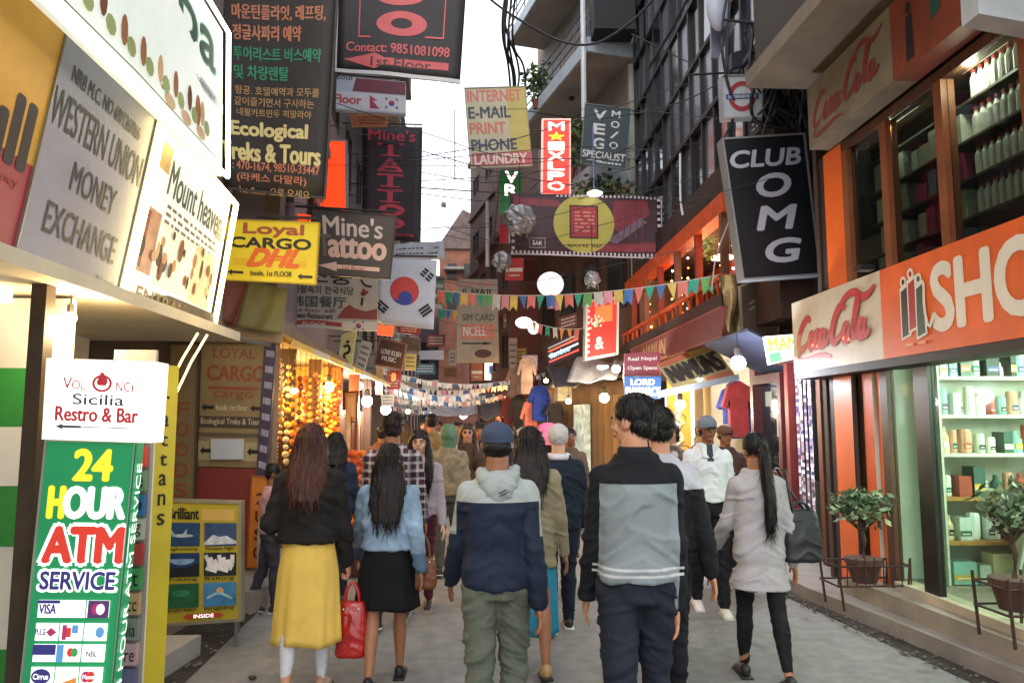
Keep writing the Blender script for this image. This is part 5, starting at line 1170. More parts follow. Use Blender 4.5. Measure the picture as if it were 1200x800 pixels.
# yellow cargo board
s = Sign('cargo_sign', Q((267, 258), (373, 262), (369, 332), (264, 327), 7.3), 'bright yellow board reading Loyal CARGO with arrows', base=mat('d8c01e', .45, .08, 1.5), th=.05)
BR_ = mat('9a4a24', .5, .1); K1 = mat('1c1a14', .5, 0); DR = mat('d3621e', .5, .08)
s.text('Loyal', BR_, .18, .04, .84, .26, .12).text('CARGO', K1, .04, .28, .93, .45, .14)
for dx, dy, m_ in ((0, 0, DR),): s.text('DHL', m_, .24, .47, .80, .75, .20, shear=.45)
s.rect(mat('d8c01e', .45, .08, 1.5), .2, .6, .86, .622)
for v in (.66, .70, .74): s.rect(DR, .08, v-.008, .24, v).rect(DR, .80, v-.008, .90, v)
s.arrow(K1, .02, .83, .2, .92).arrow(K1, .80, .85, .97, .95).text('Inside, 1st FLOOR', K1, .28, .83, .74, .93, .05).frame(mat('b59a20', .5, .1), .012, .008); hang(s, -2.2).done()
# Mine's tattoo square
s = Sign('tattoo_sign', Q((366, 245), (463, 254), (456, 326), (372, 320), 8.6), "grey brown square board reading Mine's Tattoo with a left arrow", base=mat('4d443c', .55, .2, 2), th=.05)
SK = mat('e2b8a4', .5, .06); 
s.text("Mine's", mat('d9c4b8', .5), .12, .07, .86, .38, .05).text('T', mat('6f655c', .5), .04, .38, .2, .72, .06).text('attoo', SK, .18, .42, .92, .72, .13)
for u in (.2, .33, .45, .57): s.rect(SK, u-.0, .705, u+.09, .72)
s.arrow(SK, .02, .80, .86, .95).text('1st floor', mat('b5583a', .5), .35, .85, .65, .91, .05).frame(mat('2c2724', .5, .2), .015, .01); hang(s, -2.3).done()
# Korean restaurant board
s = Sign('restaurant_board', Q((336, 318), (442, 322), (442, 388), (333, 383), 10), 'pale Korean restaurant board with brush lettering and a maroon wave', base=mat('a59f96', .55, .12, 2), th=.05)
s.text('소풍', K1, .22, -.06, .72, .2, .06).text('네팔속의 한국식당', K1, .08, .24, .74, .38, .03).text('韩国餐厅', mat('3a4a4a', .5), .06, .42, .66, .62, .04)
s.text('2nd floor 2층', MRN, .05, .64, .55, .71, .03).text('Korean Restaurant', K1, .04, .73, .52, .82, .05)
s.poly(mat('7c3a34', .5, .1), [(.56, .80), (.64, .62), (.70, .55), (.76, .62), (.88, .66), (1, .60), (1, .80)])
s.stroke(K1, [(.82, .1), (.86, .2), (.94, .22)], .03).stroke(mat('7c3a34', .5, .1), [(.86, .26), (.82, .4), (.9, .3)], .04).stroke(K1, [(.84, .42), (.83, .56)], .03)
s.rect(mat('b9b4ac', .5), 0, .84, 1, 1).stroke(mat('a03a34', .5), [(.08, .92), (.3, .88), (.62, .92)], .06).text('FLOOR', mat('c9c0b8', .5), .2, .89, .45, .96, .05); taeguk(s, .80, .92, .028, s.W/s.H); hang(s, -2.4).done()
# Korean flag
s = Sign('korean_flag', Q((443, 302), (512, 305), (508, 386), (441, 379), 11), 'white Korean flag with red and blue circle and four black bar marks', 'flag', base=mat('bfc2cc', .6, .08, 2, .1, 6), th=.008, wave=.02, wl=2, grid=(10, 10))
taeguk(s, .47, .48, .25, s.W/s.H, k=.86); hang(s, -2.5).done()
s = Sign('cloth_banner', Q((459, 286), (520, 282), (522, 304), (457, 305), 12), 'rumpled pale cloth with faint marks above the Korean flag', 'banner', base=mat('a9adb8', .6, .15, 6, .2, 8), th=.01, wave=.03, wl=4, grid=(10, 4))
s.lines(mat('3a3a44', .5), .1, .3, .9, 2, .3, .08).done()
# ---- centre
s = Sign('internet_sign', Q((545, 104), (615, 102), (623, 194), (552, 197), 16), 'pale board reading INTERNET E-MAIL PRINT PHONE LAUNDRY', base=mat('bdb79a', .55, .12, 2), th=.05)
s.rect(mat('b9ac5a', .5, .1), .68, .0, 1, .82)
PK1 = mat('c8705f', .5, .08); 
s.text('INTERNET', PK1, .03, .03, .93, .17, .08).text('E-MAIL', mat('3a3f48', .5), .03, .24, .72, .38, .08).text('PRINT', PK1, .03, .44, .62, .58, .08).text('PHONE', mat('3f4658', .5), .04, .65, .78, .79, .09)
s.rect(mat('b5525a', .5, .1), .03, .82, 1, .985).text('LAUNDRY', mat('d9cfc4', .5), .07, .84, .93, .96, .09).frame(mat('8a8470', .5, .2), .02)
s.rods(IRON, [(s.P(1, .3, -.03), Vector((2.2, 16.4, s.P(1, .3).z)))]).done()
s = Sign('hotel_sign', Q((637, 141), (667, 141), (667, 228), (636, 227), 15.5), 'glowing red vertical sign with stacked white letters and a yellow star', base=mat('e0382a', .4, .05, 2, emit=.7), th=.15)
WE2 = mat('fff6ee', .4, 0, emit=1.3)
for k, ch in enumerate('M★IXLPO'):
    s.text(ch, mat('ffc21e', .4, 0, emit=1) if k == 1 else WE2, .2, .03+k*.135, .8, .135+k*.135, .14)
s.frame(mat('e8b0a8', .4, 0, emit=.5), .035).rods(IRON, [(s.P(1, .05, -.1), Vector((2.5, 15.9, s.P(1, .05).z)))]).done()
s = Sign('shop_sign', Q((586, 199), (612, 201), (611, 252), (585, 250), 17), 'green vertical sign with white letters half hidden by the wide banner', base=mat('1d6a3c', .5, .1, 3, emit=.15), th=.08)
for k, ch in enumerate('VR'): s.text(ch, WE2, .25, .03+k*.3, .78, .27+k*.3, .12)
s.rods(IRON, [(s.P(0, .1, -.05), s.P(0, .1, -.05)+Vector((.0, 9, 0)))]).done()
s = Sign('restaurant_sign', Q((686, 122), (739, 128), (733, 198), (681, 191), 15), 'dark teal board reading VEG & MOMO SPECIALIST', base=mat('2c3c42', .55, .15, 2), th=.05)
for k, ch in enumerate('VEG'): s.text(ch, WF, .2+.02*k, .07+k*.24, .47, .24+k*.24, .1)
for k, ch in enumerate('MO/O'): s.text(ch, WF, .6, .06+k*.175, .78, .17+k*.175, .07)
s.text('SPECIALIST', WF, .02, .77, .97, .89, .07).rect(WF, .1, .92, .45, .935).lines(WF, .35, .93, .9, 1, .1, .03).frame(mat('6a7478', .5, .2), .015)
s.rods(IRON, [(s.P(1, .0, -.03), Vector((3.5, 15.3, s.P(1, 0).z)))]).done()
# wide banner
s = Sign('wide_banner', Q((598, 226), (776, 230), (777, 303), (598, 298), 14), 'wide dark red banner with checkered border and a yellow disc', 'banner', base=mat('3a1f28', .6, .3, 2, .15, 6), th=.02, wave=.035, wl=3, grid=(24, 8))
RM = mat('7c2f38', .6, .25, 4, .2, 8); YG = mat('a8a04a', .6, .12, 3)
s.poly(RM, [(.02, .05), (.3, .1), (.36, .22), (.02, .18)]).poly(RM, [(.68, .1), (.9, .06), (.92, .3), (.72, .62), (.66, .5)]).poly(mat('6b5a68', .6, .2, 4), [(.62, .75), (.86, .35), (.9, .42), (.7, .78)]).poly(RM, [(.55, .8), (.96, .74), (.96, .9), (.5, .92)])
for k in range(5): s.stroke(mat('5a3440', .6, .1), [(.66+.04*k, .1), (.72+.04*k, .3), (.70+.04*k, .7)], .02)
s.ell(YG, .48, .48, .2, .47, n=40).rect(mat('2a1416', .5), .385, .18, .575, .72).rect(mat('8f2c2c', .55, .12, 4), .395, .205, .565, .695)
s.lines(mat('c0706a', .5), .42, .28, .55, 6, .06, .03).text('sports bar', K1, .37, .80, .60, .87, .06)
s.rect(mat('7a6a72', .6), .12, .72, .23, .9).rect(mat('3a1f28', .6), .13, .745, .22, .875).text('BAR', WF, .145, .77, .205, .85, .04)
CW = mat('b9b5bd', .55, .08)
for k in range(37):
    u = .006+k*.0268
    s.rect(CW, u, .935, u+.0134, .985, n=1)
    if k > 10: s.rect(CW, u, .015, u+.0134, .055, n=1)
for k in range(9): s.rect(CW, .965, .04+k*.105, .985, .09+k*.105, n=1)
for k in range(6): s.rect(CW, .008, .35+k*.105, .028, .4+k*.105, n=1)
s.rect(CW, 0, .99, 1, 1.01).rect(CW, .988, 0, 1.0, 1)
s.rods(IRON, [(s.P(0, 0, -.03), s.P(1, 0, -.03)), (s.P(1, 0, -.03), Vector((3.4, 14.1, s.P(1, 0).z))), (s.P(0, 0, -.03), s.P(0, 0, -.03)+Vector((-3.6, 1, .5)))], .012).done()
s = Sign('transit_sign', Q((846, 90), (893, 88), (892, 136), (848, 138), 8.5), 'small white square sign with a red ring crossed by a blue bar', base=mat('a9aeb4', .5, .12, 3), th=.12)
s.ell(mat('8f2c34', .5, .08), .5, .5, .36, .37, hole=.68, n=36).rect(mat('2c4a7a', .5), .08, .44, .92, .57).text('UNDERGROUND', WF, .14, .47, .86, .54, .04).frame(mat('8a9096', .4, .1), .012)
s.rods(IRON, [(s.P(.2, 0, -.05), Vector((3.45, 9.4, s.P(.2, 0).z+.1))), (s.P(.3, 1, -.05), at(848, 163, 8.4)), (at(806, 88, 9.6), at(1000, 78, 9.6))], .015).done()
s = Sign('club_sign', Q((848, 164), (941, 158), (960, 320), (872, 326), 8.3), 'tilted black signboard reading CLUB OMG in silver letters', base=mat('12141c', .4, .12, 2), th=.18)
SL = mat('aeb0bf', .4, .06)
s.text('CLUB', SL, .05, .09, .93, .21, .10, shear=.2)
for k, ch in enumerate('OMG'): s.text(ch, SL, (.34, .27, .34)[k], .27+k*.235, (.76, .80, .80)[k], .43+k*.235, .12, shear=.2)
s.frame(mat('9aa0a4', .35, .1, metal=.5), .022, .012)
s.rods(IRON, [(s.P(.5, 0, -.1), s.P(.5, 0, -.1)+Vector((.25, 0, .7))), (s.P(1, .1, -.1), Vector((4.2, 9.1, s.P(1, .1).z)))]).done()
s = Sign('sim_card_sign', Q((537, 327), (583, 327), (585, 425), (535, 425), 22), 'tall pale sign reading E-MAIL and SIM CARD beyond the bunting', base=mat('9b9384', .55, .15, 3), th=.06)
s.text('INTERNET', PK1, .1, .03, .9, .09, .04).text('E-MAIL', K1, .12, .12, .9, .2, .06).text('SIM CARD', mat('3a4a4a', .5), .12, .42, .9, .5, .04).rect(mat('c07a6a', .5, .3, 9), .1, .54, .9, .72).text('NCELL', WF, .15, .57, .7, .68, .06).arrow(K1, .12, .75, .85, .79, False).ell(mat('4a2f2a', .5), .62, .89, .2, .05).done()
s.rods(IRON, [(s.P(0, .0, -.03), Vector((-3.0, 22.2, s.P(0, 0).z)))], .02)
# lanterns
lt = thing('paper_lantern', 'round glowing pinkish paper lantern over the street', 'lantern', at(645, 333, 15))
MB().ball(at(645, 333, 15), (.27, .27, .25), 20, 12).build('shade', mat('f2d9e8', .6, .05, 3, emit=.95), lt, smooth=True)
for k in range(5):
    c = at(645, 333, 15); z = -.16+.08*k; r = math.sqrt(max(.01, 1-(z/.25)**2))*.275
    MB().lathe(c+Vector((0, 0, z)), [(r, 0), (r+.004, .004), (r, .008)], 24).build('rib', mat('c9a8b8', .6, 0, emit=.3), lt)
MB().tube([at(645, 318, 15), at(647, 240, 15)], .006, 4).build('cord', IRON, lt)
for k, (px, py) in enumerate(((645, 345), (652, 347))): MB().tube([at(px, py, 14.9), at(px+1, py+16, 14.9)], [.03, .06], 6).build('tassel', mat('c98a8f', .7), lt)
lt = thing('wall_lamp', 'white glass lamp bowl below the round lantern', 'lamp', at(616, 380, 17))
MB().ball(at(614, 378, 17), (.2, .2, .13), 14, 8).build('shade', mat('f4f0fa', .5, 0, emit=1.6), lt, smooth=True); MB().ball(at(625, 384, 17), (.13, .13, .15), 14, 8).build('shade', mat('f4f0fa', .5, 0, emit=1.3), lt, smooth=True)
MB().tube([at(616, 370, 17), at(616, 330, 17)], .008, 4).build('cord', IRON, lt)
# red lightbox with spiral
s = Sign('red_lightbox', Q((689, 354), (723, 350), (722, 413), (688, 419), 13.5), 'glowing red lightbox with a green rosette hanging below the bunting', base=mat('c8281c', .5, .15, 3, emit=.35), th=.3)
s.rect(mat('ff5a2a', .5, 0, emit=.9), .25, .1, .85, .4).text('&', mat('f4c8b8', .5, 0, emit=.8), .28, .66, .55, .88, .06)
rn = random.Random(2)
for k in range(34):
    a = rn.random()*6.28; r = rn.random()*.28; s.ell(mat(rn.choice(['c9d8b0', '6f8a4a', 'e8ecd8', '4a6a3a']), .6), .28+r*math.cos(a), .42+r*.62*math.sin(a), .035, .02, n=7)
for k in range(9): s.rect(WF, -.0, .04+k*.105, .07, .09+k*.105)
s.frame(mat('b9b8b0', .4, .1), .04).rods(IRON, [(s.P(1, 0, -.1), Vector((3.2, 13.6, s.P(1, 0).z+.2)))]).done()
s = Sign('neon_sign', Q((641, 405), (677, 388), (680, 414), (643, 429), 16), 'slanted sign with red white and blue neon lines', base=mat('2b2440', .5, .2, 3), th=.08)
for v, c, e in ((.12, 'b0b0b4', .3), (.28, 'ff5a3a', 1.6), (.5, 'dfe8ff', 1.8), (.78, 'ff4a3a', 1.4)): s.rect(mat(c, .4, 0, emit=e), .03, v, .97, v+.07)
s.text('Bamboo', mat('9ad8e0', .4, 0, emit=1.5), .08, .45, .7, .68, .05).done()
s = Sign('lightbox_sign', Q((568, 424), (598, 423), (597, 444), (568, 445), 25), 'small bright white light panel hung over the crowd', base=mat('fff3d8', .4, .02, 2, emit=1.5), th=.08)
s.rect(mat('8a98b8', .4, 0, emit=.6), .15, .2, .85, .7).rect(mat('4a5a8a', .4, 0, emit=.3), .2, .25, .42, .55).rods(IRON, [(s.P(.5, 0, -.04), s.P(.5, 0, -.04)+Vector((0, 0, 2.5)))]).done()
s = Sign('pharmacy_sign', Q((731, 441), (775, 441), (774, 467), (733, 467), 12.4), 'blue board reading LORD PHARMACY', base=mat('27559a', .45, .1, 3, emit=.2), th=.06)
s.text('LORD', WE2, .18, .12, .82, .38, .1).text('PHARMACY', WE2, .04, .48, .97, .86, .1).rods(IRON, [(s.P(1, .1, -.04), Vector((3.9, 13.2, s.P(1, .1).z)))]).done()
s = Sign('clinic_sign', Q((732, 414), (773, 412), (775, 440), (731, 440), 12.5), 'maroon board with two faint lines above the blue pharmacy board', base=mat('7a2f42', .5, .15, 3), th=.06)
s.text('Real Nepal', WF, .1, .18, .9, .38, .05).text('Open Space', WF, .1, .58, .9, .78, .05).done()
s.rods(IRON, [(s.P(1, .1, -.04), Vector((3.9, 13.3, s.P(1, .1).z)))])
# smaller signs crowding both sides: quad, depth, colour, label, decoration
SM = [
 (((400, 392), (418, 386), (412, 430), (396, 424)), 13.0, 'd9cf8a', 'tilted cream sign with black squiggle over the left shop fronts', 'blob'),
 (((424, 398), (436, 402), (426, 436), (416, 430)), 13.4, 'b9b6b0', 'tilted grey lined notice beside the cream squiggle sign', 'lines'),
 (((446, 397), (475, 404), (470, 432), (440, 426)), 14.5, '4a2d26', 'brown tilted board with white words beside the lined notice', 'words'),
 (((465, 372), (494, 374), (492, 392), (466, 390)), 16, '8a2f22', 'dark red sign with orange glow right under the flag', 'red'),
 (((440, 380), (462, 382), (460, 394), (442, 392)), 13.2, 'd8502a', 'orange glowing sign touching the bottom of the flag', 'glow'),
 (((470, 394), (493, 396), (492, 412), (470, 410)), 18, '6a564a', 'brown lined sign stacked under the dark red one', 'lines'),
 (((490, 411), (520, 410), (520, 421), (491, 421)), 22, 'aeb4c8', 'pale blue sign bar at the left of the dark gap', 'plain'),
 (((470, 414), (492, 416), (491, 430), (470, 428)), 19, '2c2a2c', 'black sign with a white letter C', 'C'),
 (((453, 434), (470, 434), (469, 456), (453, 456)), 18, 'a83a34', 'small square red sign above the plaid shirt man', 'red'),
 (((472, 440), (490, 442), (489, 456), (472, 454)), 21, '9a8f88', 'grey lined sign right of the square red sign', 'lines'),
 (((494, 446), (514, 445), (514, 456), (495, 457)), 26, 'b4bacb', 'pale bar sign deep in the street', 'plain'),
 (((441, 430), (449, 428), (448, 462), (440, 462)), 16, 'd9b98a', 'narrow cream upright sign left of the square red sign', 'plain'),
 (((552, 404), (582, 404), (581, 422), (552, 422)), 24, '7c2c22', 'plain rust red sign under the pale sim card sign', 'plain'),
 (((552, 425), (566, 425), (566, 446), (552, 446)), 25.5, 'a8604a', 'red and cream sign left of the bright light panel', 'half'),
 (((592, 303), (614, 302), (613, 328), (592, 328)), 19, 'b53030', 'red and white sign below the left end of the wide banner', 'half'),
 (((585, 262), (596, 262), (596, 285), (586, 285)), 18.5, 'c02a38', 'small red upright sign behind the silver lump', 'plain'),
 (((612, 416), (630, 416), (630, 434), (612, 434)), 20, 'b9a8b0', 'pinkish round faced sign board above the salmon scarf', 'disc'),
 (((596, 396), (606, 396), (605, 432), (597, 432)), 21, '9a8a7a', 'narrow taupe upright sign beside the bright light panel', 'lines'),
 (((404, 460), (418, 460), (417, 494), (405, 492)), 14.2, 'c98f68', 'framed terracotta picture beside the golden shop bulb', 'frame'),
 (((700, 428), (713, 428), (713, 442), (700, 444)), 14, 'dfe6f4', 'small bluish lit screen beside the maroon medical board', 'glow2'),
 (((389, 178), (408, 178), (408, 236), (389, 236)), 13, '707a86', 'grey upright sign with black mark beside the orange light panel', 'blob'),
 (((640, 336), (640, 336), (640, 336), (640, 336)), 1, 'ffffff', '', 'skip'),
]
for i, (q_, Y, c, lb, kd) in enumerate(SM):
    if kd == 'skip': continue
    e = {'glow': .9, 'glow2': 1.2, 'red': 0, 'plain': 0}.get(kd, 0)
    s = Sign('shop_sign', Q(*q_, Y), lb, base=mat(c, .5, .15, 4, emit=e), th=.06)
    if kd == 'lines': s.lines(mat('3a3230', .5), .12, .18, .9, 4, .2, .07)
    if kd == 'words': s.text('LOVE KUSH', WF, .12, .35, .9, .55, .06).text('MUSIC', WF, .2, .62, .75, .8, .06).frame(mat('8a5a4a', .5), .03)
    if kd == 'blob': s.stroke(K1, [(.25, .45), (.6, .4), (.75, .6), (.3, .7), (.5, .85)], .05).ell(K1, .5, .3, .12, .05)
    if kd == 'red': s.text('8', mat('ff8a3a', .4, 0, emit=1), .35, .15, .65, .55, .08).lines(mat('e0b0a0', .5), .15, .65, .85, 2, .15, .06)
    if kd == 'C': s.text('C', WF, .35, .2, .65, .8, .1)
    if kd == 'half': s.rect(mat('d8cfc4', .5), .05, .45, .95, .62).lines(WF, .2, .75, .8, 1, .1, .08)
    if kd == 'disc': s.ell(mat('d9cfd6', .5), .5, .5, .46, .46, hole=.84).text('Bazaar', mat('5a4a5a', .5), .2, .42, .8, .56, .04)
    if kd == 'frame': s.frame(mat('5a2f1c', .5), .03).rect(mat('e0b890', .5), .15, .15, .85, .85)
    wx = -2.45-.02*Y if q_[0][0] < 540 else (3.4 if Y < 15 else 2.2-.2*(Y-16))
    p = s.P(0 if wx < 0 else 1, .05, -.03); s.rods(IRON, [(p, Vector((wx, p.y+.03, p.z)))], .01).done()
# silver crumpled ornaments
def lump(px, py, Y, r, lab, seed):
    t = thing('foil_ornament', lab, 'ornament', at(px, py, Y)); rn = random.Random(seed); mb = MB()
    mb.ball((0, 0, 0), r, 18, 12); c = at(px, py, Y)
    mb.v = [tuple(c+Vector(v)*(1+.28*noise.noise(Vector(v)*(2.2/r)+Vector((seed, 0, 0)))+.12*noise.noise(Vector(v)*(6/r)))) for v in mb.v]
    mb.build('body', mat('8f8f94', .35, .45, 5, .5, 12, metal=.45), t); 
    MB().tube([c+Vector((0, 0, r)), c+Vector((0, 0, r+.9))], .006, 4).build('cord', IRON, t)
    for k in range(7):
        a = rn.random()*6.28; MB().tube([c+Vector((math.cos(a)*r*.6, -r*.4, -r*.5)), c+Vector((math.cos(a)*r*.8, -r*.4, -r*(1.2+rn.random()*.4)))], [.02, .004], 5).build('fringe', mat('6f675c', .7, .3), t)
lump(609, 257, 13.5, .28, 'large crumpled silver ornament at the left end of the wide banner', 1)
lump(694, 327, 13.2, .14, 'small crumpled silver ornament above the red lightbox', 2)
lump(588, 306, 17, .22, 'dusty crumpled ornament below the green vertical sign', 3)
lump(520, 240, 14, .05, 'tiny dark ornament dangling against the open sky', 4)
# ================================================================ bunting
FC = {c: mat(c, .65, .12, 5) for c in ('dcdad8', 'c9cdd0', '2f8f78', 'c8706a', '3f6a9f', 'c9b060', 'd08a50', 'b9b5b0', '5a9a5a', 'c98a9a')}
def bunting(label, p0, p1, sag, n, w_, h, cols, pent=True, seed=1, group=None):
    t = thing('bunting', label, 'bunting', p0, group=group); rn = random.Random(seed); a = Vector(p0); b = Vector(p1)
    f = lambda u: a.lerp(b, u)-Vector((0, 0, sag*4*u*(1-u)))
    mb = MB(); mb.tube([f(k/16) for k in range(17)], .006, 4); mb.build('cord', mat('c9c4bc', .6), t)
    d = (b-a).normalized()
    for k in range(n):
        p = f((k+.5)/n); sw = rn.uniform(-.03, .03); yy = rn.uniform(-.05, .05)
        P0, P1 = p-d*w_/2, p+d*w_/2; q = Vector((sw, yy, -h*rn.uniform(.85, 1.1)))
        pts = [P0, P1, P1+q*.62+Vector((-w_*.05, 0, 0)), p+q, P0+q*.62+Vector((w_*.05, 0, 0))] if not pent else [P0, P1, P1+q, p+q*.72+Vector((0, -.02, 0)), P0+q]
        if rn.random() < .35: pts = [P0, P1, p+q]
        mb = MB(); mb.slab(pts, (0, .004, 0)); mb.build('flag', FC[cols[k % len(cols)]], t)
    return t
cols = ('c8706a', '2f8f78', '3f6a9f', 'c9b060', 'c8706a', '2f8f78', '5a9a5a', 'b9b5b0', 'c98a9a', 'c9b060', '3f6a9f')
bunting('colourful flag bunting strung right across the street under the wide banner', at(512, 340, 13.2), at(862, 318, 10.2), .2, 31, .15, .25, cols, seed=5)
bunting('short lower row of orange and green flags under the round lantern', at(622, 376, 15), at(690, 384, 13.6), .08, 8, .13, .22, ('d08a50', 'c8706a', '2f8f78', 'b9b5b0', 'd08a50'), seed=6)
bunting('faded bunting beyond the tall pale sign', at(506, 360, 24), at(600, 352, 24), .2, 12, .22, .4, cols, seed=7)
for k, (x0, y0, x1, y1, Y, sg) in enumerate(((440, 428, 620, 440, 20, .35), (446, 446, 640, 436, 22, .4), (438, 452, 610, 452, 24, .4), (452, 462, 620, 452, 27, .5), (455, 438, 560, 458, 18, .3), (460, 470, 610, 462, 30, .4), (446, 462, 590, 446, 25.5, .45), (450, 474, 600, 470, 28, .3), (440, 444, 600, 458, 23, .5), (470, 478, 590, 474, 32, .25))):
    bunting(['white prayer bunting just past the brown tilted board', 'white prayer bunting crossing at the square red sign', 'white prayer bunting lower across the middle distance', 'white prayer bunting low over the far crowd', 'short steep white bunting on the left', 'farthest white prayer bunting over the pale tarpaulin', 'white prayer bunting rising to the right in the middle distance', 'white prayer bunting just over the far heads', 'deeply sagging white prayer bunting in the middle distance', 'lowest white prayer bunting of all'][k],
            at(x0, y0, Y), at(x1, y1, Y), sg, 30, .13, .16, ('dcdad8', 'c9cdd0', 'dcdad8', 'c98a9a', 'dcdad8', 'c9cdd0', 'dcdad8', '3f6a9f'), seed=20+k, group='white prayer buntings deep in the street')
# ================================================================ cables
def cable(label, pts, r=.012, group=None, c='15151a'):
    P = [Vector(p) for p in pts]
    for _ in range(3):
        Q_ = [P[0]]
        for a, b in zip(P[:-1], P[1:]): Q_ += [a*.75+b*.25, a*.25+b*.75]
        P = Q_+[P[-1]]
    mb = MB(); mb.tube(P, r, 5); return mb.build('cable', mat(c, .6, .1), label=label, cat='cable', group=group)
cable('thick black cable sagging in front of the balconies', [at(560, -12, 13), at(600, 20, 13), at(680, 62, 12.5), at(740, 30, 12), at(790, -30, 11.5)], .022)
cable('thick black cable running up beside the dark glass panes', [at(760, 80, 12), at(790, 30, 11.5), at(820, -30, 11)], .025)
cable('thin wire crossing the sky beside the internet board', [at(400, 178, 13), at(470, 190, 13), at(560, 182, 14), at(700, 168, 14), at(860, 190, 12)], .008)
cable('thin wire crossing below the laundry sign', [at(480, 213, 14), at(600, 206, 14.5), at(700, 190, 15), at(770, 158, 14)], .008)
cable('thin wire running from the transit sign across the glass panes', [at(570, 128, 14), at(740, 128, 13), at(850, 140, 10)], .006)
cable('thin vertical wire hanging in the open sky', [at(533, 128, 14), at(533, 210, 14)], .012)
cable('white cord hanging beside the fairy lights', [at(866, 220, 9.3), at(858, 250, 9.5), at(838, 300, 10), at(834, 340, 10)], .01, c='a9a49a')
cable('violet wire hanging in front of the wide banner', [at(695, 150, 13.8), at(696, 225, 13.8)], .012, c='7a70c0')
cable('white tube hanging beside the dark glass panes', [at(797, 180, 11), at(797, 235, 11), at(800, 252, 11)], .018, c='c9c9cc')
lt = thing('street_lamp', 'white disc lamp hanging on the violet wire', 'lamp', at(697, 224, 13.8)); MB().lathe(at(697, 228, 13.8), [(.13, 0), (.15, .03), (.05, .08)], 14).build('lamp_shade', mat('f4f4ff', .4, 0, emit=2.5), lt)
cable('grey pole like tube standing left of the wide banner', [at(571, 235, 18), at(571, 312, 18)], .05, c='b9b9be')
rn = random.Random(77)
for k in range(34):       # the tangle on the right, between the glass panes and the canopy
    x0 = rn.uniform(845, 960); y0 = rn.uniform(-30, 60); x1 = rn.uniform(880, 975); y1 = rn.uniform(110, 200); Y0 = rn.uniform(8.45, 8.68)
    pts = [at(x0, y0, Y0), at((x0+x1)/2+rn.uniform(-50, 40), rn.uniform(30, 130), Y0+rn.uniform(-.3, .02)), at((x0+x1)/2+rn.uniform(-40, 40), rn.uniform(60, 150), Y0), at(x1, min(y1, 150 if x1 < 945 else 200), rn.uniform(8.5, 9.0))]
    cable('black cable in the tangle between the dark glass panes and the concrete canopy', pts, rn.uniform(.008, .024), group='tangled black cables above the club sign', c=rn.choice(['101116', '1a1b22', '23242c']))
for k in range(8):
    x0 = 948+k*4; cable('black cable running down the dark wall beside the club sign', [at(x0, 120, 8.6), at(x0+rn.uniform(-5, 12), 220, 8.6), at(x0+rn.uniform(0, 16), 330, 8.6), at(x0+rn.uniform(-10, 10)+10, 400, 8.6)], .014, group='black cables running down the dark wall', c='121318')
for k, (x0, y0, x1, y1) in enumerate(((740, 40, 960, 100), (700, 140, 900, 60), (760, 250, 880, 190))):
    cable(['black cable slanting down toward the transit sign', 'black cable rising from the dark teal board to the tangle', 'thin black cable above the orange pub beam'][k], [at(x0, y0, 12.5), at((x0+x1)/2, (y0+y1)/2+25, 11), at(x1, y1, 9.4)], .01)
# service head, satellite shape and boxes in the tangle
def rnd(name, label, cat, px, py, Y, r, m): 
    mb = MB(); mb.ball(at(px, py, Y), r, 14, 9); return mb.build(name, m, label=label, cat=cat, smooth=True)
mb = MB(); mb.ball(at(842, 8, 9.2), (.16, .1, .34), 16, 10); mb.build('satellite_dish', mat('a9afc0', .4, .1), label='pale oval dish at the top edge before the glass panes', cat='dish', smooth=True)
MB().slab([at(833, 36, 9.4), at(866, 22, 9.4), at(842, 68, 9.4), at(834, 68, 9.4)], (0, .05, 0)).build('metal_plate', mat('7d8290', .4, .2, metal=.4), label='grey three cornered metal plate under the oval dish', cat='plate')
rnd('insulator', 'grey oval fitting hanging in the black cable tangle', 'fitting', 910, 55, 8.4, (.07, .06, .16), mat('6f7488', .4, .2))
for k in range(6):
    x = 850+rn.uniform(0, 110); y = rn.uniform(0, 130); p = at(x, y, 8.9); MB().obox(p, (.07+.03*(k % 2), 0, .02), (0, .05, 0), (0, 0, .1+.03*(k % 3))).build('junction_box', mat(('23252e', '3c414f')[k % 2], .5, .2), label='dark junction box in the black cable tangle', cat='box', group='junction boxes in the cable tangle')
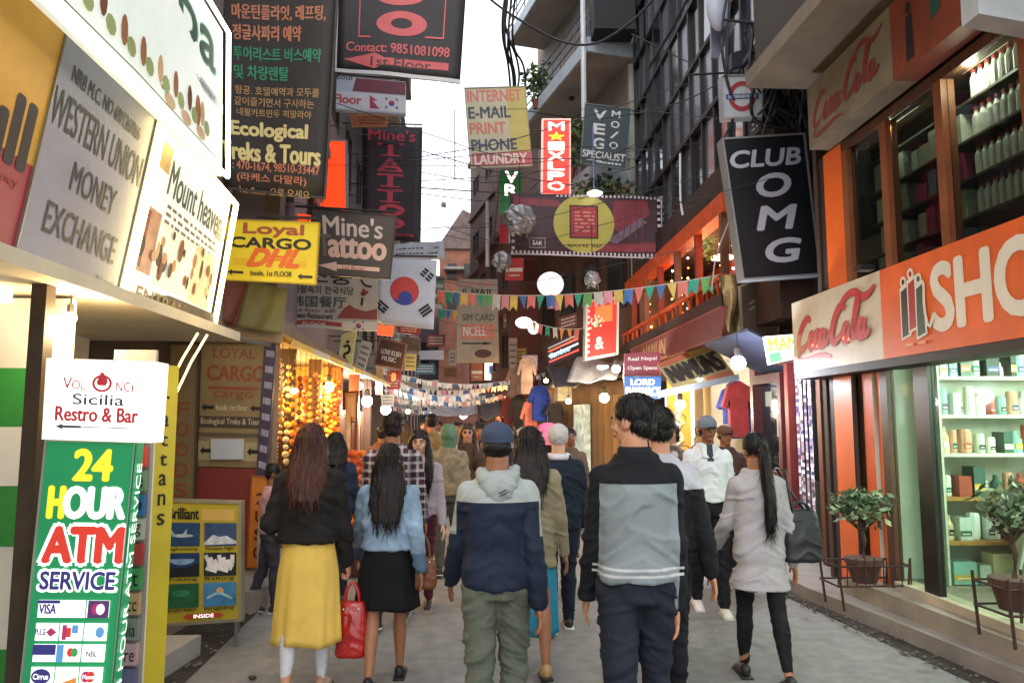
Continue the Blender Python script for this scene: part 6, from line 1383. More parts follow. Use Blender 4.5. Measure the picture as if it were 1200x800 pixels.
# ================================================================ planters on the right
def planter(label, x, y, zb, w_, crown, seed, n=420):
    t = thing('planter', label, 'plant', (x, y, zb)); rn = random.Random(seed); RU = mat('38231c', .8, .3, 8, .2, 30)
    hw, hd = w_/2, .17
    for (dx, dy) in ((-hw, -hd), (hw, -hd), (hw, hd), (-hw, hd)): MB().tube([(x+dx*.86, y+dy, zb), (x+dx, y+dy, zb+.42)], .011, 5).build('leg', RU, t)
    for z in (.2, .36):
        for (a, b) in (((-hw, -hd), (hw, -hd)), ((hw, -hd), (hw, hd)), ((hw, hd), (-hw, hd)), ((-hw, hd), (-hw, -hd))): MB().tube([(x+a[0], y+a[1], zb+z), (x+b[0], y+b[1], zb+z)], .009, 5).build('rail', RU, t)
    k_ = int(w_/.07)
    for k in range(k_+1): MB().tube([(x-hw+w_*k/k_, y-hd, zb+.2), (x-hw+w_*k/k_, y-hd-.01, zb+.43)], .006, 4).build('picket', RU, t)
    MB().lathe((x, y, zb+.2), [(.1, 0), (.14, .16), (.155, .16), (.155, .2), (.12, .2)], 16).build('pot', mat('4a3028', .8, .3, 6), t)
    MB().tube([(x, y, zb+.38), (x+.02, y, zb+.55), (x-.02, y, zb+.72), (x+.03, y, zb+.86)], [.022, .018, .015, .012], 7).build('stem', mat('4a3a2a', .8, .3), t)
    for k in range(6): 
        a = k*1.05+rn.random(); MB().tube([(x, y, zb+.62), (x+math.cos(a)*crown[0]*.5, y+math.sin(a)*crown[1]*.5, zb+.62+crown[2]*.5), (x+math.cos(a)*crown[0]*.8, y+math.sin(a)*crown[1]*.8, zb+.7+crown[2]*rn.uniform(.2, .9))], [.012, .009, .005], 5).build('branch', mat('4a3a2a', .8, .3), t)
    n = int(n*1.5); LM = [mat('5d7552', .5, .35, 6), mat('3c5238', .5, .35, 6), mat('8a9a74', .5, .3, 6)]
    mbs = [MB() for _ in LM]
    for k in range(9):
        a = rn.random()*6.28; c = Vector((x+math.cos(a)*crown[0]*rn.uniform(.2, .8), y+math.sin(a)*crown[1]*rn.uniform(.2, .8), zb+.72+crown[2]*rn.uniform(.1, .9)))
        for q in range(3): leaf_cloud(mbs[q], c, (.12, .12, .09), n//27, .065, rn)
    for m_, b_ in zip(LM, mbs): b_.build('foliage', m_, t)
    return t
planter('leafy bonsai in a long rusty rack by the orange columns', gx(1004, 6.45), 6.45, .13, .62, (.26, .18, .22), 41, 430)
planter('leafy bonsai in a small rusty stand at the right edge', gx(1176, 4.9), 4.9, .27, .34, (.20, .18, .26), 42, 360)

# more small signs deep on the left and right
SM2 = [
 (((402, 340), (424, 344), (422, 372), (402, 370)), 12.6, '6a7a5a', 'small olive sign half behind the Korean restaurant board'),
 (((500, 392), (522, 392), (521, 406), (500, 406)), 24, '7a3a34', 'small dull red sign right of the Korean flag'),
 (((474, 414), (488, 415), (487, 434), (474, 433)), 17.5, 'c9b060', 'small yellow sign beside the black letter C sign'),
 (((486, 426), (510, 426), (510, 438), (486, 438)), 23, '3a5a6a', 'small steel blue sign above the prayer buntings'),
 (((505, 322), (521, 324), (520, 372), (506, 370)), 25, '5f7a68', 'faded green upright sign beside the Korean flag'),
 (((447, 462), (462, 462), (461, 476), (447, 476)), 19.5, 'c9c4bc', 'pale square sign low among the left side bulbs'),
 (((520, 430), (536, 430), (536, 442), (520, 442)), 29, '9a6a4a', 'small brown orange sign deep in the street'),
 (((526, 410), (534, 410), (534, 428), (526, 428)), 27, 'a8a4a0', 'thin pale upright sign left of the sim card sign'),
 (((604, 408), (616, 408), (615, 424), (604, 424)), 21.5, 'b08a3a', 'small mustard sign above the dusty brown cloth'),
 (((590, 350), (604, 350), (603, 384), (590, 384)), 23, '7a6a62', 'grey brown upright sign right of the sim card sign'),
 (((655, 372), (676, 366), (676, 382), (655, 388)), 17.5, '6a3a2a', 'small rust sign above the neon sign'),
 (((576, 336), (590, 336), (590, 348), (576, 348)), 26, 'b54a3a', 'tiny red sign right of the sim card sign top'),
]
for q_, Y, c, lb in SM2:
    s = Sign('shop_sign', Q(*q_, Y), lb, base=mat(c, .55, .3, 5), th=.06); s.lines(WF if lin(int(c[:2], 16)) < .25 else mat('3a3230', .5), .12, .2, .9, 3, .25, .09)
    wx = -2.45-.02*Y if q_[0][0] < 540 else 2.2-.2*(Y-16)
    p = s.P(0 if wx < 0 else 1, .05, -.03); s.rods(IRON, [(p, Vector((wx, p.y+.03, p.z)))], .01).done()
rn = random.Random(123)
for k in range(16):
    Y0 = rn.uniform(9, 20); z0 = rn.uniform(4.2, 8); z1 = z0+rn.uniform(-1, 1.2); a = Vector((-2.5, Y0, z0)); b = Vector((3.3, Y0+rn.uniform(-2, 3), z1)); m_ = (a+b)/2-Vector((0, 0, rn.uniform(.15, .8)))
    cable('thin dark wire sagging across the street between the facades', [a, a.lerp(m_, .6), m_, m_.lerp(b, .4), b], rn.uniform(.004, .009), group='thin wires strung across the street')
for k in range(7):
    x0 = 596+rn.uniform(-6, 10); cable('dark cable looping along the left edge of the balconies', [at(x0, -20, 18), at(x0-8, 30+k*6, 18.4), at(x0+rn.uniform(-8, 16), 80, 18.8), at(x0+4, 130+k*5, 19)], .03, group='cables looping beside the balconies')
# ================================================================ PEOPLE
TMP = bpy.data.scenes.new('tmp')
def skin_mesh(mb, voxel, fold=None, name='body'):
    """fuse closed pieces into one continuous surface, then shape its folds"""
    me = mb.mesh(name); o = bpy.data.objects.new('tmp', me); TMP.collection.objects.link(o)
    m = o.modifiers.new('r', 'REMESH'); m.mode = 'VOXEL'; m.voxel_size = voxel; m.use_smooth_shade = True
    sm = o.modifiers.new('s', 'SMOOTH'); sm.factor = .5; sm.iterations = 3
    vl = TMP.view_layers[0]; vl.update(); dg = vl.depsgraph
    r = bpy.data.meshes.new_from_object(o.evaluated_get(dg), depsgraph=dg)
    bpy.data.objects.remove(o); bpy.data.meshes.remove(me)
    if fold:
        n = len(r.vertices); co = np.empty(n*3, 'f'); no = np.empty(n*3, 'f'); r.vertices.foreach_get('co', co); r.vertices.foreach_get('normal', no)
        co = co.reshape(-1, 3); no = no.reshape(-1, 3); a = fold(co); r.vertices.foreach_set('co', (co+no*a[:, None]).ravel()); r.update()
    r.polygons.foreach_set('use_smooth', [True]*len(r.polygons)); r.name = name
    return r
def nz3(P, f, seed=0):
    n = noise.noise; fx, fy, fz = f
    return np.array([n((x*fx+seed, y*fy, z*fz)) for x, y, z in P.tolist()])
def folds(amp=.006, seed=0, fz=9):
    def f(P):
        S_ = P.copy(); S_[:, 2] = P[:, 2]*1.0+np.abs(P[:, 0])*.55; a = nz3(S_, (4.2, 4.2, fz*1.15), seed); b = nz3(S_+a[:, None]*.08, (8, 8, fz*2.1), seed+9)
        r = 1-np.abs(a)*2.4
        return np.maximum(1.45*amp*(a*1.2+b*.7+np.clip(r, 0, 1)**4*.7-.1), -.0035)
    return f
def strands(amp=.006, seed=0):
    def f(P):
        ang = np.arctan2(P[:, 1], P[:, 0])
        Q_ = np.stack([ang*5, P[:, 2]*.0, P[:, 2]], 1)
        return amp*(nz3(Q_, (2.6, 1, 2.2), seed)+.7*nz3(Q_, (7, 1, 3), seed+5))
    return f
def limb(mb, pts, rads, n=14):
    P = [Vector(p) for p in pts]
    for i in range(len(P)-1): mb.tube([P[i], P[i+1]], [rads[i], rads[i+1]], n)
    for p, r in zip(P, rads): mb.ball(p, r*.995, n, 8)
def loft(mb, rings, n=24, e=2.3, M=None):
    vs = []
    for (cx, cy, z, rx, ry) in rings:
        for k in range(n):
            a = 2*PI*k/n; c, s_ = math.cos(a), math.sin(a)
            v = Vector((cx+rx*math.copysign(abs(c)**(2/e), c), cy+ry*math.copysign(abs(s_)**(2/e), s_), z)); vs.append(M @ v if M else v)
    k = len(rings)
    fs = [(i*n+j, i*n+(j+1) % n, (i+1)*n+(j+1) % n, (i+1)*n+j) for i in range(k-1) for j in range(n)]
    mb.add(vs, fs+[tuple(range(n-1, -1, -1)), tuple((k-1)*n+j for j in range(n))])
# ---- cloth materials with colour fields fixed to the garment
WEAVE = 1
def cloth(base, rules=(), var=.18, scale=7, bump=.35, rough=.8, pattern=None, bscale=60, sheen=.2):
    key = ('cloth', base, tuple(rules), var, scale, bump, rough, pattern)
    if key in MC: return MC[key]
    m = mat(base, rough, var*.8, scale+.001*len(MC), min(bump, .35)*.35, 220); MC[key] = m; t = m.node_tree; b = t.nodes['Principled BSDF']
    b.inputs['Specular IOR Level'].default_value = .25
    co = [n for n in t.nodes if n.type == 'TEX_COORD'][0]; sx = t.nodes.new('ShaderNodeSeparateXYZ'); t.links.new(co.outputs['Object'], sx.inputs[0])
    ab = t.nodes.new('ShaderNodeMath'); ab.operation = 'ABSOLUTE'; t.links.new(sx.outputs[0], ab.inputs[0])
    src = {'x': sx.outputs[0], 'y': sx.outputs[1], 'z': sx.outputs[2], 'ax': ab.outputs[0]}
    # faint warp so the seams are not ruler straight
    def M_(op, a, bv):
        n = t.nodes.new('ShaderNodeMath'); n.operation = op
        t.links.new(a, n.inputs[0])
        if isinstance(bv, (int, float)): n.inputs[1].default_value = bv
        else: t.links.new(bv, n.inputs[1])
        return n.outputs[0]
    cur = b.inputs['Base Color'].links[0].from_socket
    for col, conds in rules:
        f = None
        for (ax, lo, hi) in conds:
            for v, op in ((lo, 'GREATER_THAN'), (hi, 'LESS_THAN')):
                if v is None: continue
                g = M_(op, src[ax], v); f = g if f is None else M_('MULTIPLY', f, g)
        mx = t.nodes.new('ShaderNodeMix'); mx.data_type = 'RGBA'; t.links.new(f, mx.inputs[0]); t.links.new(cur, mx.inputs[6]); mx.inputs[7].default_value = rgb(col)+(1,)
        cur = mx.outputs[2]
    if pattern == 'plaid':
        for ax, fr, col, fac in (('x', 95, 'c9c2c4', .55), ('z', 95, 'c9c2c4', .55), ('x', 47, '1d1a2c', .5), ('z', 47, '1d1a2c', .5)):
            s1 = M_('SINE', M_('MULTIPLY', src[ax], fr), 0); g = M_('MULTIPLY', M_('GREATER_THAN', s1, .45), fac)
            mx = t.nodes.new('ShaderNodeMix'); mx.data_type = 'RGBA'; t.links.new(g, mx.inputs[0]); t.links.new(cur, mx.inputs[6]); mx.inputs[7].default_value = rgb(col)+(1,); cur = mx.outputs[2]
    t.links.new(cur, b.inputs['Base Color'])
    return m
SKIN = {'light': mat('c08a6c', .5, .1, 9, .1, 60), 'tan': mat('9a6648', .5, .1, 9, .1, 60), 'brown': mat('7a4c34', .5, .1, 9, .1, 60), 'pale': mat('cf9f84', .5, .1, 9, .1, 60)}
def hairm(c, c2=None): return mat(c, .42, .55, 1, .5, 1.6, stretch=(48, 48, 3.2), spec=.3)
HAIR = {'black': hairm('100d0d'), 'auburn': hairm('47241a'), 'dark': hairm('1b120f'), 'brown': hairm('38231a')}

def person(label, px, y, H, heading=0, sk='light', arms=((6, 8, 14), (6, 8, 14)), legs=((8, 6, 0), (-8, 10, -12)), head=(0, 0), hair=('short', 'black'), wear=(), bulk=1.0, near=True, face=False, grip=(0, 0), z=.006, x=None, group=None, shoes='2a2624', barefoot=False, lean=0):
    """one person; forward is +Y before turning; arms/legs given as (right, left)"""
    X = gx(px, y) if x is None else x
    root = thing('person', label, 'person', (X, y, z), math.radians(heading), group=group)
    vox = .0068 if near else .013; cv = .010 if near else .016
    ln = math.radians(lean)
    # joints
    J = {}; zs = []
    for i, sd in enumerate((1, -1)):
        sw, kb, fp = legs[i]; hip = Vector((sd*.05*H, 0, 0)); a = math.radians(sw); kn = hip+Vector((sd*.004*H, math.sin(a), -math.cos(a)))*.245*H
        a2 = a-math.radians(kb); an = kn+Vector((0, math.sin(a2), -math.cos(a2)))*.24*H; J[i] = [hip, kn, an, fp]; zs.append(an.z-.045*H-(math.sin(math.radians(-fp))*.0*H if fp < 0 else 0))
    up = -min(zs)
    for i in (0, 1): J[i][:3] = [p+Vector((0, 0, up)) for p in J[i][:3]]
    hz = J[0][0].z                      # hip height
    k = (H*.985-hz)/(H*.485)            # torso scale so that the head top lands at H
    TZ = lambda f: hz+(f-.5)*H*k
    yo = lambda f: math.sin(ln)*(f-.5)*H
    sh = .097*H*bulk
    def D(sw, ab, sd): return Vector((sd*math.sin(math.radians(ab)), math.sin(math.radians(sw))*math.cos(math.radians(ab)), -math.cos(math.radians(sw))*math.cos(math.radians(ab))))
    A = {}
    for i, sd in enumerate((1, -1)):
        sw, ab, eb = arms[i][:3]; tw = arms[i][3] if len(arms[i]) > 3 else 0
        s0 = Vector((sd*sh, yo(.81), TZ(.782))); d1 = D(sw, ab, sd); el = s0+d1*.172*H
        d2 = Matrix.Rotation(math.radians(eb), 3, 'X') @ d1
        d2 = Matrix.Rotation(math.radians(sd*tw), 3, 'Z') @ d2
        A[i] = (s0, el, el+d2*.15*H, d2.normalized())
    # head frame
    hc = Vector((0, yo(.93)+.008*H, TZ(.928)))
    HM = Matrix.Translation(hc) @ Matrix.Rotation(math.radians(head[0]), 4, 'Z') @ Matrix.Rotation(math.radians(head[1]), 4, 'X')
    s = H*.955
    hp = lambda x, yy, zz: HM @ Vector((x*s, yy*s, zz*s))
    H3 = HM.to_3x3()
    # ---- body, one surface
    b = MB()
    loft(b, [(0, yo(f), TZ(f), rx*H*bulk, ry*H) for f, rx, ry in ((.46, .07, .05), (.50, .088, .06), (.54, .088, .058), (.61, .072, .05), (.69, .083, .056), (.745, .092, .056), (.78, .082, .046), (.81, .05, .038), (.845, .036, .034))], 20)
    limb(b, [(0, yo(.83), TZ(.83)), hc+Vector((0, -.012*H, -.04*H))], [.036*H, .033*H])
    for i, sd in enumerate((1, -1)):
        hip, kn, an, fp = J[i]
        limb(b, [hip, hip.lerp(kn, .35), kn, kn.lerp(an, .3)-Vector((0, .006*H, 0)), an], [.042*H, .040*H, .027*H, .0295*H, .0170*H])
        s0, el, wr, d = A[i]; limb(b, [s0, el, el.lerp(wr, .3), wr], [.024*H, .019*H, .0195*H, .0135*H])
        # hand
        t = Vector((0, 1, .0))-d*d.y
        if t.length < .3: t = Vector((0, 0, 1))-d*d.z
        t.normalize(); n = Vector((-sd, 0, 0)); n = (n-d*n.dot(d)-t*n.dot(t)); n = n.normalized() if n.length > .2 else d.cross(t)*(-sd)
        R3 = Matrix((t, n, d)).transposed()
        b.ball(wr+d*.032*H, (.0225*H, .0095*H, .032*H), 12, 8, R3); b.ball(wr+d*.012*H, (.017*H, .011*H, .02*H), 10, 6, R3)
        cu = math.radians(18+grip[i])
        for q, (tt, L_) in enumerate(((.0165, .040), (.0055, .045), (-.0055, .042), (-.016, .033))):
            p = wr+d*.054*H+t*tt*H; dd = (d+t*tt*3).normalized(); pts = [p]; 
            for seg in range(3):
                c_ = cu*(seg*.8+.6); dd2 = (dd*math.cos(c_)+n*math.sin(c_)).normalized(); p = p+dd2*L_*H*(.42, .32, .26)[seg]; pts.append(p)
            limb(b, pts, [.0056*H, .0054*H, .005*H, .0043*H], 8)
        p = wr+d*.016*H+t*.018*H; dd = (d*.75+t*.6+n*.25).normalized(); p2 = p+dd*.022*H; p3 = p2+(d*.9+t*.15+n*(.3+grip[i]/90)).normalized()*.018*H
        limb(b, [p, p2, p3], [.0075*H, .0062*H, .005*H], 8)
        # foot
        fpr = math.radians(fp); fd = Vector((0, math.cos(fpr), math.sin(fpr))); fu = Vector((0, -math.sin(fpr), math.cos(fpr)))
        if i == 0: FT = {}
        FT[i] = (an, fd, fu)
        limb(b, [an-fu*.01*H, an-fu*.024*H-fd*.012*H, an-fu*.03*H+fd*.075*H], [.019*H, .018*H, .013*H], 10)
    b.ball(hp(0, -.004, .012), (.047*s, .058*s, .060*s), 16, 12, H3); b.ball(hp(0, .014, -.028), (.036*s, .040*s, .042*s), 14, 10, H3)
    b.ball(hp(0, .036, -.058), (.017*s, .015*s, .014*s), 10, 8, H3)
    limb(b, [hp(0, .052, .008), hp(0, .064, -.012)], [.0065*s, .0095*s], 8); b.ball(hp(0, .046, .016), (.031*s, .011*s, .007*s), 10, 6, H3)
    b.ball(hp(0, .052, -.034), (.013*s, .007*s, .0055*s), 8, 6, H3)
    for sd in (1, -1):
        b.ball(hp(sd*.047, -.002, -.004), (.007*s, .013*s, .019*s), 8, 6, H3); b.ball(hp(sd*.026, .036, -.016), (.014*s, .012*s, .013*s), 8, 6, H3)
    me = skin_mesh(b, vox, None, 'body'); me.materials.append(SKIN[sk]); link('body', me, root, True)
    def child(nm, mb, m, fold=None, v=None, raw=False):
        if raw: me = mb.mesh(nm); me.polygons.foreach_set('use_smooth', [True]*len(me.polygons))
        else: me = skin_mesh(mb, v or cv, fold, nm)
        me.materials.append(m); return link(nm, me, root, True)
    if face:
        for sd in (1, -1):
            mb = MB(); mb.ball(hp(sd*.0185, .0462, .003), (.0080*s, .0045*s, .0034*s), 10, 8, H3); e_ = child('eye', mb, mat('b9aaa2', .3, 0), raw=True)
            mb = MB(); mb.ball(hp(sd*.0185, .0498, .003), (.0042*s, .0016*s, .0036*s), 8, 6, H3); child('iris', mb, mat('20140f', .2, 0), raw=True)
            mb = MB(); mb.tube([hp(sd*.008, .056, .0145), hp(sd*.019, .0555, .0185), hp(sd*.030, .049, .014)], [.002*s, .0026*s, .0015*s], 6); child('eyebrow', mb, HAIR['dark'], raw=True)
        mb = MB(); mb.ball(hp(0, .0585, -.034), (.0125*s, .003*s, .0042*s), 10, 6, H3); child('mouth', mb, mat('8f4a44', .5, .05), raw=True)
    # shoes
    if not barefoot:
        for i in (0, 1):
            an, fd, fu = FT[i]; mb = MB(); R3 = Matrix((Vector((1, 0, 0)), fd, fu)).transposed()
            mb.ball(an-fu*.028*H+fd*.030*H, (.026*H, .076*H, .021*H), 14, 10, R3); mb.ball(an-fu*.016*H-fd*.012*H, (.023*H, .032*H, .028*H), 12, 8, R3); mb.ball(an-fu*.034*H+fd*.078*H, (.026*H, .034*H, .013*H), 12, 8, R3)
            sh_ = child('shoe', mb, mat(shoes, .5, .15, 6), v=.008)
            mb = MB(); mb.obox(an-fu*.0425*H+fd*.03*H, (.024*H, 0, 0), fd*.078*H, fu*.004*H); child('sole', mb, mat('c9c4ba' if shoes in ('d9d6d0', '2a2624') else '1a1918', .6, .1), raw=True)
    # ---- clothing
    def torso(mb, hem, g, flare=0, neck=.845, ny=.0):
        R_ = [(.44, .094, .066), (.50, .100, .069), (.54, .099, .067), (.61, .090, .062), (.69, .096, .066), (.745, .102, .066), (.775, .096, .058), (.797, .080, .048), (.816, .060, .043), (.832, .046, .041), (neck, .043, .042)]
        rr_ = []
        if hem < .44: rr_.append((0, yo(.5), TZ(hem) if hem > .44 else hz+(hem-.5)*H, (.098+flare+g)*H*bulk, (.070+flare*.8+g)*H))
        prev = [r for r in R_ if r[0] >= hem]
        if hem >= .44:
            lo = max([r for r in R_ if r[0] <= hem] or [R_[0]]); rr_.append((0, yo(hem), TZ(hem), (lo[1]+g)*H*bulk, (lo[2]+g)*H))
        for f, rx, ry in prev: rr_.append((0, yo(f), TZ(f), (rx+g)*H*(bulk if f < .81 else 1), (ry+g)*H))
        loft(mb, rr_, 26)
    for W in wear:
        kd = W[0]
        if kd == 'top':        # ('top', material, hem, looseness, sleeve 0..1, flare, fold)
            _, m, hem, g, sl, fl_, fo = W; mb = MB(); torso(mb, hem, g, fl_)
            for i in (0, 1):
                s0, el, wr, d = A[i]
                s1 = s0-Vector((math.copysign(.004*H, s0.x), 0, .004*H))
                if sl > .5: e = el.lerp(wr, (sl-.5)*2); limb(mb, [s1, s1.lerp(el, .5), el, el.lerp(e, .5), e], [(.027+g*.8)*H, (.0255+g*.8)*H, (.0225+g*.8)*H, (.021+g*.8)*H, (.0165+g*.7)*H], 16)
                elif sl > 0: e = s0.lerp(el, sl*2); limb(mb, [s1, e], [(.028+g)*H, (.026+g)*H], 16)
            child('jacket' if g > .006 else 'shirt', mb, m, folds(fo, px*.1+y))
        elif kd == 'trousers':  # material, looseness, length
            _, m, g, ln_, fo = W; mb = MB()
            loft(mb, [(0, yo(f), TZ(f), (rx+g)*H*bulk, (ry+g)*H) for f, rx, ry in ((.455, .084, .06), (.50, .095, .065), (.54, .093, .062), (.58, .084, .057))], 22)
            for i in (0, 1):
                hip, kn, an, fp = J[i]; e = kn.lerp(an, ln_)
                limb(mb, [hip-Vector((0, 0, .01*H)), hip.lerp(kn, .4), kn, kn.lerp(an, .3)-Vector((0, .006*H, 0)), e], [(.050+g)*H, (.046+g)*H, (.0335+g)*H, (.0355+g)*H, (.0225+g*1.3)*H], 16)
            child('trousers', mb, m, folds(fo, px*.2, 14))
        elif kd == 'skirt':     # material, top, hem(H fraction), flare, pleats
            _, m, tp, hm, fl_, pl_ = W; mb = MB(); N = 72; rows = 18; ft = (J[0][1].y+J[1][1].y)/2
            vs = []
            for j in range(rows+1):
                u = j/rows; f = tp+(hm-tp)*u
                for q in range(N):
                    a = 2*PI*q/N; bulge = min(1, u*2.4); rx = (.083+.020*bulge+fl_*u)*H; ry = (.058+.016*bulge+fl_*u*.9)*H
                    w_ = 1+pl_*u*(.05*math.sin(a*7+1.3+u)+.03*math.sin(a*13+u*2))
                    vs.append((rx*w_*math.cos(a), ry*w_*math.sin(a)+ft*u*.8+yo(f), hz+(f-.5)*H*(k if f > .5 else 1)+.006*H*math.sin(a*3+1)*u))
            inner = [(x_*.965, y_*.965, z_) for x_, y_, z_ in vs]; o_ = len(vs)
            fs = [(j*N+(q+1) % N, j*N+q, (j+1)*N+q, (j+1)*N+(q+1) % N) for j in range(rows) for q in range(N)]
            fs += [tuple(o_+i_ for i_ in reversed(f_)) for f_ in fs]
            fs += [(rows*N+(q+1) % N, rows*N+q, o_+rows*N+q, o_+rows*N+(q+1) % N) for q in range(N)]
            mb.add(vs+inner, fs); child('skirt', mb, m, raw=True)
        elif kd == 'hood':      # folded hood lying behind the neck
            m = W[1]; mb = MB(); z0_ = TZ(.80); y0_ = yo(.8)
            mb.ball((0, y0_-.050*H, z0_+.006*H), (.060*H, .030*H, .036*H), 16, 10); mb.ball((0, y0_-.062*H, z0_-.022*H), (.038*H, .022*H, .034*H), 14, 10)
            for sd in (1, -1): limb(mb, [(sd*.040*H, y0_-.040*H, z0_+.022*H), (sd*.050*H, y0_+.0*H, z0_+.040*H), (sd*.026*H, y0_+.045*H, z0_+.030*H)], [.020*H, .017*H, .014*H], 10)
            child('hood', mb, m, folds(.012, 5, 16))
            
            for q in range(4):
                zq = z0_-.004*H+.0085*H*q; mb = MB(); mb.tube([(.002*H-.002*q*H, y0_-.0885*H+.003*q*H, zq-.022*H), (.016*H, y0_-.0875*H+.003*q*H, zq-.016*H), (.030*H, y0_-.078*H+.003*q*H, zq-.009*H)], [.0012*H, .0024*H, .0012*H], 6); child('hood_print', mb, cloth('3f464c'), raw=True)
        elif kd == 'hoodup':
            m = W[1]; mb = MB(); mb.ball(hp(0, -.012, .012), (.062*s, .066*s, .076*s), 16, 12, H3); limb(mb, [hp(0, -.012, -.03), (0, yo(.82), TZ(.815))], [.052*s, .05*H]); child('hood', mb, m, folds(.008, 7))
        elif kd == 'collar':
            m = W[1]; mb = MB(); mb.lathe((0, yo(.84), TZ(.828)), [(.047*H, 0), (.044*H, .028*H), (.040*H, .032*H), (.038*H, .0)], 20); child('collar', mb, m, raw=True)
        elif kd == 'cap':       # baseball cap
            m = W[1]; mb = MB(); prof = [(math.cos(a)*.0575*s, math.sin(a)*.050*s) for a in [PI/2*q/8 for q in range(9)]]
            vs = []; N = 24
            for r_, z_ in [(.056*s, -.016*s)]+prof[:-1]+[(.004*s, .050*s)]: vs += [HM @ Vector((r_*.93*math.cos(2*PI*q/N), r_*1.12*math.sin(2*PI*q/N)-.002*s, z_+.022*s)) for q in range(N)]
            R_ = 10; fs = [(i_*N+q, i_*N+(q+1) % N, (i_+1)*N+(q+1) % N, (i_+1)*N+q) for i_ in range(R_-1) for q in range(N)]+[tuple((R_-1)*N+q for q in range(N))]
            mb.add(vs, fs); c_ = child('cap', mb, m, raw=True)
            mb = MB(); br = [HM @ Vector((.042*s*math.cos(a), .04*s+.055*s*math.sin(a), .012*s-.004*s*math.cos(a)**2*3)) for a in [PI*q/12 for q in range(13)]]
            mb.slab(br, H3 @ Vector((0, 0, .003*s))); child('cap_brim', mb, m, raw=True)
            mb = MB(); mb.ball(hp(0, -.002, .073), .004*s, 8, 5); child('cap_button', mb, m, raw=True)
            mb = MB(); mb.ball(hp(0, -.012, -.008), (.0505*s, .056*s, .040*s), 14, 10, H3); child('hair', mb, HAIR[hair[1]], folds(.003, 3, 30), v=.009)
        elif kd == 'beanie':
            m = W[1]; mb = MB(); mb.ball(hp(0, -.008, .022), (.056*s, .066*s, .062*s), 18, 12, H3); child('knit_hat', mb, m, folds(.004, 2, 40)); 
        elif kd == 'scarf':
            m = W[1]; mb = MB(); zz = TZ(.835)
            limb(mb, [(.045*H, 0, zz), (.03*H, -.045*H, zz), (-.03*H, -.045*H, zz), (-.045*H, 0, zz), (-.02*H, .045*H, zz-.01*H), (.02*H, .045*H, zz-.01*H), (.045*H, 0, zz)], [.02*H]*7, 10); child('scarf', mb, m, folds(.006, 4, 14))
        elif kd == 'glasses':
            for sd in (1, -1):
                mb = MB(); mb.ball(hp(sd*.019, .0575, .003), (.014*s, .003*s, .0085*s), 10, 6, H3); child('sunglass_lens', mb, mat('0c0a0a', .5, 0), raw=True)
    # ---- hair
    def wisps(o, n, L, wd, lift, seed):
        """loose strands lying over the hair surface, part of the same mesh"""
        me = o.data; nv = len(me.vertices); rn_ = random.Random(seed); vs = [v.co.copy() for v in me.vertices]; ns = [v.normal.copy() for v in me.vertices]
        V2 = [tuple(v) for v in vs]; F2 = [tuple(p.vertices) for p in me.polygons]; cx_ = sum(v[0] for v in V2)/nv; cy_ = sum(v[1] for v in V2)/nv
        for _ in range(n):
            i_ = rn_.randrange(nv); p = vs[i_]; n_ = ns[i_]; g_ = Vector((rn_.uniform(-.35, .35), rn_.uniform(-.35, .35)-.15, -1)); t_ = g_-n_*g_.dot(n_)
            if t_.length < .25: t_ = Vector((rn_.uniform(-1, 1), -.8, 0))
            t_.normalize(); sd_ = t_.cross(n_).normalized()*wd*rn_.uniform(.6, 1.3); l_ = L*rn_.uniform(.5, 1.3); lf = lift*rn_.uniform(.3, 1.6); b0 = len(V2)
            a_ = p+n_*.001; c_ = p+t_*l_*.5+n_*lf; e_ = p+t_*l_+n_*lf*rn_.uniform(.3, 1.4)
            V2 += [tuple(a_-sd_), tuple(a_+sd_), tuple(c_+sd_*.8), tuple(c_-sd_*.8), tuple(e_)]; F2 += [(b0, b0+1, b0+2, b0+3), (b0+3, b0+2, b0+4)]
        m2 = bpy.data.meshes.new('hair'); m2.from_pydata(V2, [], F2); m2.materials.append(me.materials[0]); m2.polygons.foreach_set('use_smooth', [True]*len(m2.polygons)); o.data = m2
    hk, hcol = hair; hm = HAIR[hcol]
    if hk == 'short':
        mb = MB(); mb.ball(hp(0, -.010, .027), (.0545*s, .061*s, .054*s), 18, 12, H3); mb.ball(hp(0, -.027, -.008), (.047*s, .036*s, .040*s), 14, 10, H3)
        o_ = child('hair', mb, hm, lambda P: .004*nz3(P, (50, 50, 40), 3)+.004*nz3(P, (120, 120, 70), 1), v=.008 if near else None)
        wisps(o_, 1100 if near else 260, .034, .0022 if near else .004, .005, int(px))
    elif hk == 'long':
        end = hair_len.get(label, .66); mb = MB(); mb.ball(hp(0, -.010, .018), (.0555*s, .0635*s, .063*s), 18, 12, H3)
        z1_ = TZ(end); zt_ = (HM @ Vector((0, 0, .03*s))).z; rg = []
        for q in range(11):
            u = q/10; zz = z1_+(zt_-z1_)*u; f_ = 1-u
            bk = -.030*s if u > .75 else -.030*s-(.75-u)*.07*H; rx = (.054*s if u > .8 else (.064+.016*math.sin(min(1, f_*1.5)*1.6))*s)*(1-.3*max(0, f_-.72)/.28) ; ry = .036*s*(1-.25*f_)
            rg.append((hc.x, hc.y+bk-.008*H, zz, rx, ry))
        loft(mb, rg, 30)
        for sd in (1, -1): limb(mb, [hp(sd*.045, -.01, .01), hp(sd*.049, -.022, -.05), Vector((sd*.05*H, yo(.8)-.045*H, TZ(.80)))], [.02*s, .019*s, .016*s], 10)
        rn_ = random.Random(int(px)); lo = [Vector((hc.x+rn_.uniform(-.045, .045)*s, hc.y-.085*H+rn_.uniform(-.01, .01), z1_-rn_.uniform(0, .035)*H)) for _ in range(9)]
        for p in lo: limb(mb, [Vector((p.x*.9, p.y, z1_+.06*H)), p], [.012*s, .004*s], 8)
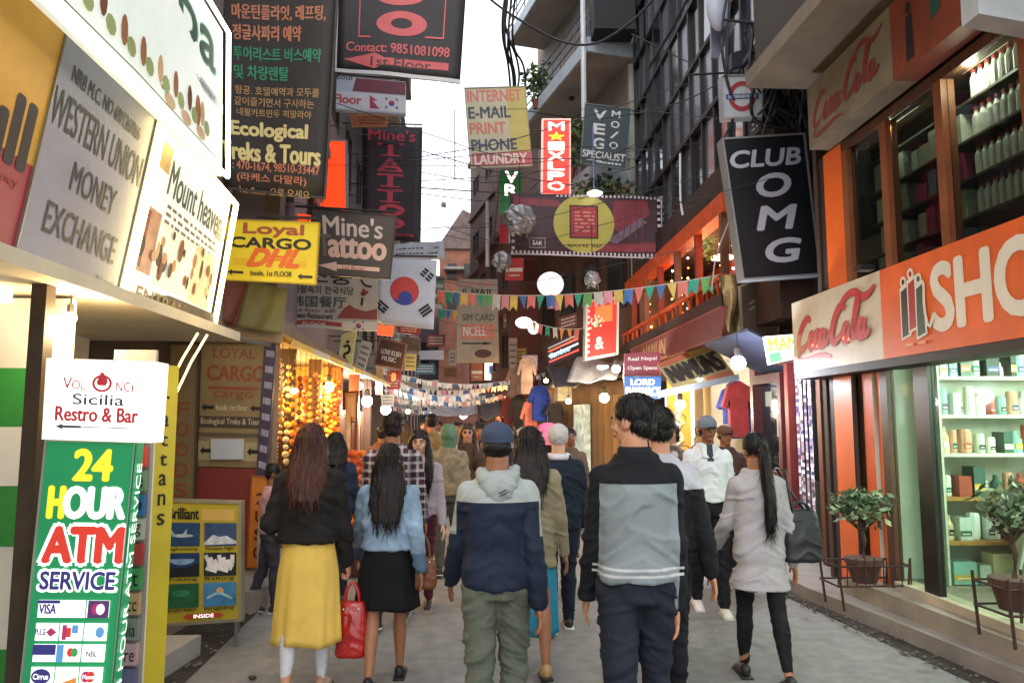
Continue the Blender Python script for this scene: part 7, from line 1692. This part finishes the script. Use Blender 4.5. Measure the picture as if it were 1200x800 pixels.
        o_ = child('hair', mb, hm, strands(.009, px), v=.009 if near else None)
        wisps(o_, 900 if near else 200, .11, .0022 if near else .004, .004, int(px))
    elif hk == 'ponytail':
        mb = MB(); mb.ball(hp(0, -.009, .020), (.0535*s, .0615*s, .0605*s), 18, 12, H3); wisps(child('hair', mb, hm, lambda P: .004*nz3(P, (60, 60, 14), 3), v=.008), 500, .04, .002, .002, 5)
        mb = MB(); p0 = hp(0, -.062, .005); end = TZ(.60)
        limb(mb, [p0, p0+Vector((.004, -.022*H, -.02*H)), Vector((p0.x+.006*H, p0.y-.03*H, TZ(.84))), Vector((p0.x+.012*H, yo(.8)-.10*H, TZ(.74))), Vector((p0.x+.012*H, yo(.7)-.105*H, TZ(.65))), Vector((p0.x+.006*H, yo(.7)-.10*H, end))], [.018*H, .020*H, .0225*H, .0235*H, .023*H, .016*H], 14)
        wisps(child('ponytail', mb, hm, strands(.006, 2), v=.008), 500, .12, .002, .003, 4); mb = MB(); mb.ball(p0+Vector((.003, -.018*H, -.014*H)), (.021*H, .014*H, .013*H), 12, 8); child('hair_tie', mb, mat('8a4a3a', .7, .2), raw=True)
    elif hk == 'front':      # long hair seen from the front, falling over one shoulder
        mb = MB(); mb.ball(hp(0, -.008, .030), (.0555*s, .061*s, .054*s), 18, 12, H3)
        for sd, en in ((1, .80), (-1, .64)):
            limb(mb, [hp(sd*.044, -.002, .03), hp(sd*.054, -.0, -.02), hp(sd*.058, .0, -.07), Vector((sd*.062*H, .055*H, TZ(.79))), Vector((sd*.058*H, .068*H, TZ(max(en, .70)))), Vector((sd*.05*H, .066*H, TZ(en)))], [.016*s, .019*s, .024*s, .028*s, .028*s, .016*s], 12)
        wisps(child('hair', mb, hm, lambda P: .006*nz3(P, (60, 60, 5), 3), v=.008 if near else None), 500 if near else 150, .09, .002, .003, 6)
    elif hk == 'bob':
        mb = MB(); mb.ball(hp(0, -.014, .016), (.058*s, .062*s, .064*s), 18, 12, H3); mb.ball(hp(0, -.03, -.035), (.056*s, .036*s, .045*s), 14, 10, H3); child('hair', mb, hm, strands(.009, 1), v=.009)
    return dict(root=root, J=J, A=A, H=H, X=X, y=y, TZ=TZ, M=Matrix.Translation((X, y, z)) @ Matrix.Rotation(math.radians(heading), 4, 'Z'))
def W_(P, i, e=0): # world point of the grip of a hand
    s0, el, wr, d = P['A'][i]; return P['M'] @ (wr+d*(.075+e)*P['H'])
hair_len = {}
C_NAVY = cloth('1e2638', (), .2, 6, .3, .75)
# -- 1 woman in mustard skirt
L1 = 'woman with long auburn hair in a black top and mustard skirt'; hair_len[L1] = .70
P1 = person(L1, 366, 4.9, 1.66, -2, 'light', arms=((4, 7, 10), (-8, 14, 100, -5)), legs=((7, 6, 0), (-5, 10, -10)), hair=('long', 'auburn'), grip=(55, 20),
  wear=(('trousers', cloth('c9c8cc', (), .1, 8, .2), -.003, .95, .003), ('skirt', cloth('dfb858', (), .14, 5, .3, .75), .60, .165, .022, 1.0), ('top', cloth('1f1c1b', (), .3, 5, .4, .8), .535, .016, 1, 0, .012)), shoes='b08a78')
# -- 2 denim jacket
DEN = cloth('8298ac', (('566c84', (('z', None, .835),)),), .5, 5, .5, .8)
L2 = 'woman with long dark hair in a denim jacket and black skirt'; hair_len[L2] = .66
P2 = person(L2, 457, 5.1, 1.53, 0, 'tan', arms=((-16, 8, 14), (16, 9, 22)), legs=((13, 8, 0), (-12, 12, -14)), hair=('long', 'dark'),
  wear=(('skirt', cloth('131214', (), .3, 5, .3, .85), .59, .29, .034, .8), ('top', DEN, .535, .012, 1, 0, .009)), shoes='1c1a1c', bulk=1.03)
# -- 5 man with cap
JK = cloth('1b2436', (('9fa5a3', (('z', 1.285, None),)), ('989e9b', (('z', 1.12, None), ('ax', .205, None))), ('131a28', (('z', .80, .825),))), .2, 5, .3, .7)
P5 = person('man in a blue cap and navy jacket with pale grey hood', 583, 3.85, 1.68, 1, 'tan', arms=((-16, 5, 16), (14, 8, 24)), legs=((6, 6, 0), (-6, 8, -8)), hair=('none', 'black'), bulk=.93,
  wear=(('trousers', cloth('585c50', (), .2, 5, .3, .8), .006, .98, .010), ('top', JK, .485, .013, 1, 0, .010), ('hood', cloth('9aa09d', (), .12, 6, .3, .7)), ('cap', cloth('3a4258', (), .2, 9, .3, .8))))
# -- 8 grey and black jacket man
GJ = cloth('17181c', (('7d8688', (('z', None, 1.40), ('ax', None, .176))), ('b4b6b4', (('z', 1.022, 1.034), ('ax', None, .2))), ('b4b6b4', (('z', .994, 1.006), ('ax', None, .2)))), .22, 6, .35, .85)
P8 = person('tall man with black hair in a grey jacket with black shoulders and sleeves', 743, 3.5, 1.80, 0, 'light', arms=((-8, 2, 16), (8, 5, 14)), legs=((8, 6, 0), (-8, 8, -8)), head=(48, -4), hair=('short', 'black'), face=True, bulk=.89,
  wear=(('trousers', cloth('1e222c', (), .2, 5, .3, .8), .004, .98, .010), ('top', GJ, .512, .012, 1, 0, .010), ('collar', cloth('1c1d22'))))
for i in (0, 1):
    s0, el, wr, d = P8['A'][i]; mb = MB(); mb.tube([wr-d*.022, wr-d*.014], .0405, 16); mb.tube([wr-d*.004, wr+d*.004], .039, 16); o = mb.build('cuff', mat('b4b6b4', .8, .1), P8['root'], local=True)
# -- 13 woman in grey tunic
P13 = person('woman with a long black ponytail in a pale grey tunic and black leggings', 884, 5.0, 1.60, -3, 'tan', arms=((-6, 9, 12), (14, 9, 30)), legs=((-13, 12, -14), (12, 5, 0)), head=(10, -12), hair=('ponytail', 'black'), shoes='1c1a1c', bulk=.93,
  wear=(('trousers', cloth('121215', (), .2, 5, .2, .8), -.001, .90, .004), ('top', cloth('a09d9e', (), .12, 6, .3, .85), .35, .010, 1, .022, .011)))
# -- 10 man in white shirt facing us
P10 = person('man in a white shirt and grey cap walking towards the camera', 828, 6.8, 1.74, 176, 'brown', arms=((6, 10, 20), (-4, 8, 14)), legs=((-8, 10, -10), (8, 4, 0)), head=(6, 0), hair=('none', 'black'), face=True, shoes='d9d6d0', bulk=.93,
  wear=(('trousers', cloth('15151a', (), .2, 5, .2, .8), .005, .98, .008), ('top', cloth('d0d3d8', (('3a3f4a', (('z', 1.33, None), ('ax', None, .028), ('y', 0, None))),), .05, 6, .3, .8), .535, .010, 1, 0, .012), ('cap', cloth('6f7684', (), .15, 8))))
mb = MB()
for sd in (1, -1): mb.slab([(sd*.012, .125, 1.36), (sd*.075, .105, 1.455), (sd*.085, .07, 1.47), (sd*.07, .12, 1.37)], (0, .012, 0))
mb.build('shirt_collar', cloth('d9dbe0', (), .05), P10['root'], local=True)
# -- 3 plaid man
person('man in a checked shirt ahead of the woman in denim', 461, 6.5, 1.75, 0, 'tan', hair=('short', 'dark'), bulk=1.1, wear=(('trousers', cloth('2a2c34'), .004, .98, .008), ('top', cloth('4a2a38', (), .1, 6, .3, .85, 'plaid'), .53, .012, 1, 0, .008)))
# -- 4 facing woman
person('woman in a light grey jacket facing the camera with long dark hair', 492, 7.0, 1.60, 178, 'pale', hair=('front', 'dark'), face=True, arms=((14, 8, 50, 20), (4, 8, 14)), wear=(('trousers', cloth('5a2a34'), .002, .98, .006), ('top', cloth('a79a9f', (('2a2a30', (('ax', None, .05), ('y', 0, None), ('z', None, 1.2))),), .12), .50, .012, 1, 0, .010)))
# -- 6 dark haired woman, sandals, blue cloth
L6 = 'woman with thick dark hair in an olive beige coat and bright blue skirt'; hair_len[L6] = .72
person(L6, 621, 5.3, 1.64, 0, 'tan', hair=('long', 'dark'), arms=((-4, 9, 12), (5, 9, 12)), legs=((-12, 10, -8), (12, 4, 0)), wear=(('skirt', cloth('2a86a8', (), .15, 4), .58, .13, .008, 1.1), ('top', cloth('8a8068', (), .18), .40, .010, 1, .004, .010)), shoes='a88a5a')
# -- 7 hat
person('person in a pale knit hat and navy coat with a white hem', 654, 6.3, 1.65, 0, 'pale', hair=('none', 'dark'), wear=(('trousers', cloth('1c2030'), .004, .98, .006), ('top', cloth('18202e', (('cfd0d4', (('z', None, .80),)),), .2), .46, .016, 1, 0, .010), ('beanie', cloth('b9b4b2', (), .12, 20, .5)), ('scarf', cloth('c9c4cc'))))
# -- 9 behind the grey jacket man
person('dark haired person in a pale grey top just ahead of the tall man', 772, 4.35, 1.76, 0, 'light', hair=('short', 'black'), arms=((-10, 10, 10), (6, 8, 12)), legs=((8, 5, 0), (-10, 14, -16)), wear=(('trousers', cloth('1a1b20'), .002, .98, .008), ('top', cloth('b0b0b6', (('16161a', (('z', None, 1.30),)),), .1), .52, .012, 1, 0, .010)))
# -- 11, 12
person('woman with brown hair looking left by the white bulb shop', 786, 8.2, 1.68, 155, 'pale', hair=('bob', 'brown'), near=False, face=True, wear=(('trousers', cloth('2a2a30'), .004, .98, .006), ('top', cloth('5a4a44'), .5, .012, 1, 0, .008)))
person('man in a brown flat cap behind the man in white', 849, 8.0, 1.66, 178, 'tan', hair=('none', 'black'), near=False, face=True, wear=(('trousers', cloth('2a2622'), .004, .98, .006), ('top', cloth('4a3a34'), .5, .012, 1, 0, .008), ('cap', cloth('6a4a3a'))))
# -- 14-16 hooded and coats
person('person in a green hood and patterned beige jacket', 526, 8.6, 1.64, 0, 'tan', hair=('none', 'dark'), near=False, wear=(('trousers', cloth('4a4a44'), .004, .98, .006), ('top', cloth('8a7a62', (), .5, 14), .5, .016, 1, 0, .010), ('hoodup', cloth('5c7a62'))))
person('man in a tan jacket standing above the facing woman', 506, 11.5, 1.80, 0, 'tan', hair=('short', 'black'), near=False, wear=(('trousers', cloth('3a3a3a'), .004, .98, .006), ('top', cloth('8a7350'), .5, .014, 1, 0, .010)))
person('woman in a brown coat and sunglasses facing the camera', 548, 9.6, 1.66, 180, 'light', hair=('front', 'brown'), near=False, face=True, wear=(('trousers', cloth('2a2624'), .004, .98, .006), ('top', cloth('4f3a2a'), .42, .016, 1, 0, .010), ('glasses',)))
person('person in a dark brown coat right of the woman in sunglasses', 563, 10.8, 1.66, 176, 'tan', hair=('front', 'dark'), near=False, face=True, wear=(('trousers', cloth('22201f'), .004, .98, .006), ('top', cloth('3a2c26'), .45, .016, 1, 0, .010)))
# -- 17, 18 on the left
L17 = 'person with dark hair in a pale blue and navy top beside the marigolds'; hair_len[L17] = .80
person(L17, 394, 7.2, 1.58, 8, 'tan', hair=('long', 'black'), near=False, wear=(('trousers', cloth('2c3040'), .004, .98, .006), ('top', cloth('27324a', (('a9b4c6', (('x', None, .02),)),), .1), .5, .012, 1, 0, .008)))
person('child in a pink shirt looking down beside the golden shop', 326, 7.0, 1.30, -70, 'brown', x=-1.86, hair=('short', 'black'), near=False, head=(0, -20), wear=(('trousers', cloth('3a3a42'), .004, .98, .006), ('top', cloth('b08a90'), .5, .012, .9, 0, .008)))
# -- far crowd, each one its own
rn = random.Random(91)
FAR = [(476, 13, 1.70, 0, 'long', 'brown', '6a4a5a', 'woman in a plum top far behind the facing woman'), (536, 14, 1.68, 180, 'short', 'black', '4a5a70', 'man in slate blue coming up the middle of the crowd'), (554, 15.5, 1.60, 0, 'bob', 'dark', '8a3a3a', 'small person in dull red under the white tented stall'),
       (497, 16, 1.72, 180, 'short', 'black', '2a2a2e', 'man in black facing the camera beyond the tan jacket'), (578, 13, 1.66, 0, 'short', 'dark', '7a6a5a', 'person in taupe hidden partly by the blue cap'), (598, 12, 1.62, 180, 'front', 'dark', '3a2f3a', 'woman in dark purple near the hanging clothes'),
       (515, 19, 1.7, 180, 'short', 'black', '9a948a', 'person in pale grey deep in the crowd'), (540, 21, 1.66, 0, 'short', 'black', '5a3f30', 'person in brown deep in the crowd'), (470, 17, 1.66, 180, 'front', 'dark', 'a8a09a', 'person in off white near the left side bulbs'),
       (560, 20, 1.7, 0, 'short', 'black', '27303f', 'person in dark blue deep in the crowd on the right'), (527, 25, 1.66, 180, 'short', 'dark', '6f6a60', 'person in olive grey at the far end of the street'), (500, 27, 1.7, 0, 'short', 'black', '44404a', 'person in charcoal at the far end of the street'),
       (668, 9.5, 1.6, 180, 'short', 'dark', '5c4a3a', 'person in brown beside the shutter shop'), (447, 12, 1.6, 10, 'short', 'black', '5a3a3a', 'person in dull maroon by the left side shops')]
for px, y, H, hd, hk, hc_, c, lb in FAR:
    person(lb, px, y, H, hd, rn.choice(['tan', 'light', 'brown']), hair=(hk, hc_), near=False, face=hd > 90, legs=((rn.uniform(4, 14), 6, 0), (-rn.uniform(4, 12), 10, -10)), wear=(('trousers', cloth(rn.choice(['22242c', '3a3a42', '2f2a26'])), .004, .98, .006), ('top', cloth(c), .5, .013, 1, 0, .008)))
# ---------------------------------------------------------------- bags
def handbag(label, p, w_, h, d, m, strap, yaw=0, hardware=True):
    """soft tapered bag hanging below point p"""
    t = thing('handbag', label, 'bag', (p.x, p.y, p.z-h-strap)); mb = MB(); z0 = p.z-strap-h
    loft(mb, [(0, 0, z, w_*a, d*b) for z, a, b in ((0, .46, .44), (.02, .5, .5), (h*.4, .5, .46), (h*.75, .44, .34), (h*.95, .38, .2), (h, .34, .12))], 24, 3.2)
    me = skin_mesh(mb, .008, folds(.008, 3, 7), 'body'); me.transform(Matrix.Translation((p.x, p.y, z0)) @ Matrix.Rotation(yaw, 4, 'Z')); me.materials.append(m); link('bag_body', me, t)
    for sd in (1, -1):
        mb = MB(); q = [Vector((-w_*.24, sd*d*.12, h*.93)), Vector((-w_*.2, sd*d*.1, h+strap*.55)), Vector((0, 0, h+strap)), Vector((w_*.2, sd*d*.1, h+strap*.55)), Vector((w_*.24, sd*d*.12, h*.93))]
        R_ = Matrix.Translation((p.x, p.y, z0)) @ Matrix.Rotation(yaw, 4, 'Z'); pts = [R_ @ v for v in q]
        for _ in range(2): pts = [pts[0]]+[x for a, b in zip(pts[:-1], pts[1:]) for x in (a*.75+b*.25, a*.25+b*.75)]+[pts[-1]]
        mb.tube(pts, .009, 7); mb.build('handle', m, t, smooth=True)
    if hardware:
        for dx, dz, r in ((-w_*.24, .88, .009), (w_*.24, .88, .009), (0, .72, .014), (-.02, .9, .007)):
            c = R_ @ Vector((dx, -d*.30, h*dz)); mb = MB(); mb.ball(c, (r, .008, r), 10, 6); mb.build('stud', mat('c9c4b8', .25, .05, metal=1), t)
    return t
g = W_(P1, 0); handbag('glossy red handbag held low by the woman in the mustard skirt', g+Vector((.02, -.01, -.005)), .20, .33, .15, mat('a81c18', .3, .18, 6, .15, 40, coat=.4), .13)
hb = P2['M'] @ Vector((.235, .02, 1.02)); handbag('small tan brown bag at the right hip of the woman in denim', Vector((hb.x, hb.y, .95)), .17, .19, .12, mat('6e3d1e', .4, .2, 6, .15, 30), .16)
tb = P13['M'] @ Vector((.275, -.02, 1.14)); t = handbag('large black shoulder bag of the woman in the grey tunic', Vector((tb.x, tb.y, 1.16)), .26, .33, .15, mat('17171a', .5, .2, 6, .15, 30), .05, hardware=False)
mb = MB(); sp = P13['M'] @ Vector((.15, -.01, 1.36)); pts = [Vector((tb.x-.07, tb.y-.03, 1.09)), Vector((tb.x-.09, tb.y-.05, 1.22)), sp+Vector((.03, -.03, -.0)), sp+Vector((0, .05, .01)), Vector((tb.x-.02, tb.y+.06, 1.2)), Vector((tb.x+.05, tb.y+.03, 1.09))]
mb.tube(pts, .009, 7); mb.build('shoulder_strap', mat('17171a', .5, .2), t, smooth=True)
bpy.data.scenes.remove(TMP)
